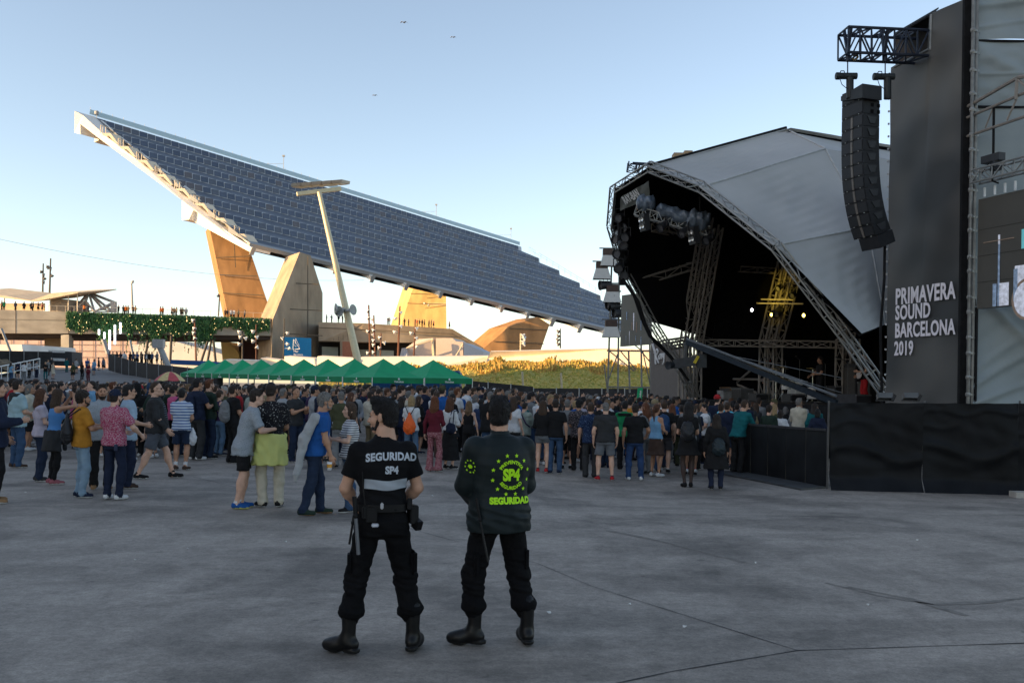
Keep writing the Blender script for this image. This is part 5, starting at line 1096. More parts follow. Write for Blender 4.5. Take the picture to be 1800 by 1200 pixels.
# ================================================================== people: bodies grown from distance fields
SKIN, TOP, BOT, SHOE, HAIR, EXTRA, SOLE = range(7)
def smin(a, b, k):
    h = np.clip(.5 + .5 * (b - a) / k, 0, 1); return b * (1 - h) + a * h - k * h * (1 - h)
class Field:
    def __init__(s): s.pr = []; s.noise = {}
    def cone(s, g, a, b, ra, rb, k=.02, clip=None, sq=None): s.pr.append(('c', g, np.array(a, float), np.array(b, float), ra, rb, k, clip, sq)); return s
    def ell(s, g, c, r, k=.015, rot=None, clip=None): s.pr.append(('e', g, np.array(c, float), np.array(r, float), rot, None, k, clip, None)); return s
    def prof(s, g, kn, k=.02, clip=None, ex=2.4, taper=True): s.pr.append(('p', g, np.array(kn, float), ex, taper, None, k, clip, None)); return s
    def bbox(s, p):
        if p[0] == 'c':
            m = max(p[4], p[5]) * (1.25 if p[8] else 1); return np.minimum(p[2], p[3]) - m, np.maximum(p[2], p[3]) + m
        if p[0] == 'e':
            m = p[3].max() if p[4] is not None else p[3]; return p[2] - m, p[2] + m
        kn = p[2]; return (np.array([(kn[:, 3] - kn[:, 1]).min(), (kn[:, 4] - kn[:, 2]).min(), kn[:, 0].min() - .02]), np.array([(kn[:, 3] + kn[:, 1]).max(), (kn[:, 4] + kn[:, 2]).max(), kn[:, 0].max() + .02]))
    def mesh(s, h):
        B = [s.bbox(p) for p in s.pr]; lo = np.min([b[0] for b in B], 0) - 3 * h - .02; hi = np.max([b[1] for b in B], 0) + 3 * h + .02
        n = np.ceil((hi - lo) / h).astype(int) + 1; G = sorted({p[1] for p in s.pr}); gi = {g: i for i, g in enumerate(G)}
        S = np.full((len(G),) + tuple(n), 1.0, np.float32)
        ax = [lo[i] + h * np.arange(n[i]) for i in range(3)]
        for p, b in zip(s.pr, B):
            mrg = 2.5 * h + p[6] + .015; i0 = np.maximum(((b[0] - mrg - lo) / h).astype(int), 0); i1 = np.minimum(((b[1] + mrg - lo) / h).astype(int) + 2, n)
            X = ax[0][i0[0]:i1[0], None, None]; Y = ax[1][None, i0[1]:i1[1], None]; Z = ax[2][None, None, i0[2]:i1[2]]
            if p[0] == 'c':
                a, bb, ra, rb = p[2], p[3], p[4], p[5]; d = bb - a; L = max(d @ d, 1e-9); t = np.clip(((X - a[0]) * d[0] + (Y - a[1]) * d[1] + (Z - a[2]) * d[2]) / L, 0, 1)
                dx, dy, dz = X - a[0] - t * d[0], Y - a[1] - t * d[1], Z - a[2] - t * d[2]
                if p[8]: dx = dx / p[8][0]; dy = dy / p[8][1]; dz = dz / p[8][2]
                D = np.sqrt(dx * dx + dy * dy + dz * dz) - (ra + (rb - ra) * t)
            elif p[0] == 'e':
                c, r = p[2], p[3]; x, y, z = X - c[0], Y - c[1], Z - c[2]
                if p[4] is not None:
                    m = p[4]; x, y, z = m[0][0] * x + m[0][1] * y + m[0][2] * z, m[1][0] * x + m[1][1] * y + m[1][2] * z, m[2][0] * x + m[2][1] * y + m[2][2] * z
                q = np.sqrt((x / r[0]) ** 2 + (y / r[1]) ** 2 + (z / r[2]) ** 2); D = (q - 1) * r.min() * np.where(q < 1, 1, 1)
            else:
                kn = p[2]; z = ax[2][i0[2]:i1[2]]; w, dd, cx, cy = (np.interp(z, kn[:, 0], kn[:, j])[None, None, :] for j in (1, 2, 3, 4)); e = p[3]
                q = (np.abs((X - cx) / w) ** e + np.abs((Y - cy) / dd) ** e) ** (1 / e); D = (q - 1) * np.minimum(w, dd)
                D = np.maximum(D, np.maximum(kn[0, 0] - z, z - kn[-1, 0])[None, None, :])
            if p[7] is not None:
                for (cp, cn) in p[7]: D = np.maximum(D, (X - cp[0]) * cn[0] + (Y - cp[1]) * cn[1] + (Z - cp[2]) * cn[2])
            sl = (gi[p[1]], slice(i0[0], i1[0]), slice(i0[1], i1[1]), slice(i0[2], i1[2]))
            S[sl] = smin(S[sl], D.astype(np.float32), p[6])
        for g, fn in s.noise.items():
            if g in gi: S[gi[g]] += fn(ax[0][:, None, None], ax[1][None, :, None], ax[2][None, None, :]).astype(np.float32)
        Fm = S.min(0); ID = np.array(G)[S.argmin(0)]
        return surface_nets(Fm, ID, lo, h)
def surface_nets(Fm, ID, lo, h):
    ins = Fm < 0; c = [ins[i:ins.shape[0] - 1 + i, j:ins.shape[1] - 1 + j, k:ins.shape[2] - 1 + k] for i in (0, 1) for j in (0, 1) for k in (0, 1)]
    anyi = c[0].copy(); alli = c[0].copy()
    for x in c[1:]: anyi |= x; alli &= x
    act = anyi & ~alli; idx = np.argwhere(act); num = -np.ones(act.shape, np.int64); num[act] = np.arange(len(idx))
    offs = np.array([(i, j, k) for i in (0, 1) for j in (0, 1) for k in (0, 1)])
    val = np.stack([Fm[idx[:, 0] + o[0], idx[:, 1] + o[1], idx[:, 2] + o[2]] for o in offs], 1)
    acc = np.zeros((len(idx), 3)); cnt = np.zeros(len(idx))
    for a in range(8):
        for b in range(a + 1, 8):
            if np.abs(offs[a] - offs[b]).sum() != 1: continue
            fa, fb = val[:, a], val[:, b]; m = (fa < 0) != (fb < 0); t = np.where(m, fa / np.where(m, fa - fb, 1), 0)
            acc += np.where(m[:, None], offs[a] + t[:, None] * (offs[b] - offs[a]), 0); cnt += m
    V = lo + h * (idx + acc / np.maximum(cnt, 1)[:, None])
    Q = []
    for axn in range(3):
        o1, o2 = [i for i in range(3) if i != axn]
        sl = [slice(None)] * 3; sl2 = [slice(None)] * 3
        sl[axn] = slice(0, -1); sl2[axn] = slice(1, None)
        for o in (o1, o2): sl[o] = slice(1, -1); sl2[o] = slice(1, -1)
        A, Bv = ins[tuple(sl)], ins[tuple(sl2)]; e = np.argwhere(A != Bv); flip = A[A != Bv]
        if not len(e): continue
        base = e.copy(); base[:, o1] += 1; base[:, o2] += 1
        def cell(d1, d2):
            q = base.copy(); q[:, o1] -= d1; q[:, o2] -= d2; return num[q[:, 0], q[:, 1], q[:, 2]]
        q = np.stack([cell(1, 1), cell(0, 1), cell(0, 0), cell(1, 0)], 1)
        if axn == 1: flip = ~flip
        q[~flip] = q[~flip][:, ::-1]; Q.append(q)
    Q = np.concatenate(Q); ctr = V[Q].mean(1); g = np.clip(np.round((ctr - lo) / h).astype(int), 0, np.array(ID.shape) - 1)
    fid = ID[g[:, 0], g[:, 1], g[:, 2]]
    return V, Q, fid
def fold_noise(seed, amp, fz=26, fx=11, z0=None, z1=None):
    r = np.random.RandomState(seed); a, b, c, d = r.uniform(0, 6, 4)
    def f(x, y, z):
        w = amp * (.6 * np.sin(fz * z + 2.2 * np.sin(fx * x + a) + 1.7 * np.sin(fx * 1.3 * y + b)) + .5 * np.sin(fz * 1.9 * z + fx * 1.7 * x - fx * y + c + 1.5 * np.sin(fz * .5 * z + d)) + .35 * np.sin(fx * 3.1 * x + fz * .6 * z + a) * np.sin(fx * 2.4 * y + b))
        return w
    return f
def join(parts):
    vs, fs, ms, o = [], [], [], 0
    for V, Q, m in parts: vs.append(V); fs.append(Q + o); ms.append(m); o += len(V)
    return np.concatenate(vs), np.concatenate(fs), np.concatenate(ms)
def xform(part, rot, t, s=1.0):
    V, Q, m = part; return (V * s) @ np.array(rot).T + np.array(t), Q, m
def np_mesh(name, V, Q, m):
    me = bpy.data.meshes.new(name); me.vertices.add(len(V)); me.vertices.foreach_set('co', np.asarray(V, np.float32).ravel())
    me.loops.add(len(Q) * 4); me.loops.foreach_set('vertex_index', Q.ravel().astype(np.int32)); me.polygons.add(len(Q))
    me.polygons.foreach_set('loop_start', np.arange(0, len(Q) * 4, 4, dtype=np.int32)); me.polygons.foreach_set('loop_total', np.full(len(Q), 4, np.int32))
    me.polygons.foreach_set('material_index', m.astype(np.int32)); me.polygons.foreach_set('use_smooth', np.ones(len(Q), bool)); me.update(calc_edges=True); me.validate(); return me
def rotm(yaw=0, pitch=0, roll=0): return np.array((Matrix.Rotation(-R(yaw), 3, 'Z') @ Matrix.Rotation(R(pitch), 3, 'X') @ Matrix.Rotation(R(roll), 3, 'Y')))
# ---- hands (right, palm towards -x, fingers down, thumb forward)
def make_hand(v=.0055, curl=1.0):
    f = Field(); f.ell(0, (0, 0, -.05), (.016, .040, .052), .01); f.cone(0, (0, 0, .03), (0, 0, -.03), .026, .030, .02, sq=(.75, 1, 1))
    for y, L, zz in ((.029, .070, -.088), (.010, .080, -.094), (-.010, .074, -.092), (-.028, .058, -.084)):
        a = np.array((0, y, zz)); b = a + np.array((-.014 * curl, y * .12, -L * .52)); c = b + np.array((-.030 * curl, 0, -L * .42))
        f.cone(0, a, b, .0098, .0088, .004); f.cone(0, b, c, .0088, .0072, .004)
    a = np.array((-.004, .030, -.025)); b = np.array((-.016, .056, -.058)); c = np.array((-.026, .056, -.088)); f.cone(0, a, b, .014, .011, .01); f.cone(0, b, c, .011, .0085, .004)
    return f.mesh(v)
HAND_R = make_hand(); HAND_F = make_hand(curl=1.9)
def mirror_part(p): V, Q, m = p; V = V.copy(); V[:, 0] *= -1; return V, Q[:, ::-1].copy(), m
def place_hand(w, d, thumb, right, part, s=1.0):
    d = np.array(d) / np.linalg.norm(d); z = -d; y = np.array(thumb, float); y = y - z * (y @ z); y /= np.linalg.norm(y) + 1e-9; x = np.cross(y, z)
    p = part if right else mirror_part(part)
    return xform(p, np.stack([x, y, z], 1), w, s)
# ---- heads, looking along +y
def make_head(hair='short', v=.0075, beard=0, cap=None, glasses=False, fem=False, seed=0, vol=1.0, quiff=0):
    f = Field(); s = .985
    f.ell(SKIN, (0, -.012, .030), (.074, .092, .092), .02); f.ell(SKIN, (0, .022, -.03), (.060, .072, .082), .02); f.ell(SKIN, (0, .050, -.088), (.034 if fem else .040, .036, .028), .02)
    f.cone(SKIN, (0, .086, .012), (0, .110, -.028), .008, .0135, .010); f.ell(SKIN, (0, .098, -.034), (.017, .013, .010), .006); f.cone(SKIN, (-.034, .076, .024), (.034, .076, .024), .011, .011, .012)
    f.ell(SKIN, (0, .089, -.060), (.022, .011, .0065), .005); f.ell(SKIN, (0, .086, -.070), (.019, .011, .0065), .005)
    for q in (-1, 1):
        f.ell(SKIN, (q * .040, .054, -.028), (.026, .028, .030), .012); f.ell(SKIN, (q * .081, -.010, -.010), (.010, .019, .031), .006, rot=np.array(Matrix.Rotation(q * R(22), 3, 'Z').transposed())); f.cone(SKIN, (q * .044, -.0, -.085), (q * .02, .05, -.098), .02, .02, .02)
        if not glasses: f.ell(HAIR, (q * .030, .0835, .004), (.013, .006, .0055), .001); f.cone(HAIR, (q * .018, .0885, .024), (q * .044, .079, .027), .0055, .004, .001)
    f.cone(SKIN, (0, -.022, -.06), (0, -.035, -.19), .052 if not fem else .045, .060 if not fem else .052, .03)
    if glasses:
        for q in (-1, 1): f.ell(EXTRA, (q * .031, .088, .004), (.025, .010, .018), .002); f.cone(EXTRA, (q * .054, .078, .008), (q * .078, -.005, .006), .004, .004, .001)
        f.cone(EXTRA, (-.01, .094, .008), (.01, .094, .008), .004, .004, .001)
    face = [((0, .040, .035), (0, .80, -.60))]
    if hair in ('short', 'curly', 'thin'):
        r = {'short': .006, 'curly': .020, 'thin': .002}[hair] * vol
        f.ell(HAIR, (0, -.018, .036), (.076 + r, .094 + r, .093 + r * 1.4), .01, clip=[((0, .052 if hair != 'thin' else .0, .045), (0, .72, -.69)), ((0, 0, .002), (0, .6, -1))]); f.ell(HAIR, (0, -.050, -.030), (.066 + r * .6, .056 + r * .4, .060), .01, clip=[((0, -.012, 0), (0, 1, -.15))])
        if hair == 'short': f.cone(HAIR, (-.04, .045, .115), (.04, .05, .115), .022 + quiff, .022 + quiff, .02)
    elif hair == 'shaved':
        f.ell(HAIR, (0, -.016, .033), (.0765, .0945, .0945), .006, clip=[((0, .058, .05), (0, .72, -.69)), ((0, 0, .002), (0, .6, -1))]); f.ell(HAIR, (0, -.050, -.030), (.064, .054, .055), .01, clip=[((0, -.016, 0), (0, 1, -.15))])
    elif hair in ('long', 'bob', 'pony', 'bun'):
        f.ell(HAIR, (0, -.018, .036), (.086, .102, .104), .015, clip=[((0, .050, .05), (0, .85, -.53))])
        if hair == 'long':
            f.cone(HAIR, (0, -.052, .0), (0, -.085, -.17), .082, .090, .03, sq=(1.15, .72, 1)); f.cone(HAIR, (0, -.085, -.17), (0, -.10, -.33), .088, .062, .03, sq=(1.2, .55, 1))
            for q in (-1, 1): f.cone(HAIR, (q * .070, .005, .0), (q * .082, -.02, -.17), .026, .03, .03)
        elif hair == 'bob':
            f.cone(HAIR, (0, -.045, .0), (0, -.048, -.10), .082, .080, .03, sq=(1.12, .9, 1))
            for q in (-1, 1): f.cone(HAIR, (q * .072, .012, .02), (q * .070, .015, -.075), .024, .022, .02)
        else:
            f.ell(HAIR, (0, -.050, -.030), (.068, .056, .060), .015, clip=[((0, -.005, 0), (0, 1, -.15))])
            if hair == 'pony': f.cone(HAIR, (0, -.115, .05), (0, -.15, -.02), .026, .034, .02); f.cone(HAIR, (0, -.15, -.02), (.01, -.125, -.30), .034, .016, .02)
            else: f.ell(HAIR, (0, -.10, .10), (.042, .042, .04), .01)
    if beard:
        f.ell(HAIR, (0, .046, -.082), (.047 + .01 * beard, .043 + .008 * beard, .040 + .012 * beard), .01, clip=[((0, .0, -.052), (0, .25, 1))]); f.cone(HAIR, (-.022, .092, -.051), (.022, .092, -.051), .006, .006, .004)
        for q in (-1, 1): f.cone(HAIR, (q * .066, .006, -.02), (q * .050, .034, -.085), .008, .014, .012)
    if cap:
        f.ell(EXTRA, (0, -.014, .040), (.086, .104, .100), .008, clip=[((0, 0, .028), (0, .12, -1))])
        if cap == 'peak': f.ell(EXTRA, (0, .118, .042), (.062, .060, .009), .01, rot=np.array(Matrix.Rotation(R(-14), 3, 'X').transposed()))
        elif cap == 'hat': f.ell(EXTRA, (0, -.01, .045), (.145, .155, .010), .01)
        elif cap == 'hood':
            f.ell(EXTRA, (0, -.03, .02), (.100, .115, .125), .02, clip=[((0, .055, .03), (0, .9, -.44))]); f.cone(EXTRA, (0, -.05, -.06), (0, -.06, -.17), .09, .12, .04)
    rs = np.random.RandomState(seed); a, b = rs.uniform(0, 6, 2); amp = {'curly': .0075, 'long': .005, 'bob': .004, 'pony': .003, 'bun': .003}.get(hair, .0016); fr = 95 if hair in ('curly', 'short') else 150
    f.noise[HAIR] = lambda x, y, z: amp * (np.sin(fr * x + 3 * np.sin(30 * z + a)) * np.sin(fr * .8 * y + b + (2.0 * np.sin(22 * z) if hair in ('long', 'pony', 'bob') else fr * z)) + .5 * np.sin(190 * x + 60 * y + a))
    V, Q, m = f.mesh(v); return V * s, Q, m
# ---- whole figures, 1.75 m tall before scaling, looking along +y
ARMS = {'down': (.262, .035, .875), 'front': (.085, .27, 1.07), 'cup': (.13, .31, 1.17), 'phone': (.07, .32, 1.24), 'photo': (.10, .26, 1.60), 'pocket': (.215, .12, .935), 'hips': (.205, .03, 1.01), 'cross': (-.04, .205, 1.17), 'back': (.05, -.20, 1.00), 'up': (.24, .16, 1.86),
        'swingf': (.25, .20, .93), 'swingb': (.26, -.17, .93), 'rest': (.10, .38, 1.12), 'clasp': (.05, .24, .98), 'out': (.30, .26, 1.02)}
def ik(S, T, l1, l2, pole):
    S = np.array(S, float); T = np.array(T, float); d = T - S; L = np.linalg.norm(d)
    if L > (l1 + l2) * .995: T = S + d / L * (l1 + l2) * .995; d = T - S; L = np.linalg.norm(d)
    a = (l1 * l1 - l2 * l2 + L * L) / (2 * L); hh = math.sqrt(max(0, l1 * l1 - a * a)); u = d / L; p = np.array(pole, float); p = p - u * (p @ u); p /= np.linalg.norm(p) + 1e-9
    return S + u * a + p * hh, T
def make_person(fem=False, build=1.0, arms=('down', 'down'), legs=((-.105, 0), (.105, 0)), toes=(-12, 12), lean=0.0, sway=0.0, top='tee', bot='jeans', head=None, head_yaw=0, head_pitch=0, vox=.016, seed=1, hands=True, hem=None, sit=False, belly=0.0, extra=None, knees=None, amp=1.0, arm_poles=None, shoe='shoe', noise_fn=None):
    f = Field(); bw = build; sw = (.160 if fem else .182) * (.5 + .5 * bw)
    def C(z): t = max(0, (z - .9) / .6); return sway * t, lean * t            # centre line of the trunk
    loose = {'tee': .010, 'shirt': .020, 'long': .010, 'tank': .004, 'jacket': .030, 'hoodie': .030, 'dress': .012, 'coat': .030, 'blouse': .018, 'polo': .010, 'uniform': .006}[top]
    hemz = hem if hem is not None else {'tee': .86, 'shirt': .82, 'long': .88, 'tank': .93, 'jacket': .80, 'hoodie': .82, 'dress': .58, 'coat': .46, 'blouse': .86, 'polo': .86, 'uniform': .98}[top]
    if fem: base = [(.80, .184, .128), (.90, .182, .134), (1.0, .152, .110), (1.08, .128, .092), (1.16, .138, .100), (1.27, .155, .118), (1.36, .150, .104), (1.41, .128, .085), (1.45, .070, .060), (1.475, .056, .052)]
    else: base = [(.80, .178, .128), (.90, .178, .134), (1.0, .165, .118), (1.08, .152, .106), (1.16, .160, .112), (1.28, .174, .122), (1.36, .172, .116), (1.41, .152, .100), (1.455, .095, .074), (1.48, .062, .060)]
    kn = []
    for z, w, d in base:
        cx, cy = C(z); bl = belly * math.exp(-((z - 1.05) / .13) ** 2); kn.append((z, w * bw + loose, d * bw + loose + bl, cx, cy - .008 + bl * .8))
    zs = [k[0] for k in kn]
    def at(z): return [float(np.interp(z, zs, [k[j] for k in kn])) for j in (1, 2, 3, 4)]
    fl = {'dress': 1.38, 'coat': 1.28}.get(top, 1.03)
    kk = []
    for z in sorted({hemz, *[z for z in zs if z > hemz]}):
        if z < .80:
            w, d, cx, cy = at(.80); g = 1 + (fl - 1) * (.80 - z) / (.80 - hemz + 1e-6); kk.append((z, w * g, d * g * 1.1, 0, 0))
        else: w, d, cx, cy = at(z); kk.append((z, w, d, cx, cy))
    if top in ('dress', 'coat') and hemz < .8: kk.insert(1, (.80,) + tuple([at(.80)[0] * 1.03, at(.80)[1] * 1.05, 0, 0]))
    if top in ('jacket', 'hoodie', 'coat'): kk[-2] = (kk[-2][0],) + (kk[-2][1] + .01, kk[-2][2] + .01) + tuple(kk[-2][3:]); f.cone(TOP, (C(1.46)[0], C(1.46)[1] - .015, 1.45), (C(1.5)[0], C(1.5)[1] - .015, 1.505), .070 * (.5 + .5 * bw), .066, .02, clip=[((0, 0, 1.515), (0, 0, 1))])
    if top in ('shirt', 'polo', 'uniform'): f.cone(TOP, (C(1.46)[0], C(1.46)[1] - .012, 1.45), (C(1.5)[0], C(1.5)[1] - .012, 1.488), .064, .060, .02, clip=[((0, 0, 1.500), (0, .2, 1))])
    f.prof(TOP, kk, .025)
    if fem:
        for q in (-1, 1): c = C(1.25); f.ell(TOP, (q * .062 + c[0], .085 * bw + c[1], 1.245), (.058, .050 + loose, .058), .03)
    # skin under neckline
    c = C(1.47); f.cone(SKIN, (c[0], c[1] - .02, 1.40), (c[0], c[1] - .025, 1.53), .060 if not fem else .050, .050 if not fem else .044, .03)
    if top == 'tank':
        f.prof(SKIN, [(z, w * bw, d * bw, C(z)[0], C(z)[1] - .008) for z, w, d in base if z >= 1.0], .02)
    # arms
    hparts = []
    for side, (arm, pole) in enumerate(zip(arms, arm_poles or (None, None))):
        q = -1 if side == 0 else 1; cs = C(1.42); S = (q * (sw - .012) + cs[0], cs[1] - .012, 1.392)
        tgt = ARMS[arm] if isinstance(arm, str) else arm; T = (q * tgt[0] + cs[0] * (1 if tgt[2] > 1.1 else .5), tgt[1] + cs[1] * (1 if tgt[2] > 1.1 else .5), tgt[2])
        E, T = ik(S, T, .285, .255, pole or ((q * .55, -.75, -.35) if tgt[2] < 1.5 else (q * .8, .1, -.5)))
        d = (T - E) / np.linalg.norm(T - E); ud = (E - np.array(S)) / np.linalg.norm(E - np.array(S)); rr = (.046 if not fem else .038) * (.6 + .4 * bw)
        f.ell(SKIN if top == 'tank' else TOP, S, np.array((.056, .060, .056)) * (1 if not fem else .86) * (.8 + .2 * bw) + (loose * .25 if top != 'tank' else 0), .06)
        f.cone(SKIN, S, E, rr * 1.05, rr * .86, .02); f.cone(SKIN, E, T, rr * .88, rr * .58, .02); f.ell(SKIN, E + d * .06, (rr * .95,) * 3, .03)
        if top in ('long', 'jacket', 'hoodie', 'coat', 'blouse'):
            f.cone(TOP, S, E, rr * 1.12 + loose, rr * .95 + loose, .03); f.cone(TOP, E, T + d * .0, rr * .98 + loose, rr * .72 + loose * .8, .03, clip=[(T - d * .005, d)])
        elif top != 'tank':
            u = np.array(S) + ud * (.19 if top in ('tee', 'polo', 'dress', 'uniform') else .235); f.cone(TOP, S, u + ud * .03, rr * 1.18 + loose * .9, rr * 1.12 + loose + .006, .03, clip=[(u, ud)])
        if hands: hparts.append(place_hand(T + d * .012, d if arm != 'rest' else (d + np.array((0, 0, -.1))), (0, 1, .25) if tgt[2] < 1.0 else (q * -.1, .15, 1), side == 1, HAND_R if arm in ('down', 'swingf', 'swingb') else HAND_F, .98 if not fem else .88))
        else: f.ell(SKIN, T + d * .06, (.030, .035, .062), .02)
    # legs
    hipz = .885
    for side in (0, 1):
        q = -1 if side == 0 else 1; fx, fy = legs[side][:2]; lift = legs[side][2] if len(legs[side]) > 2 else 0
        Hp = np.array((q * .086 * (.6 + .4 * bw), 0, hipz)); An = np.array((fx, fy - .03, .085 + lift)); ty = R(toes[side]); tdir = np.array((math.sin(ty), math.cos(ty), 0))
        if sit: K = np.array((q * .16, .40, .50)); An = np.array((q * .18, .38, .085))
        else: K, An = ik(Hp, An, .405, .405, knees[side] if knees else tdir * 1.0 + np.array((q * .15, 0, 0)))
        heel = An + np.array((0, 0, -.085 + .045)) - tdir * .035; toe = An + np.array((0, 0, -.085 + .034)) + tdir * .155; g0 = lift
        if shoe == 'boot':
            f.cone(SHOE, heel + np.array((0, 0, .004)), toe - tdir * .03, .043, .042, .03, clip=[((0, 0, lift), (0, 0, -1))]); f.cone(SHOE, toe - tdir * .05 + np.array((0, 0, .006)), toe + tdir * .005, .046, .040, .03, clip=[((0, 0, lift), (0, 0, -1))])
            f.cone(SHOE, heel + np.array((0, 0, .02)) + tdir * .03, An + np.array((0, 0, .20)) - tdir * .005, .044, .054, .03); f.cone(SHOE, An + tdir * .02, toe - tdir * .06, .044, .038, .04); f.cone(SHOE, heel - tdir * .012 + np.array((0, 0, -.03)), heel + np.array((0, 0, -.03)) + tdir * .03, .042, .042, .005, clip=[((0, 0, lift), (0, 0, -1)), ((0, 0, lift + .03), (0, 0, 1))])
            f.prof(SHOE, [(lift, 1, 1, 0, 0)], .001) if False else None
        else:
            f.cone(SHOE, heel, toe, .041, .036, .02, clip=[((0, 0, lift), (0, 0, -1))]); f.cone(SHOE, heel + tdir * .03 + np.array((0, 0, .02)), toe - tdir * .07, .038, .036, .02); f.cone(SHOE, heel + np.array((0, 0, .01)), heel + np.array((0, 0, .05)), .037, .036, .02, clip=[(An + np.array((0, 0, .005)), (0, 0, 1))])
        tr_, kr, cr, ar = (.084, .054, .055, .036) if not fem else (.083, .050, .050, .032); tr_ *= (.55 + .45 * bw); calf = K + (An - K) * .30 - tdir * .012
        if bot in ('shorts', 'hotpants', 'skirt', 'bermuda') or top == 'dress':
            gk = EXTRA if bot == 'skirt' and extra == 'tights' else SKIN
            f.cone(gk, Hp, K, tr_, kr, .03); f.cone(gk, K, An, kr * .96, ar, .03); f.ell(gk, calf, (cr, cr * 1.08, .10), .04); f.cone(gk, An, An + np.array((0, 0, -.05)), ar * 1.05, ar, .02)
            if extra == 'socks': f.cone(EXTRA, An + np.array((0, 0, -.03)), An + (K - An) * .24, ar * 1.12, ar * 1.2, .01, clip=[(An + (K - An) * .24, (K - An) / np.linalg.norm(K - An))])
            elif gk == SKIN: f.cone(EXTRA, An + np.array((0, 0, -.03)), An + np.array((0, 0, .015)), ar * 1.14, ar * 1.14, .01)
        if bot in ('jeans', 'trousers', 'flare', 'leggings', 'loose', 'cargo'):
            a_ = {'jeans': (.090, .068, .056), 'trousers': (.094, .074, .066), 'flare': (.090, .064, .100), 'leggings': (.084, .053, .037), 'loose': (.098, .084, .080), 'cargo': (.095, .077, .074)}[bot]; mlt = (.55 + .45 * bw) * (.95 if fem else 1)
            An2 = An + np.array((0, 0, -.045 if bot != 'leggings' else .0)); 
            if bot == 'cargo': An2 = An + (K - An) * .42
            f.cone(BOT, Hp, K, a_[0] * mlt, a_[1] * mlt, .03); f.cone(BOT, K, An2, a_[1] * mlt, a_[2] * mlt, .03, clip=[(An2 + np.array((0, 0, -.005)), (0, 0, -1))])
            if bot == 'cargo': f.ell(BOT, An2 + np.array((q * .008, -.008, .02)), (.083, .086, .055), .03); f.cone(BOT, An2, An + (K - An) * .34, .080, .058, .03)
            else: f.ell(BOT, calf, (cr + .014, cr + .017, .11), .04); f.ell(BOT, An2 + np.array((0, 0, .05)), (a_[2] * mlt + .004,) * 2 + (.035,), .02)
            if bot == 'leggings': f.cone(SKIN, An, An + np.array((0, 0, -.05)), ar, ar, .02)
        elif bot in ('shorts', 'hotpants', 'bermuda'):
            t = {'shorts': .80, 'hotpants': .40, 'bermuda': 1.02}[bot]; E_ = Hp + (K - Hp) * t; u = (K - Hp) / np.linalg.norm(K - Hp); mlt = (.55 + .45 * bw)
            f.cone(BOT, Hp, E_ + u * .02, .098 * mlt, (.096 if bot != 'hotpants' else .094) * mlt, .03, clip=[(E_, u)])
    if bot == 'skirt' and top != 'dress': f.prof(BOT, [(.22 if extra == 'maxi' else .52, .25, .21, 0, 0), (.60, .21, .165, 0, 0), (.85, .178 * bw, .128 * bw, 0, -.005), (.98, .145 * bw, .105 * bw, 0, 0)], .02)
    elif not (top == 'dress'):
        f.prof(BOT, [(.815, .158 * bw, .108 * bw, 0, -.01), (.90, .168 * bw, .120 * bw, 0, -.012), (1.00, (.136 if fem else .150) * bw, .102 * bw, C(1)[0], C(1)[1] - .006)], .03); f.ell(BOT, (0, -.052, .87), (.128 * bw, .080 * bw, .085), .04)
    f.noise[TOP] = fold_noise(seed, (.0056 if top != 'tank' else .0008) * amp, 26, 11); f.noise[BOT] = fold_noise(seed + 50, (.0058 if bot in ('loose', 'cargo') else .0048) * amp, 30, 12)
    if noise_fn: f.noise.update(noise_fn)
    parts = [f.mesh(vox)]
    if head is not None:
        c = C(1.60); parts.append(xform(head, rotm(head_yaw, head_pitch), (c[0], c[1] + .012, 1.627)))
    parts += hparts
    V, Q, m = join(parts); zc = V[Q].mean(1)[:, 2]; z0 = V[:, 2].min(); V = V - np.array((0, 0, z0)); m = np.where((m == SHOE) & (zc - z0 < .026), SOLE, m)
    return V, Q, m
HEADS = {}
def head(key, **k):
    kk = (key,) + tuple(sorted(k.items()))
    if kk not in HEADS: HEADS[kk] = make_head(key, **k)
    return HEADS[kk]
# ---- cloth and skin materials
def skin_m(k): return M('skin_%d' % k, [(.49, .28, .19), (.40, .215, .135), (.56, .34, .245), (.27, .145, .09), (.12, .065, .045)][k], .55, var=.10, scale=14, spec=.35)
def hair_m(k): return M('hair_' + k, bump=.6, bscale=160, rgb= {'black': (.010, .008, .008), 'dark': (.022, .014, .010), 'brown': (.050, .028, .016), 'auburn': (.085, .034, .016), 'blond': (.32, .22, .11), 'grey': (.16, .15, .14), 'white': (.40, .38, .35), 'red': (.12, .04, .015), 'light': (.15, .09, .045)}[k], rough=.55, var=.35, scale=60, spec=.35, stretch=(1, 1, .35))
CL = {'black': (.010, .010, .011), 'charcoal': (.030, .031, .033), 'navy': (.012, .018, .040), 'blue': (.012, .075, .26), 'sky': (.16, .32, .48), 'lblue': (.30, .40, .50), 'denim': (.035, .070, .135), 'ldenim': (.20, .29, .38), 'ddenim': (.014, .024, .050), 'white': (.58, .59, .60), 'grey': (.16, .165, .17), 'lgrey': (.32, .33, .34), 'mustard': (.42, .185, .022), 'maroon': (.10, .012, .022), 'red': (.36, .018, .022), 'pink': (.55, .10, .22), 'green': (.012, .20, .075), 'olive': (.055, .058, .030), 'khaki': (.22, .17, .10), 'cream': (.48, .44, .35), 'brown': (.055, .034, .026), 'teal': (.006, .095, .105), 'turq': (.10, .42, .55), 'lilac': (.42, .38, .45), 'yellow': (.55, .55, .16), 'purple': (.035, .018, .060), 'orange': (.55, .13, .02), 'tan': (.26, .15, .075), 'dgreen': (.016, .030, .022), 'ggreen': (.26, .30, .26), 'rose': (.30, .10, .12)}
def cloth(c, bump=.25): return M('cloth_' + c, CL[c], .85, var=.14, scale=9, bump=bump, bscale=30, spec=.2)
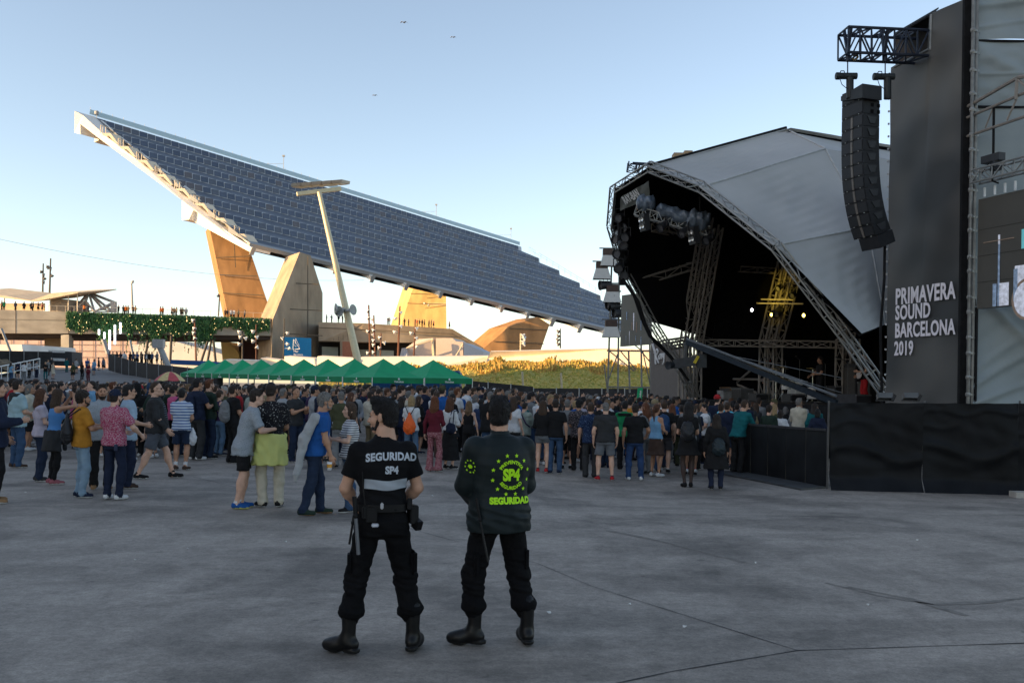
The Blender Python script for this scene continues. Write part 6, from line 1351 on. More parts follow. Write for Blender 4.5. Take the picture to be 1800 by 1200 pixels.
def pattern(name, c1, c2, kind, sc=20, thr=.5, rot=0):
    if name in MATS: return MATS[name]
    m = bpy.data.materials.new(name); m.use_nodes = True; nt = m.node_tree; b = nt.nodes['Principled BSDF']; b.inputs['Roughness'].default_value = .85; b.inputs['Specular IOR Level'].default_value = .2
    tc = nt.nodes.new('ShaderNodeTexCoord'); 
    if kind == 'stripe':
        t = nt.nodes.new('ShaderNodeTexWave'); t.wave_type = 'BANDS'; t.bands_direction = 'Z'; t.inputs['Scale'].default_value = sc; t.inputs['Distortion'].default_value = .5; t.inputs['Detail'].default_value = 1; o = t.outputs['Fac']
    elif kind == 'check':
        t = nt.nodes.new('ShaderNodeTexVoronoi'); t.inputs['Scale'].default_value = sc; o = t.outputs['Distance']
    else:
        t = nt.nodes.new('ShaderNodeTexNoise'); t.inputs['Scale'].default_value = sc; t.inputs['Detail'].default_value = 2; o = t.outputs[0]
    nt.links.new(tc.outputs['Object'], t.inputs['Vector']); r = nt.nodes.new('ShaderNodeValToRGB'); r.color_ramp.elements[0].position = thr - .04; r.color_ramp.elements[1].position = thr + .04; r.color_ramp.elements[0].color = tuple(c1) + (1,); r.color_ramp.elements[1].color = tuple(c2) + (1,)
    nt.links.new(o, r.inputs[0]); nt.links.new(r.outputs[0], b.inputs['Base Color']); MATS[name] = m; return m
def put_person(name, data, mats, loc, yaw, h, label, group=None, z=None):
    V, Q, m = data; me = np_mesh(name, V * (h / 1.75), Q, m)
    for x in mats: me.materials.append(x)
    o = bpy.data.objects.new('person', me); col.objects.link(o); o.location = loc; o.rotation_euler = (0, 0, -R(yaw)); WLOC[o.name] = Vector(loc)
    return tag(o, label, 'person', group)
# ================================================================== the two guards
from mathutils.bvhtree import BVHTree
def wrap_on_back(ob):
    me = ob.data; bvh = BVHTree.FromPolygons([v.co for v in me.vertices], [tuple(p.vertices) for p in me.polygons])
    def surf(x, z, off=.004):
        h = bvh.ray_cast(Vector((x, -1.5, z)), Vector((0, 1, 0)))[0]
        return Vector((x, (h.y if h is not None else -.1) - off, z))
    return surf
def flat_letters(string, size, sx, bold, align='CENTER', spacing=1.0):
    cu = bpy.data.curves.new('txt', 'FONT'); cu.body = string; cu.size = size; cu.align_x = align; cu.offset = bold; cu.resolution_u = 4; cu.space_character = spacing
    t = bpy.data.objects.new('txt', cu); col.objects.link(t); me = bpy.data.meshes.new_from_object(t.evaluated_get(bpy.context.evaluated_depsgraph_get())); bpy.data.objects.remove(t); bpy.data.curves.remove(cu)
    bm = bmesh.new(); bm.from_mesh(me); bmesh.ops.triangulate(bm, faces=bm.faces); bmesh.ops.subdivide_edges(bm, edges=[e for e in bm.edges if e.calc_length() > .012], cuts=2, use_grid_fill=True)
    vs = [(v.co.x * sx, v.co.y) for v in bm.verts]; fs = [tuple(v.index for v in f.verts) for f in bm.faces]; bm.free(); bpy.data.meshes.remove(me); return vs, fs
def print_on(ob, surf, name, vs, fs, mat, fn, off=.004):
    me = bpy.data.meshes.new(name); me.from_pydata([surf(*fn(x, y), off) for x, y in vs], [], fs); me.materials.append(mat)
    o = bpy.data.objects.new(name, me); col.objects.link(o); o.parent = ob; return o
def child_mesh(ob, mb, name, mat, smooth=False):
    me = bpy.data.meshes.new(name); me.from_pydata(mb.v, [], mb.f); me.materials.append(mat)
    if smooth: me.polygons.foreach_set('use_smooth', [True] * len(me.polygons))
    o = bpy.data.objects.new(name, me); col.objects.link(o); o.parent = ob; return o
g_black = M('uniform_black', (.0062, .0063, .0075), .80, var=.25, scale=7, bump=.15, bscale=25, spec=.12); g_trs = M('uniform_trousers', (.0050, .0050, .0058), .85, var=.3, scale=6, bump=.2, bscale=30, spec=.10); boot_m = M('boot_leather', (.0042, .0042, .0048), .42, var=.4, scale=20, spec=.28); sole_b = M('boot_sole', (.012, .012, .012), .8)
jacket_m = M('jacket_slate', (.0080, .0135, .0150), .6, var=.2, scale=5, bump=.12, bscale=14, spec=.2)
refl = M('reflective_grey', (.30, .33, .37), .45, var=.12, scale=12); ptxt = M('print_pale', (.44, .48, .54), .6, var=.1, scale=40); neon = M('print_neon', (.42, .80, .01), .6, var=.05)
gear_b = M('gear_black', (.007, .007, .008), .5, var=.2, spec=.2)
def trouser_folds(seed, a=1.0):
    n1, n2 = fold_noise(seed, 1, 62, 16), fold_noise(seed + 7, 1, 22, 14)
    return lambda x, y, z: a * (n1(x, y, z) * (.0016 + .0052 * np.exp(-((z - .40) / .10) ** 2) + .0042 * np.exp(-((z - .55) / .07) ** 2) + .003 * np.exp(-((z - .80) / .05) ** 2)) + n2(x, y, z) * .0034)
def shirt_folds(seed, zc, a=1.0):
    n1, n2 = fold_noise(seed, 1, 44, 17), fold_noise(seed + 3, 1, 15, 12)
    return lambda x, y, z: a * (n1(x, y, z) * (.0010 + .0040 * np.exp(-((z - zc) / .10) ** 2)) + n2(x, y, z) * .0030)
def hair_strands(ob, seed, n=3000, length=.013, comb=(0, -.5, .6)):
    me = ob.data; r = random.Random(seed); fs = [p for p in me.polygons if p.material_index == HAIR and p.center.z > 1.60 and p.area > 1e-6]; mb = MB(); ar = [p.area for p in fs]
    hx = sum(p.center.x for p in fs) / len(fs)
    for p in r.choices(fs, ar, k=n):
        c = p.center; nr = p.normal; d = (nr * .55 + Vector(comb) * .8 + Vector((r.gauss(0, .35), r.gauss(0, .35), r.gauss(0, .35)))); d = (d - nr * min(0, d.dot(nr) - .25)).normalized(); L = length * r.uniform(.5, 1.3); w = d.cross(Vector((r.gauss(0, 1), r.gauss(0, 1), r.gauss(0, 1)))).normalized() * .0011
        b = c + Vector((r.gauss(0, .002), r.gauss(0, .002), r.gauss(0, .002))) - nr * .002; m = b + d * L * .55; e = m + (d - Vector((0, 0, .35))).normalized() * L * .5
        mb.add([b - w, b + w, m + w * .8, m - w * .8, e], [(0, 1, 2, 3), (3, 2, 4)])
    o = child_mesh(ob, mb, 'hair', ob.data.materials[HAIR]); o['kind'] = 'stuff'; return o
G1 = GP(668, 1143); s1 = 1.0; h1 = (1143 - 702) * G1.y / F * .995
hd1 = make_head('short', v=.0048, beard=.2, seed=3, vol=1.0, quiff=.010)
d1 = make_person(build=1.03, arms=((.15, .215, .965), (.14, .215, .975)), legs=((-.225, -.01), (.225, -.01)), toes=(-58, 22), top='uniform', bot='cargo', shoe='boot', head=hd1, head_yaw=-61, head_pitch=-3, vox=.0066, seed=11, hem=.985, amp=1.5, arm_poles=((-.75, -.55, -.3), (.75, -.55, -.3)), knees=((-.5, 1, 0), (.5, 1, 0)), noise_fn={BOT: trouser_folds(4), TOP: shirt_folds(6, 1.08)})
p1 = put_person('guard', d1, [skin_m(0), g_black, g_trs, boot_m, hair_m('black'), gear_b, sole_b], G1, -13, h1, 'security guard in black short-sleeved shirt with pale band, head turned left', 'security guards in front')
hair_strands(p1, 1, comb=(-.35, -.1, .5)); k1 = h1 / 1.75; sf1 = wrap_on_back(p1)
vs, fs = flat_letters('SEGURIDAD', .074, .86, .0030, spacing=1.06); print_on(p1, sf1, 'lettering', vs, fs, ptxt, lambda x, y: (x + .052, y + 1.335 * k1 + .012 * (1 - (x / .17) ** 2)))
vs, fs = flat_letters('SP4', .072, .86, .0034); print_on(p1, sf1, 'lettering', vs, fs, ptxt, lambda x, y: (x + .052, y + 1.252 * k1))
mb = MB(); mb.grid(lambda u, v: sf1(-.135 + .30 * u, (1.148 + .066 * v) * k1 - .010 * (1 - (2 * u - 1) ** 2) + .004 * math.sin(u * 9), .005), 44, 6); child_mesh(p1, mb, 'reflective_band', refl, True)
# belt with pouches
def ring(k, z, w, d, hgt, n=40, x0=0, y0=-.008):
    mb = MB()
    pr = [((abs(math.cos(t)) ** (2 / 2.4)) * math.copysign(1, math.cos(t)) * w, (abs(math.sin(t)) ** (2 / 2.4)) * math.copysign(1, math.sin(t)) * d) for t in [2 * math.pi * i / n for i in range(n)]]
    vs = [(x0 + x * k, (y0 + y) * k, (z + dz) * k) for dz in (-hgt / 2, hgt / 2) for x, y in pr]
    mb.add(vs, [(i, (i + 1) % n, n + (i + 1) % n, n + i) for i in range(n)]); return mb
child_mesh(p1, ring(k1, 1.012, .182, .134, .050), 'belt', gear_b)
def lbox(ob, c, s, name, mat, rz=0.0, rx=0.0, bev=.006):
    bm = bmesh.new(); bmesh.ops.create_cube(bm, size=1); bmesh.ops.scale(bm, vec=s, verts=bm.verts); bmesh.ops.bevel(bm, geom=bm.edges, offset=bev, segments=2, affect='EDGES')
    bmesh.ops.rotate(bm, verts=bm.verts, matrix=Matrix.Rotation(rz, 3, 'Z') @ Matrix.Rotation(rx, 3, 'X')); bmesh.ops.translate(bm, verts=bm.verts, vec=c)
    me = bpy.data.meshes.new(name); bm.to_mesh(me); bm.free(); me.materials.append(mat); o = bpy.data.objects.new(name, me); col.objects.link(o); o.parent = ob; return o
lbox(p1, (-.085, -.148, .985), (.075, .04, .10), 'radio_pouch', gear_b); lbox(p1, (-.062, -.172, .915), (.052, .012, .028), 'white_tag', M('tag_white', (.5, .52, .58), .5)); lbox(p1, (-.015, -.152, 1.045), (.022, .014, .045), 'buckle', M('buckle_pale', (.45, .46, .5), .3, metal=.4))
lbox(p1, (.215, -.03, .97), (.06, .10, .13), 'holster', gear_b, .2); lbox(p1, (.245, -.05, .90), (.055, .07, .07), 'glove_bundle', gear_b, .5, .4); lbox(p1, (.185, -.09, 1.05), (.035, .03, .08), 'key_clip', gear_b)
lbox(p1, (-.125, -.14, 1.0), (.05, .04, .085), 'pouch', gear_b, .2); lbox(p1, (.222, -.01, .63), (.045, .14, .17), 'thigh_pocket', g_trs, .1, bev=.02); lbox(p1, (-.215, -.0, .63), (.045, .13, .17), 'thigh_pocket', g_trs, -.1, bev=.02)
mb = MB(); mb.path([Vector((-.13, -.135, 1.05)), Vector((-.142, -.13, 1.15)), Vector((-.148, -.10, 1.28))], .004); child_mesh(p1, mb, 'radio_cord', gear_b)
def baton(pa, pb, Y, r, label, mat):
    a, b = P(*pa, Y), P(*pb, Y); o = empty('baton', a, label, 'baton', 'batons of the guards'); mb = MB(); mb.tube(a.lerp(b, .28), b, r, n=12); mb.build('shaft', mat, o, smooth=False, origin=a)
    mb = MB(); mb.tube(a, a.lerp(b, .30), r * 1.25, n=12); mb.lathe([(r * 1.2, 0), (r * 1.7, .01), (r * 1.7, .02), (r * 1.2, .03)], a.lerp(b, .30), 12, b - a); mb.build('grip', gear_b, o, origin=a); return o
baton((623, 872), (630, 974), G1.y - .17, .013, 'grey metal baton hanging at the left hip of the bare-armed guard', M('baton_grey', (.14, .15, .17), .35, metal=.4, var=.1))
baton((624, 896), (614, 956), G1.y - .08, .008, 'thin black stick beside the grey baton', gear_b)
# guard in the jacket
G2 = GP(873, 1131); h2 = (1131 - 700) * G2.y / F * .995
hd2 = make_head('short', v=.0048, beard=0, seed=8, vol=.9, quiff=.004)
d2 = make_person(build=1.12, arms=((.10, .235, .975), (.10, .235, .975)), legs=((-.17, .04), (.20, -.05)), toes=(-62, 8), top='jacket', bot='cargo', shoe='boot', head=hd2, head_yaw=18, head_pitch=-2, vox=.0066, seed=23, hem=.80, amp=1.5, arm_poles=((-.8, -.5, -.3), (.8, -.5, -.3)), noise_fn={BOT: trouser_folds(14), TOP: shirt_folds(26, .92, 1.25)})
p2 = put_person('guard', d2, [skin_m(0), jacket_m, g_trs, boot_m, hair_m('black'), gear_b, sole_b], G2, -20, h2, 'security guard in dark jacket with neon yellow lettering, hair seen from behind', 'security guards in front')
hair_strands(p2, 2, comb=(0, -.25, -.1)); k2 = h2 / 1.75; sf2 = wrap_on_back(p2); lx, lz = .035, 1.225 * k2
vs, fs = flat_letters('SP4', .112, .78, .0062); print_on(p2, sf2, 'lettering', vs, fs, neon, lambda x, y: (x + lx, y + lz - .037))
def arc(sn, rad, a0, a1, top, name):
    vs, fs = flat_letters(sn, .034, .86, .0012); w = max(v[0] for v in vs) - min(v[0] for v in vs)
    def fn(x, y):
        t = x / w
        if top: a = R(90) - t * R(a1 - a0); r = rad + y
        else: a = R(270) + t * R(a1 - a0); r = rad + .024 - y
        return lx + r * math.cos(a), lz + r * math.sin(a)
    print_on(p2, sf2, name, vs, fs, neon, fn)
arc('PREVENTIVA', .082, 0, 128, True, 'lettering'); arc('SEGURIDAD', .082, 0, 112, False, 'lettering')
for k in range(12):
    a = 2 * math.pi * (k + .5) / 12; cx, cz = lx + .142 * math.cos(a), lz + .142 * math.sin(a); pts = [(cx + (.0165 if i % 2 == 0 else .007) * math.sin(i * math.pi / 5), cz + (.0165 if i % 2 == 0 else .007) * math.cos(i * math.pi / 5)) for i in range(10)]
    print_on(p2, sf2, 'star', pts + [(cx, cz)], [(i, (i + 1) % 10, 10) for i in range(10)], neon, lambda x, y: (x, y))
vs, fs = flat_letters('SEGURIDAD', .062, .90, .0040, spacing=1.04); print_on(p2, sf2, 'lettering', vs, fs, neon, lambda x, y: (x + lx, y + 1.025 * k2))
# sleeve badge, left arm: ray from the left
bv2 = BVHTree.FromPolygons([v.co for v in p2.data.vertices], [tuple(p.vertices) for p in p2.data.polygons])
mbs = MB()
def sleeve(y, z):
    h = bv2.ray_cast(Vector((-1, y - .35, z)), Vector((.92, .39, 0)).normalized())[0]; return (h if h is not None else Vector((-.25, y, z))) + Vector((-.004, -.003, 0))
for k in range(10):
    a = 2 * math.pi * k / 10; cy, cz = -.03 + .040 * math.cos(a), 1.28 * k2 + .045 * math.sin(a); n0 = len(mbs.v)
    mbs.add([sleeve(cy + (.009 if i % 2 == 0 else .004) * math.sin(i * math.pi / 5), cz + (.009 if i % 2 == 0 else .004) * math.cos(i * math.pi / 5)) for i in range(10)], [tuple(range(10))])
mbs.add([sleeve(-.03 + .018 * math.cos(i), 1.28 * k2 + .016 * math.sin(i)) for i in (0, 1.05, 2.1, 3.14, 4.2, 5.2)], [tuple(range(6))])
child_mesh(p2, mbs, 'sleeve_badge', neon)
baton((837, 876), (858, 987), G2.y - .20, .008, 'thin black baton hanging at the left side of the jacketed guard', M('baton_black', (.014, .014, .015), .5))
lbox(p2, (-.175, -.02, .60), (.045, .15, .17), 'thigh_pocket', g_trs, -.1, bev=.015); lbox(p2, (.19, -.02, .62), (.045, .14, .17), 'thigh_pocket', g_trs, .1, bev=.015)
# ================================================================== people standing in the open, one by one
BOX_M = lambda c: cloth(c)
def lump_bag(name, c, rad, mat, label, cat, group=None, yaw=0, seed=1, strap=None, strap_m=None, vox=.012, shape='pack'):
    f = Field()
    if shape == 'pack':
        f.ell(0, (0, 0, 0), (rad[0], rad[1], rad[2]), .03); f.cone(0, (0, .0, -rad[2] * .55), (0, .0, rad[2] * .5), min(rad[0], rad[1] * 1.25), min(rad[0], rad[1] * 1.1) * .85, .03, sq=(rad[0] / min(rad[0], rad[1] * 1.25), .8, 1)); f.ell(0, (0, -rad[1] * .75, -rad[2] * .3), (rad[0] * .7, rad[1] * .55, rad[2] * .45), .02)
    elif shape == 'sack':
        f.ell(0, (0, 0, -rad[2] * .25), (rad[0], rad[1], rad[2] * .72), .03); f.cone(0, (0, 0, rad[2] * .1), (0, .01, rad[2]), rad[0] * .72, rad[0] * .22, .04, sq=(1, .6, 1))
    f.noise[0] = fold_noise(seed, .006, 40, 30); V, Q, m = f.mesh(vox); me = np_mesh(name, V, Q, m); me.materials.append(mat)
    o = bpy.data.objects.new(name, me); col.objects.link(o); o.location = c; o.rotation_euler = (0, 0, -R(yaw)); tag(o, label, cat, group)
    if strap:
        mb = MB()
        for pts in strap: mb.path([Vector(q) for q in pts], .011, n=6)
        me2 = bpy.data.meshes.new('strap'); me2.from_pydata(mb.v, [], mb.f); me2.materials.append(strap_m or mat); so_ = bpy.data.objects.new('strap', me2); col.objects.link(so_); so_.parent = o
    return o
blacks = cloth('black')
FR = []
def folk(px, fy, hy, yaw, label, sk, topc, botc, shoec, hairc, extrac='black', solec='white', **k):
    p = GP(px, fy); h = max(1.50, min(1.96, (fy - hy) * p.y / F)); k.setdefault('seed', abs(int(px))); hd = k.pop('hd', ('short', {})); v = k.pop('vox', .0155)
    d = make_person(head=head(hd[0], **hd[1]), vox=v, **k)
    mm = lambda c: c if not isinstance(c, str) else cloth(c)
    o = put_person('person', d, [skin_m(sk), mm(topc), mm(botc), mm(shoec), hair_m(hairc), mm(extrac), mm(solec)], p, yaw, h, label, 'people standing in the open'); FR.append((p.x, p.y)); return o, p, h
def local(o, h, v):  # body point (1.75 m figure) to world
    a = o.rotation_euler.z; s = h / 1.75; x, y, z = v[0] * s, v[1] * s, v[2] * s
    return Vector((o.location.x + x * math.cos(a) - y * math.sin(a), o.location.y + x * math.sin(a) + y * math.cos(a), o.location.z + z))
FEM = dict(fem=True)
striped_b = pattern('stripe_blue_white', (.50, .56, .64), (.075, .13, .30), 'stripe', 5.2, .62); striped_n = pattern('stripe_navy_white', (.56, .57, .58), (.02, .022, .05), 'stripe', 9.5, .72); striped_d = pattern('stripe_dark', (.020, .023, .032), (.13, .15, .18), 'stripe', 7.5, .80)
floral_p = pattern('floral_pink', (.30, .028, .085), (.42, .26, .30), 'noise', 70, .52); floral_d = pattern('floral_dark', (.018, .018, .022), (.24, .19, .19), 'noise', 48, .58); dots_n = pattern('dots_navy', (.010, .022, .060), (.12, .2, .33), 'noise', 60, .64); flecks = pattern('flecks_black', (.009, .009, .012), (.42, .42, .40), 'noise', 46, .655); floral_r = pattern('floral_rose', (.17, .042, .055), (.36, .20, .21), 'noise', 60, .54); plaid_g = pattern('grey_fine_check', (.20, .23, .26), (.28, .31, .34), 'check', 60, .35)
folk(-8, 884, 668, 62, 'person in dark navy jacket cut by the left picture edge', 0, 'navy', 'black', 'tan', 'dark', top='jacket', bot='trousers', arms=('pocket', 'cup'))
a, p, h = folk(29, 822, 668, 38, 'man in pale aqua shirt with dark pullover on his shoulders and blue jeans', 0, M('cloth_aqua', (.30, .42, .46), .85, var=.1, bump=.25, bscale=30), 'denim', 'brown', 'dark', top='shirt', bot='jeans', arms=('front', 'front'), build=1.12)
f = Field(); f.cone(0, (-.15, -.05, 1.43), (.15, -.05, 1.43), .055, .055, .03); f.cone(0, (-.14, -.02, 1.43), (-.10, .12, 1.28), .05, .035, .03); f.cone(0, (.14, -.02, 1.43), (.10, .12, 1.28), .05, .035, .03); f.cone(0, (0, -.10, 1.42), (0, -.13, 1.30), .10, .08, .04, sq=(1.1, .5, 1)); f.noise[0] = fold_noise(3, .006)
V, Q, m = f.mesh(.016); me = np_mesh('draped_pullover', V * h / 1.75, Q, m); me.materials.append(cloth('charcoal')); dpo = bpy.data.objects.new('draped_pullover', me); col.objects.link(dpo); dpo.parent = a
folk(70, 846, 684, 55, 'woman with auburn hair in lilac grey top and dark blue jeans', 2, 'lilac', 'ddenim', 'charcoal', 'auburn', top='tee', bot='jeans', hd=('long', dict(fem=True, seed=2)), arms=('front', 'front'), fem=True)
a, p, h = folk(94, 851, 684, 48, 'woman in bright blue tank top and black leggings raising her phone', 1, M('cloth_tank_blue', (.07, .21, .46), .8, var=.1), 'black', 'rose', 'brown', top='tank', bot='leggings', hd=('long', dict(fem=True, seed=5)), arms=('photo', 'photo'), fem=True, lean=.05)
def waist_wrap(o, h, mat, z0=.62, z1=1.0, w=.20, d=.16, seed=4, name='tied_jacket'):
    f = Field(); f.prof(0, [(z0, w * 1.12, d * 1.15, 0, -.03), (z0 + .12, w * 1.05, d * 1.06, 0, -.025), (z1 - .05, w * .95, d * .92, 0, -.012), (z1, w * .90, d * .86, 0, -.01)], .02, clip=[((0, .07, 0), (0, 1, 0))]); f.cone(0, (-w * .9, .02, z1 - .03), (.02, d * .95, z1 - .06), .03, .028, .02); f.cone(0, (w * .9, .02, z1 - .03), (0, d * .95, z1 - .06), .03, .028, .02); f.cone(0, (.03, d, z1 - .08), (.06, d * 1.1, z1 - .35), .028, .03, .02); f.noise[0] = fold_noise(seed, .010, 14, 22)
    V, Q, m = f.mesh(.014); me = np_mesh(name, V * h / 1.75, Q, m); me.materials.append(mat); c = bpy.data.objects.new(name, me); col.objects.link(c); c.parent = o; return c
waist_wrap(a, h, cloth('charcoal'))
a, p, h = folk(143, 874, 688, 52, 'bearded man in mustard yellow shirt and pale blue jeans', 1, 'mustard', 'ldenim', 'navy', 'dark', top='shirt', bot='jeans', hd=('curly', dict(beard=1, seed=1)), arms=('cup', 'cup'), hem=.84)
lump_bag('drawstring_bag', local(a, h, (-.02, -.235, 1.12)), (.15, .085, .24), M('bag_black_nylon', (.016, .017, .02), .5, var=.2), 'black drawstring bag on the back of the man in mustard', 'bag', 'bags people carry', yaw=52, shape='sack', strap=[[(-.05, 0, .2), (-.14, .16, .34), (-.14, .32, .24)], [(.05, 0, .2), (.14, .16, .34), (.14, .30, .1), (.10, .1, -.12)]], strap_m=gear_b)
a, p, h = folk(200, 878, 685, 14, 'man in pink floral shirt, dark cap and white shoes', 2, floral_p, 'navy', 'white', 'dark', 'navy', top='shirt', bot='jeans', hd=('short', dict(cap='peak', beard=.5)), arms=('front', 'out'), head_yaw=8, hem=.86)
lbox(a, (.13, -.145, .84), (.06, .02, .10), 'pocket_phone', M('phone_dark', (.03, .04, .08), .3))
folk(272, 841, 667, 74, 'man in grey cardigan and dark striped polo striding in grey shorts', 2, 'charcoal', M('cloth_slate_short', (.075, .085, .105), .85, var=.12, bump=.2), 'black', 'brown', 'black', top='long', bot='shorts', hd=('thin', dict(glasses=True)), arms=('swingb', 'swingf'), build=1.16, belly=.05, legs=((-.09, .34), (.09, -.26)), toes=(0, 8), hem=.84, head_yaw=10)
fr = FR[-1]; FRo = [o for o in col.objects if o.get('label', '').startswith('man in grey cardigan')][0]; hh = 1.8
f = Field(); f.prof(0, [(.85, .12, .168, 0, .022), (.95, .125, .175, 0, .03), (1.1, .13, .178, 0, .035), (1.3, .125, .165, 0, .01), (1.4, .08, .13, 0, .0)], .02, clip=[((0, .075, 0), (0, -1, 0))]); V, Q, m = f.mesh(.013); me = np_mesh('striped_polo_front', V * FRo.dimensions.z / 1.76, Q, m); me.materials.append(striped_d); c = bpy.data.objects.new('striped_polo_front', me); col.objects.link(c); c.parent = FRo
a, p, h = folk(318, 826, 683, 4, 'man in blue and white striped polo, frayed denim shorts and white socks', 1, striped_b, 'ddenim', 'brown', 'black', 'white', top='polo', bot='shorts', hd=('short', {}), arms=('front', 'front'), extra='socks', build=1.08)
lump_bag('carrier_bag', local(a, h, (.24, .02, .72)), (.09, .06, .19), M('bag_white_plastic', (.5, .52, .55), .4, var=.1), 'white plastic carrier bag beside the striped polo man', 'bag', 'bags people carry', shape='sack', seed=7)
folk(240, 802, 674, 8, 'person in black hooded coat with the hood up', 0, 'black', 'black', 'white', 'black', 'black', top='coat', bot='trousers', hd=('short', dict(cap='hood')), arms=('pocket', 'pocket'))
folk(224, 858, 676, 60, 'man in pale blue shirt half hidden behind the pink floral shirt', 0, 'lblue', 'navy', 'brown', 'black', top='shirt', bot='trousers', hd=('short', dict(glasses=True)), arms=('front', 'front'))
folk(177, 860, 676, 150, 'bearded man in checked shirt facing us between mustard and pink shirts', 1, plaid_g, 'black', 'tan', 'dark', top='shirt', bot='trousers', hd=('short', dict(beard=1)), arms=('cup', 'front'))
a, p, h = folk(345, 808, 664, 30, 'tall man in navy tee with dark backpack holding a cup', 1, 'navy', 'charcoal', 'white', 'black', top='tee', bot='trousers', arms=('down', 'cup'), build=1.1)
lump_bag('backpack', local(a, h, (0, -.20, 1.20)), (.15, .085, .23), cloth('navy'), 'dark navy backpack on the tall man beside the striped polo', 'backpack', 'bags people carry', yaw=30)
folk(366, 806, 667, 42, 'man in dark green grey sweater with reddish hair', 2, 'dgreen', 'ddenim', 'black', 'red', top='long', bot='jeans', hd=('short', dict(beard=.6)), arms=('front', 'front'))
a, p, h = folk(385, 800, 686, 40, 'woman with long ponytail in purple tank top and light jeans', 2, 'purple', M('cloth_mid_denim', (.085, .15, .24), .85, var=.15, bump=.2), 'navy', 'brown', top='tank', bot='jeans', hd=('pony', dict(fem=True)), arms=('front', 'phone'), fem=True)
lump_bag('backpack', local(a, h, (-.02, -.18, 1.10)), (.11, .07, .13), cloth('olive'), 'small olive bag on the woman in purple', 'bag', 'bags people carry', yaw=40, seed=3)
a, p, h = folk(409, 814, 677, 46, 'bearded man in black with a large grey backpack', 1, 'black', 'black', 'black', 'dark', top='tee', bot='trousers', hd=('short', dict(beard=.8)), arms=('down', 'front'))
lump_bag('backpack', local(a, h, (0, -.21, 1.17)), (.16, .10, .25), cloth('grey'), 'large grey backpack in the crowd left of the grey shirt', 'backpack', 'bags people carry', yaw=46, seed=9)
a, p, h = folk(425, 893, 684, 66, 'man in grey checked shirt and black shorts leaning forward', 2, plaid_g, 'black', 'blue', 'dark', 'white', 'yellow', top='shirt', bot='shorts', hd=('short', dict(vol=1.6)), arms=('cup', 'cup'), lean=.16, hem=.78, legs=((-.08, .03), (.10, -.06)), toes=(0, 10), head_pitch=-4)
a, p, h = folk(474, 891, 672, -8, 'man in black flecked shirt with yellow jacket tied at the waist', 3, flecks, 'cream', 'black', 'dark', top='shirt', bot='trousers', hd=('shaved', {}), arms=('out', 'front'), head_yaw=14, hem=.88, legs=((-.09, .0), (.12, .02)), toes=(-40, 10))
waist_wrap(a, h, M('cloth_pale_yellow', (.50, .52, .17), .7, var=.08, bump=.15), z0=.60, z1=1.04, w=.225, d=.18, seed=9)
a, p, h = folk(551, 905, 691, 72, 'grey-haired man in bright blue tee and dark jeans', 1, 'blue', 'ddenim', 'dgreen', 'grey', 'tan', 'tan', top='tee', bot='jeans', hd=('curly', dict(glasses=True, beard=.3, vol=.6)), arms=('down', (.20, .16, .84)), lean=.12, build=1.14, legs=((-.12, .14), (.12, -.14)), toes=(0, 15), belly=.03)
f = Field(); f.cone(0, (.20, -.02, 1.40), (.20, -.17, 1.10), .075, .07, .04, sq=(.7, 1, 1)); f.cone(0, (.20, -.17, 1.10), (.18, -.26, .62), .07, .05, .04, sq=(.8, 1, 1)); f.cone(0, (.18, -.26, .62), (.17, -.27, .52), .045, .03, .02); f.noise[0] = fold_noise(8, .008, 18, 25); V, Q, m = f.mesh(.014)
me = np_mesh('grey_hoodie', V, Q, m); me.materials.append(cloth('lgrey')); c = bpy.data.objects.new('draped_hoodie', me); col.objects.link(c); c.location = a.location; c.rotation_euler = a.rotation_euler; tag(c, 'light grey hoodie hung over the shoulder of the man in bright blue', 'hoodie')
def beer(c, label, rgb=(.55, .26, .03)):
    o = empty('plastic_cup', c, label, 'cup', 'plastic cups in hands'); mb = MB(); mb.lathe([(0, 0), (.030, 0), (.040, .12), (.038, .12), (.029, .005)], c, 14); mb.build('cup', M('cup_plastic', (.62, .64, .66), .2, var=0, spec=.5), o, smooth=True, origin=c); mb = MB(); mb.lathe([(.0305, .012), (.0385, .09), (0, .09)], c, 14); mb.build('drink', M('drink_%d' % int(rgb[1] * 100), rgb, .2, var=.1), o, smooth=True, origin=c)
beer(local(a, h, (.215, .19, .66)), 'amber beer cup held low by the man in bright blue')
a, p, h = folk(613, 899, 708, -112, 'woman in navy striped white tee with short brown hair and jeans', 2, striped_n, 'denim', 'black', 'brown', 'black', 'white', top='tee', bot='jeans', hd=('bob', dict(fem=True)), arms=('cup', 'cup'), fem=True, build=1.12, legs=((-.12, .05), (.10, -.1)))
beer(local(a, h, (.02, .36, 1.15)), 'pale drink held by the woman in the striped tee', (.5, .5, .45))
folk(598, 822, 688, -14, 'grey-haired man in olive green sweater behind the striped tee woman', 1, 'olive', 'grey', 'black', 'grey', top='long', bot='trousers', hd=('thin', {}), arms=('front', 'front'), build=1.1)
a, p, h = folk(722, 815, 696, 8, 'blond woman in white tee and blue jeans', 2, 'white', M('cloth_mid_denim', (.085, .15, .24)), 'white', 'blond', top='tee', bot='jeans', hd=('bob', dict(fem=True, seed=6)), arms=('front', 'front'), fem=True, build=1.08)
lump_bag('drawstring_bag', local(a, h, (.0, -.20, 1.03)), (.155, .08, .25), M('bag_orange', (.72, .11, .015), .5, var=.12), 'bright orange drawstring bag on the blond woman', 'bag', 'bags people carry', yaw=8, shape='sack', strap=[[(-.02, 0, .22), (-.12, .06, .42), (-.11, .2, .44)], [(.02, 0, .22), (.12, .06, .42), (.11, .2, .44)]], strap_m=gear_b)
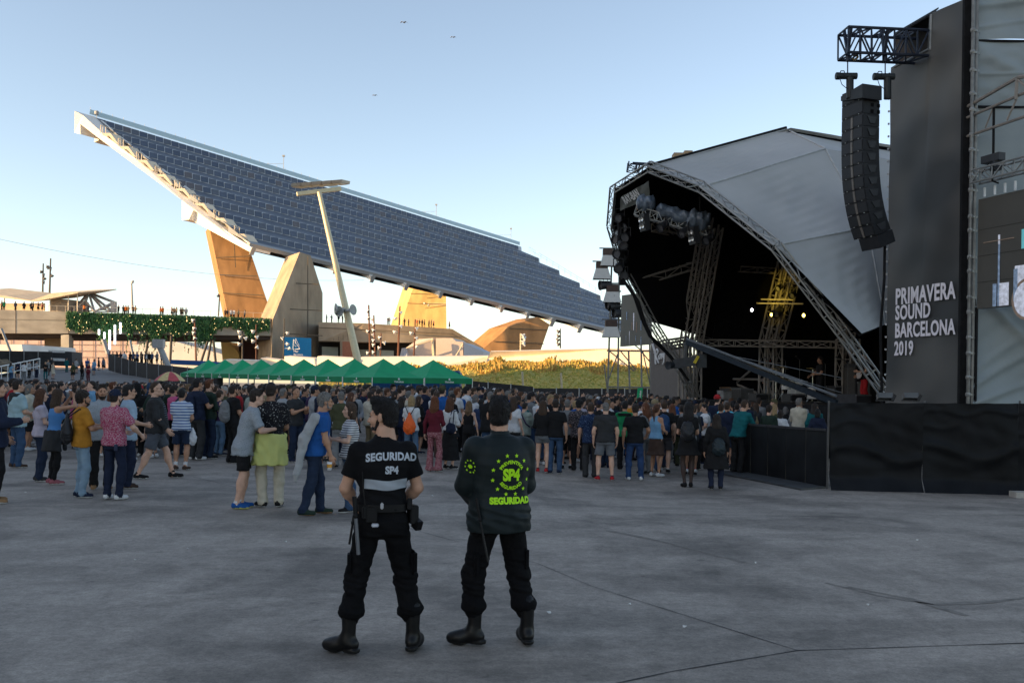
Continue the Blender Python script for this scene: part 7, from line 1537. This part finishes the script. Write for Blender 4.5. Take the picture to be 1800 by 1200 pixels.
folk(763, 829, 697, 18, 'woman in maroon sweater and flared rose patterned trousers', 2, 'maroon', floral_r, 'black', 'red', top='long', bot='flare', hd=('long', dict(fem=True, seed=9)), arms=('down', 'front'), fem=True, hem=.93)
a, p, h = folk(790, 824, 699, 34, 'woman in white blouse and long black skirt with auburn hair', 2, 'white', 'black', 'black', 'auburn', 'black', top='blouse', bot='skirt', extra='maxi', hd=('long', dict(fem=True, seed=12)), arms=('down', 'front'), fem=True, hem=.95)
lump_bag('shoulder_bag', local(a, h, (.14, -.15, 1.02)), (.12, .05, .11), cloth('navy'), 'dark shoulder bag on the woman in the white blouse', 'bag', 'bags people carry', yaw=34, strap=[[(-.06, 0, .08), (-.02, .06, .38), (.04, .16, .40)], [(.06, 0, .08), (.04, .06, .38), (.08, .16, .38)]])
folk(823, 812, 708, 12, 'woman in black halter top and black trousers with light brown hair', 2, 'black', 'black', 'black', 'light', top='tank', bot='loose', hd=('long', dict(fem=True, seed=4)), arms=('front', 'down'), fem=True)
folk(845, 806, 701, 26, 'man in plain navy tee left of the jacketed guard', 0, M('cloth_navy_tee', (.018, .034, .085), .85, var=.12, bump=.2), 'charcoal', 'black', 'black', top='tee', bot='trousers', arms=('front', 'out'))
a, p, h = folk(921, 812, 708, 32, 'person in pale grey green jacket with a dark crossbody strap', 2, 'ggreen', 'black', 'black', 'dark', top='jacket', bot='trousers', arms=('phone', 'phone'), head_pitch=-14)
mb = MB(); mb.path([Vector((-.12, -.13, 1.44)), Vector((0, -.178, 1.25)), Vector((.15, -.175, 1.0)), Vector((.2, -.06, .92))], .018, n=6); child_mesh(a, mb, 'bag_strap', cloth('purple'))
folk(953, 830, 704, 10, 'woman with brown curls, black top, denim shorts and red shoes', 2, 'black', M('cloth_grey_denim', (.10, .11, .12), .85, var=.2), 'red', 'brown', 'black', top='blouse', bot='hotpants', hd=('long', dict(fem=True, seed=14)), arms=('front', 'front'), fem=True, hem=.9)
folk(975, 832, 702, 8, 'man in black tee and mid blue jeans in the front row', 0, 'black', 'denim', 'navy', 'dark', top='tee', bot='jeans', arms=('front', 'down'), build=1.08)
folk(996, 824, 702, 14, 'man in mid grey tee and black shorts behind the black tee', 0, 'grey', 'black', 'black', 'grey', 'white', top='tee', bot='bermuda', hd=('thin', {}), arms=('front', 'front'))
folk(1016, 828, 703, 6, 'man in dark floral shirt and black trousers', 1, floral_d, 'black', 'black', 'black', 'black', top='shirt', bot='jeans', hd=('short', dict(cap='peak')), arms=('front', 'front'))
folk(1037, 840, 708, 6, 'man in navy dotted short-sleeved shirt and black trousers', 0, dots_n, 'charcoal', 'black', 'brown', top='shirt', bot='trousers', arms=('down', 'front'))
folk(1063, 844, 707, 0, 'bald man in dark tee, grey cargo shorts and red shoes', 2, 'charcoal', M('cloth_steel_short', (.115, .125, .14), .85, var=.12, bump=.2), 'red', 'grey', 'navy', top='tee', bot='shorts', hd=('shaved', dict(seed=2)), arms=('down', 'down'), build=1.18, legs=((-.16, 0), (.16, 0)))
folk(1115, 844, 710, 2, 'man in black tee, dark blue jeans and white shoes', 1, 'black', M('cloth_deep_denim', (.018, .045, .12), .85, var=.2, bump=.2), 'white', 'dark', top='tee', bot='jeans', arms=('down', 'out'), build=1.1, legs=((-.14, 0), (.15, 0)))
a, p, h = folk(1097, 826, 705, 10, 'person in black and green sports shirt', 1, 'green', 'black', 'black', 'black', top='tee', bot='trousers', arms=('front', 'front'))
lbox(a, (0, -.14, 1.42), (.36, .05, .07), 'shoulder_band', cloth('black'), bev=.02)
folk(1138, 818, 708, 12, 'bald man in brown tee and brown shorts', 2, 'brown', 'brown', 'navy', 'grey', 'white', top='tee', bot='bermuda', hd=('shaved', dict(seed=4)), arms=('down', 'down'), build=1.1)
a, p, h = folk(1166, 831, 704, 6, 'man in black tee and dark shorts with a blue backpack', 2, 'black', M('cloth_dark_khaki', (.045, .042, .045), .85, var=.15, bump=.2), 'black', 'brown', 'white', top='tee', bot='shorts', arms=('down', 'down'), build=1.06, hd=('short', dict(seed=9)))
lump_bag('backpack', local(a, h, (-.02, -.21, 1.20)), (.155, .10, .24), M('bag_blue', (.012, .045, .12), .55, var=.2), 'blue backpack on the man in black tee and dark shorts', 'backpack', 'bags people carry', yaw=6)
a, p, h = folk(1208, 856, 707, 2, 'woman in short black dress, dark tights and ankle boots', 0, 'black', 'black', 'black', 'black', M('tights_dark', (.045, .028, .024), .6, var=.1), 'black', top='dress', bot='skirt', extra='tights', hd=('long', dict(fem=True, seed=17)), arms=('front', 'front'), fem=True, hem=.66, legs=((-.06, 0), (.07, .02)))
lump_bag('backpack', local(a, h, (-.04, -.20, 1.18)), (.14, .09, .20), M('bag_black_nylon', (.016, .017, .02)), 'black leather backpack on the woman in the short dress', 'backpack', 'bags people carry', yaw=2, seed=5)
a, p, h = folk(1258, 860, 728, 4, 'woman with big dark brown hair in long black coat and navy trousers', 0, 'black', 'navy', 'black', 'dark', top='coat', bot='jeans', hd=('long', dict(fem=True, seed=19, v=.0075)), arms=('down', 'down'), fem=True, hem=.48, build=1.1)
lump_bag('backpack', local(a, h, (.03, -.20, 1.02)), (.13, .09, .17), M('bag_dark_teal', (.012, .022, .028), .5, var=.2), 'dark teal backpack on the woman with big dark hair', 'backpack', 'bags people carry', yaw=4, seed=6)
folk(1296, 832, 703, 52, 'man in teal long sleeved top leaning on the barrier', 0, 'teal', 'black', 'black', 'brown', top='long', bot='trousers', hd=('thin', {}), arms=('rest', 'rest'), lean=.20, build=1.1)
folk(1270, 815, 704, 40, 'man in turquoise tee bending beside the teal top', 0, 'turq', 'black', 'black', 'grey', top='tee', bot='trousers', hd=('thin', {}), arms=('rest', 'rest'), lean=.16, build=1.1)
folk(1234, 812, 708, 20, 'man in slate blue shirt between the two women in black', 0, M('cloth_slate_blue', (.05, .075, .10), .85, var=.1), 'black', 'black', 'light', top='shirt', bot='trousers', arms=('front', 'down'), head_yaw=50)
folk(1197, 820, 712, 8, 'man in black tee behind the woman in the short dress', 1, 'black', 'olive', 'black', 'dark', top='tee', bot='trousers', arms=('down', 'down'))
folk(1140, 836, 720, 20, 'person half hidden in dark grey tee right of the white shoes', 1, 'charcoal', 'black', 'black', 'dark', top='tee', bot='trousers', hd=('short', dict(cap='peak'))) if False else None
# performers
def on_deck(px, Y, h, yaw, label, sk, mats, **k):
    p = P(px, 690, Y); p.z = DECK; hd = k.pop('hd', ('short', {})); d = make_person(head=head(hd[0], **hd[1]), vox=.020, seed=int(px), **k); mm = lambda c: c if not isinstance(c, str) else cloth(c)
    return put_person('person', d, [skin_m(sk), mm(mats[0]), mm(mats[1]), mm(mats[2]), hair_m(mats[3]), mm(mats[4]), cloth('white')], p, yaw, h, label, 'performers on stage'), p
sg, p = on_deck(1350, 42, 1.78, -110, 'singer in red cap and pale blue jeans at centre stage', 0, ('black', 'ldenim', 'white', 'dark', 'red'), top='tee', bot='jeans', hd=('short', dict(cap='peak')), arms=('phone', 'down'))
gt, p = on_deck(1520, 34.6, 1.80, -95, 'guitarist in black tee and red trousers at the right of the stage', 0, ('black', 'red', 'black', 'dark', 'black'), top='tee', bot='jeans', hd=('short', dict(glasses=True)), arms=((.02, .25, 1.12), (.22, .20, .98)))
f = Field(); f.ell(0, (.12, .19, 1.02), (.17, .03, .13), .02); f.ell(0, (-.03, .19, 1.06), (.12, .028, .10), .03); f.cone(1, (-.1, .20, 1.08), (-.62, .24, 1.30), .02, .016, .01); f.ell(1, (-.67, .24, 1.325), (.07, .015, .035), .01); V, Q, m = f.mesh(.01)
me = np_mesh('electric_guitar', V, Q, m); me.materials.append(M('guitar_white', (.55, .5, .48), .3, var=.05)); me.materials.append(M('guitar_neck', (.12, .06, .03), .5)); go = bpy.data.objects.new('electric_guitar', me); col.objects.link(go); go.location = gt.location; go.rotation_euler = gt.rotation_euler; tag(go, 'pale electric guitar held by the guitarist in red trousers', 'guitar')
on_deck(1441, 37.5, 1.75, -100, 'seated player in black with white motif behind the crane beam', 1, ('black', 'black', 'black', 'dark', 'black'), top='tee', bot='jeans', hd=('curly', {}), arms=('front', 'out'))
# ================================================================== the crowd
rc = random.Random(21)
protos = []
hairs = [('short', {}), ('short', dict(vol=1.6)), ('curly', {}), ('thin', {}), ('shaved', {}), ('short', dict(cap='peak')), ('short', dict(beard=.8)), ('short', dict(glasses=True, beard=.4))]
fh = [('long', dict(fem=True)), ('bob', dict(fem=True)), ('pony', dict(fem=True)), ('bun', dict(fem=True)), ('long', dict(fem=True, seed=3))]
acts = [('front', 'front'), ('down', 'front'), ('cup', 'down'), ('phone', 'phone'), ('cross', 'cross'), ('pocket', 'pocket'), ('down', 'down'), ('cup', 'front')]
kinds = []
for k in range(22):
    fem_ = k % 3 == 2; hs = (fh if fem_ else hairs)[(k // (3 if fem_ else 1)) % (5 if fem_ else 8)]; hv = dict(hs[1]); hv['v'] = .0115
    tp_ = rc.choice(['tee', 'tee', 'shirt', 'long', 'jacket', 'hoodie'] if not fem_ else ['tee', 'tank', 'blouse', 'long', 'jacket']); bt = rc.choice(['jeans', 'trousers', 'shorts'] if not fem_ else ['jeans', 'leggings', 'skirt'])
    arm_ = acts[k % 8] if k not in (9, 16) else (('up', 'down') if k == 9 else ('photo', 'photo'))
    d = make_person(fem=fem_, build=rc.uniform(.95, 1.18), arms=arm_, top=tp_, bot=bt, head=head(hs[0], **hv), head_yaw=rc.uniform(-25, 25), head_pitch=rc.uniform(-8, 6), vox=.024, seed=k, hands=False, sway=rc.uniform(-.02, .02))
    me = np_mesh('standing_person', *d)
    for c in range(7): me.materials.append(cloth('black'))
    lowd = make_person(fem=fem_, build=1.05, arms=arm_ if arm_[0] in ('up', 'photo') else ('front', 'front'), top=tp_, bot='jeans', head=head(hs[0], **dict(hs[1], v=.021)), head_yaw=rc.uniform(-20, 20), vox=.050, seed=k, hands=False)
    keep = lowd[0][lowd[1]].mean(1)[:, 2] > .75; used = np.unique(lowd[1][keep]); mp = -np.ones(len(lowd[0]), int); mp[used] = np.arange(len(used)); low = (lowd[0][used], mp[lowd[1][keep]], lowd[2][keep])
    protos.append((me, low)); kinds.append((fem_, hs, tp_, bt, arm_))
tops_c = ['black'] * 9 + ['navy'] * 7 + ['charcoal'] * 6 + ['grey'] * 4 + ['white'] * 9 + ['lgrey'] * 6 + ['lblue', 'sky', 'cream', 'turq', 'red', 'ggreen'] + ['blue', 'sky', 'lblue', 'maroon', 'red', 'olive', 'khaki', 'teal', 'pink', 'mustard', 'dgreen', 'brown', 'lilac', 'denim', 'cream', 'purple']
bots_c = ['black'] * 5 + ['ddenim'] * 4 + ['denim'] * 3 + ['charcoal', 'navy', 'grey', 'khaki', 'brown']
hair_c = ['black'] * 6 + ['dark'] * 7 + ['brown'] * 5 + ['auburn', 'blond', 'grey', 'grey', 'light', 'red', 'white']
say = {'lblue': 'light blue', 'lgrey': 'light grey', 'dgreen': 'dark green', 'sky': 'sky blue', 'ggreen': 'grey green', 'denim': 'denim blue'}
def proj(x, y, z):
    u = x * ct + (z - HC) * st; v = -x * st + (z - HC) * ct; return CX + F * u / y, CY - F * v / y
def spot_ok(x, y):
    px, py = proj(x, y, 1.6)
    if px < -60 or px > 1440: return False
    # keep off the deck and behind the barrier line
    rel = Vector((x, y, 0)) - R0
    if rel.dot(nA) < 2.3 and -3 < rel.dot(mD) < SW + 1.4: return False
    if rel.dot(mD) < -3 and x > 5: return False
    if rel.dot(mD) >= SW + 1.4 and px > 1215: return False
    if px > 1290 and y < 27.0: return False
    if y < 24.2 + 1.5 * math.sin(px * .02) or (y < 28 and rc.random() < .35): return False
    # tents occupy their ground
    for i in range(9):
        for j in (0, 1):
            c = T0 + e1 * i + e2 * j
            if abs(x - c.x) < 2.1 and abs(y - c.y) < 2.1 and (j == 0 or i < 3): return False
    if y > 46 and px > 330 and px < 830: 
        if y > 50 - (px - 330) * 0.0: return False
    if abs(x - um.x) < .5 and abs(y - um.y) < .5: return False
    return all((x - a) ** 2 + (y - b) ** 2 > .36 for a, b in FR)
pts = []; cellg = {}
tries = 0
while tries < 26000 and len(pts) < 1150:
    tries += 1; y = 22.5 + 34 * rc.random() ** .85; px = rc.uniform(-60, 1440); x = (px - CX) / F * y
    if not spot_ok(x, y): continue
    md = .60 + .012 * (y - 22) ; gx, gy = int(x / 1.2), int(y / 1.2); okk = True
    for i in (-1, 0, 1):
        for j in (-1, 0, 1):
            for (a, b) in cellg.get((gx + i, gy + j), ()):
                if (a - x) ** 2 + (b - y) ** 2 < md * md: okk = False
    if not okk: continue
    cellg.setdefault((gx, gy), []).append((x, y)); pts.append((x, y))
pts.sort(key=lambda q: q[1])
stage_c = Vector((13.5, 37.5, 0))
def label_of(kind, tc, hc, px, y):
    fem_, hs, tp_, bt, arm_ = kind; who = 'woman' if fem_ else 'man'; word = {'tee': 'tee', 'shirt': 'shirt', 'long': 'sweater', 'jacket': 'jacket', 'hoodie': 'hooded top', 'tank': 'tank top', 'blouse': 'blouse'}[tp_]
    hw = {'shaved': 'close-cropped', 'thin': 'thin-haired', 'curly': hc + '-curled', 'short': hc + '-haired', 'long': 'long ' + hc + '-haired', 'bob': hc + ' bob-haired', 'pony': hc + ' ponytailed', 'bun': hc + '-bunned'}[hs[0]]
    if hs[1].get('cap'): hw = 'capped'
    zone = ['below the ivy bridge', 'left of the green tents', 'below the far green tents', 'below the near green tents', 'before the sunlit mound', 'left of the stage', 'before the stage'][min(6, max(0, int((px + 60) / 215)))]
    dep = 'near the front' if y < 26 else 'in mid crowd' if y < 31 else 'deep in the crowd'
    return f'{hw} {who} in {say.get(tc, tc)} {word} {dep} {zone}'
def put_copy(me, loc, yaw, h, mats, label, group, sink=0):
    o = bpy.data.objects.new('person', me); col.objects.link(o); o.location = loc; o.rotation_euler = (0, 0, -R(yaw)); o.scale = (h / 1.75,) * 3
    for i, m_ in enumerate(mats): o.material_slots[i].link = 'OBJECT'; o.material_slots[i].material = m_
    return tag(o, label, 'person', group)
NIND = 178; restV, restQ, restM = [], [], []; voff = 0
pal = [skin_m(0), skin_m(1), skin_m(2)] + [cloth(c) for c in ('black', 'navy', 'charcoal', 'grey', 'white', 'lblue', 'maroon', 'olive')] + [hair_m(c) for c in ('black', 'dark', 'brown', 'blond', 'grey', 'auburn')]
for n, (x, y) in enumerate(pts):
    z = gz(x, y); d = stage_c - Vector((x, y, 0)); yaw = math.degrees(math.atan2(d.x, d.y)) + rc.gauss(0, 16)
    if rc.random() < .13: yaw += rc.choice((-1, 1)) * rc.uniform(60, 150)
    k = rc.randrange(22)
    if k in (9, 16) and (rc.random() < .6 or x > 6): k = rc.randrange(8)
    fem_ = kinds[k][0]; h = rc.gauss(1.65 if fem_ else 1.765, .055); tc, bc, hc = rc.choice(tops_c), rc.choice(bots_c), rc.choice(hair_c); sk = rc.choice((0, 0, 1, 1, 2, 2, 3)); px = proj(x, y, 1.5)[0]
    if n < NIND:
        mats = [skin_m(sk), cloth(tc), cloth(bc), cloth(rc.choice(('white', 'black', 'charcoal', 'navy'))), hair_m(hc), cloth(rc.choice(('black', 'navy', 'olive', 'khaki', 'red'))), cloth('white')]
        put_copy(protos[k][0], (x, y, z), yaw, h, mats, label_of(kinds[k], tc, hc, px, y), 'people in the crowd')
    else:
        V, Q, m = protos[k][1]; s = h / 1.75; a = -R(yaw); cs, sn = math.cos(a), math.sin(a); W2 = V * s; W2 = np.stack([W2[:, 0] * cs - W2[:, 1] * sn + x, W2[:, 0] * sn + W2[:, 1] * cs + y, W2[:, 2] + z], 1)
        lut = np.array([rc.randrange(3), 3 + rc.choices(range(8), [9, 7, 6, 4, 3, 2, 1, 1])[0], 3 + rc.randrange(3), 3, 11 + rc.choices(range(6), [6, 6, 4, 1, 1, 1])[0], 3 + rc.randrange(5), 7])
        restV.append(W2); restQ.append(Q + voff); restM.append(lut[m]); voff += len(V)
if restV:
    me = np_mesh('distant_crowd', np.concatenate(restV), np.concatenate(restQ), np.concatenate(restM))
    for m_ in pal: me.materials.append(m_)
    o = bpy.data.objects.new('distant_crowd', me); col.objects.link(o); tag(o, 'dense mass of far heads and shoulders filling the back of the crowd', 'crowd', kind='stuff')
# ---- people on the ramp, the bridge and the promenade
sm = [p_[0] for p_ in protos]
def small(px, fy, Y, h, yaw, tc, label, group, bc='black', k=None):
    p = P(px, fy, Y); k = rc.randrange(9) if k is None else k
    put_copy(sm[k], p, yaw, h, [skin_m(rc.choice((0, 1, 2))), cloth(tc), cloth(bc), cloth('black'), hair_m(rc.choice(hair_c)), cloth('black'), cloth('white')], label, group)
for px, Y, tc, bc, lb in [(19, 86, 'sky', 'denim', 'person in sky blue by the white handrail'), (32, 92, 'navy', 'black', 'person in navy beside the white handrail'), (42, 90, 'white', 'grey', 'person in white on the left of the ramp'), (51, 96, 'lgrey', 'black', 'person in light grey and black on the ramp'), (64, 97, 'lgrey', 'navy', 'person in light grey and navy on the ramp'), (80, 92, 'black', 'teal', 'person in black and teal skirt on the ramp'), (93, 94, 'cream', 'cream', 'person all in pale cream on the ramp'), (84, 104, 'grey', 'brown', 'person in grey behind the pale cream figure'), (90, 118, 'charcoal', 'black', 'dark figure by the trailer'), (117, 116, 'teal', 'teal', 'person in teal right of the trailer'), (128, 92, 'olive', 'black', 'person in yellow green top and black shorts on the ramp'), (144, 94, 'black', 'black', 'person in black walking up the ramp'), (155, 90, 'maroon', 'maroon', 'person in maroon at the right of the ramp'), (134, 112, 'lgrey', 'navy', 'person in light grey and navy by the fence top'), (153, 116, 'blue', 'denim', 'person in blue and white at the ramp top'), (165, 108, 'sky', 'denim', 'person in sky blue at the ramp top')]:
    p = P(px, 660, Y); pz = rz(Y); small(px, proj(p.x, Y, pz)[1], Y, 1.72, rc.choice((0, 180, 160, 20, 200)), tc, lb, 'people on the ramp', bc)
cols = ['navy', 'white', 'black', 'denim', 'grey', 'blue', 'khaki', 'charcoal']
ORD = ['first', 'second', 'third', 'fourth', 'fifth', 'sixth', 'seventh', 'eighth', 'ninth', 'tenth', 'eleventh', 'twelfth', 'thirteenth', 'fourteenth', 'fifteenth', 'sixteenth', 'seventeenth', 'eighteenth', 'nineteenth', 'twentieth']
ORD += ['twenty-' + q for q in ORD[:9]] + ['last']
ivx = sorted(158 + k * 7 + rc.uniform(-3, 3) if k < 16 else 240 + (k - 16) * 9 for k in range(22))
for k in range(22):
    px = ivx[k]; Y = 128 + rc.uniform(-4, 10); p = P(px, 640, Y); c = cols[k % 8]
    if px > 192: Y = 122; fy = 656
    small(px, proj(p.x, Y, rz(126))[1] if px < 192 else 642, Y, 1.72, rc.uniform(0, 360), c, 'small distant figure in %s below the ivy, %s from the left there' % (say.get(c, c), ORD[k]), 'far people below the ivy')
brx = [3, 7, 27, 42, 55, 58, 67, 74, 148, 155, 208, 217, 221, 225, 234, 238, 282, 286, 302, 306, 310, 318, 321, 327, 396, 400, 406, 411, 419, 430]
for k, px in enumerate(brx):
    Y = float(np.interp(px, [-220, 120, 300, 477], [160, 166, 171, 177])) + 1.6; fy = 547.0 + px * .0335 - .6 if px > 0 else 545; c = ['black', 'green', 'navy', 'black', 'charcoal', 'black', 'black', 'red', 'orange', 'navy', 'black', 'charcoal', 'orange', 'tan', 'brown', 'tan', 'orange', 'orange', 'brown', 'tan', 'khaki', 'brown', 'khaki', 'lgrey', 'brown', 'navy', 'white', 'white', 'khaki', 'grey'][k]
    where = 'by the timber canopy' if px < 100 else 'by the steel pyramid' if px < 200 else 'right of the bare mast' if px < 260 else 'above mid ivy' if px < 350 else 'before the orange column'
    small(px, fy, Y, 1.75, rc.uniform(0, 360), c, 'tiny figure in %s on the bridge %s, %s from the left' % (say.get(c, c), where, ORD[k]), 'people on the bridge')
for k, px in enumerate([574, 583, 595, 602, 607, 682, 685, 711, 718, 733, 737, 742, 746, 754, 758, 762, 790]):
    Y = float(np.interp(px, [560, 640, 795], [183, 184, 186])) + 2; fy = float(np.interp(px, [560, 640, 795], [566, 568, 578])); c = rc.choice(['black', 'navy', 'charcoal', 'red', 'grey'])
    small(px, fy, Y, 1.5, rc.uniform(0, 360), c, 'tiny figure in %s on the promenade edge, %s from the left' % (say.get(c, c), ORD[k]), 'people on the promenade')
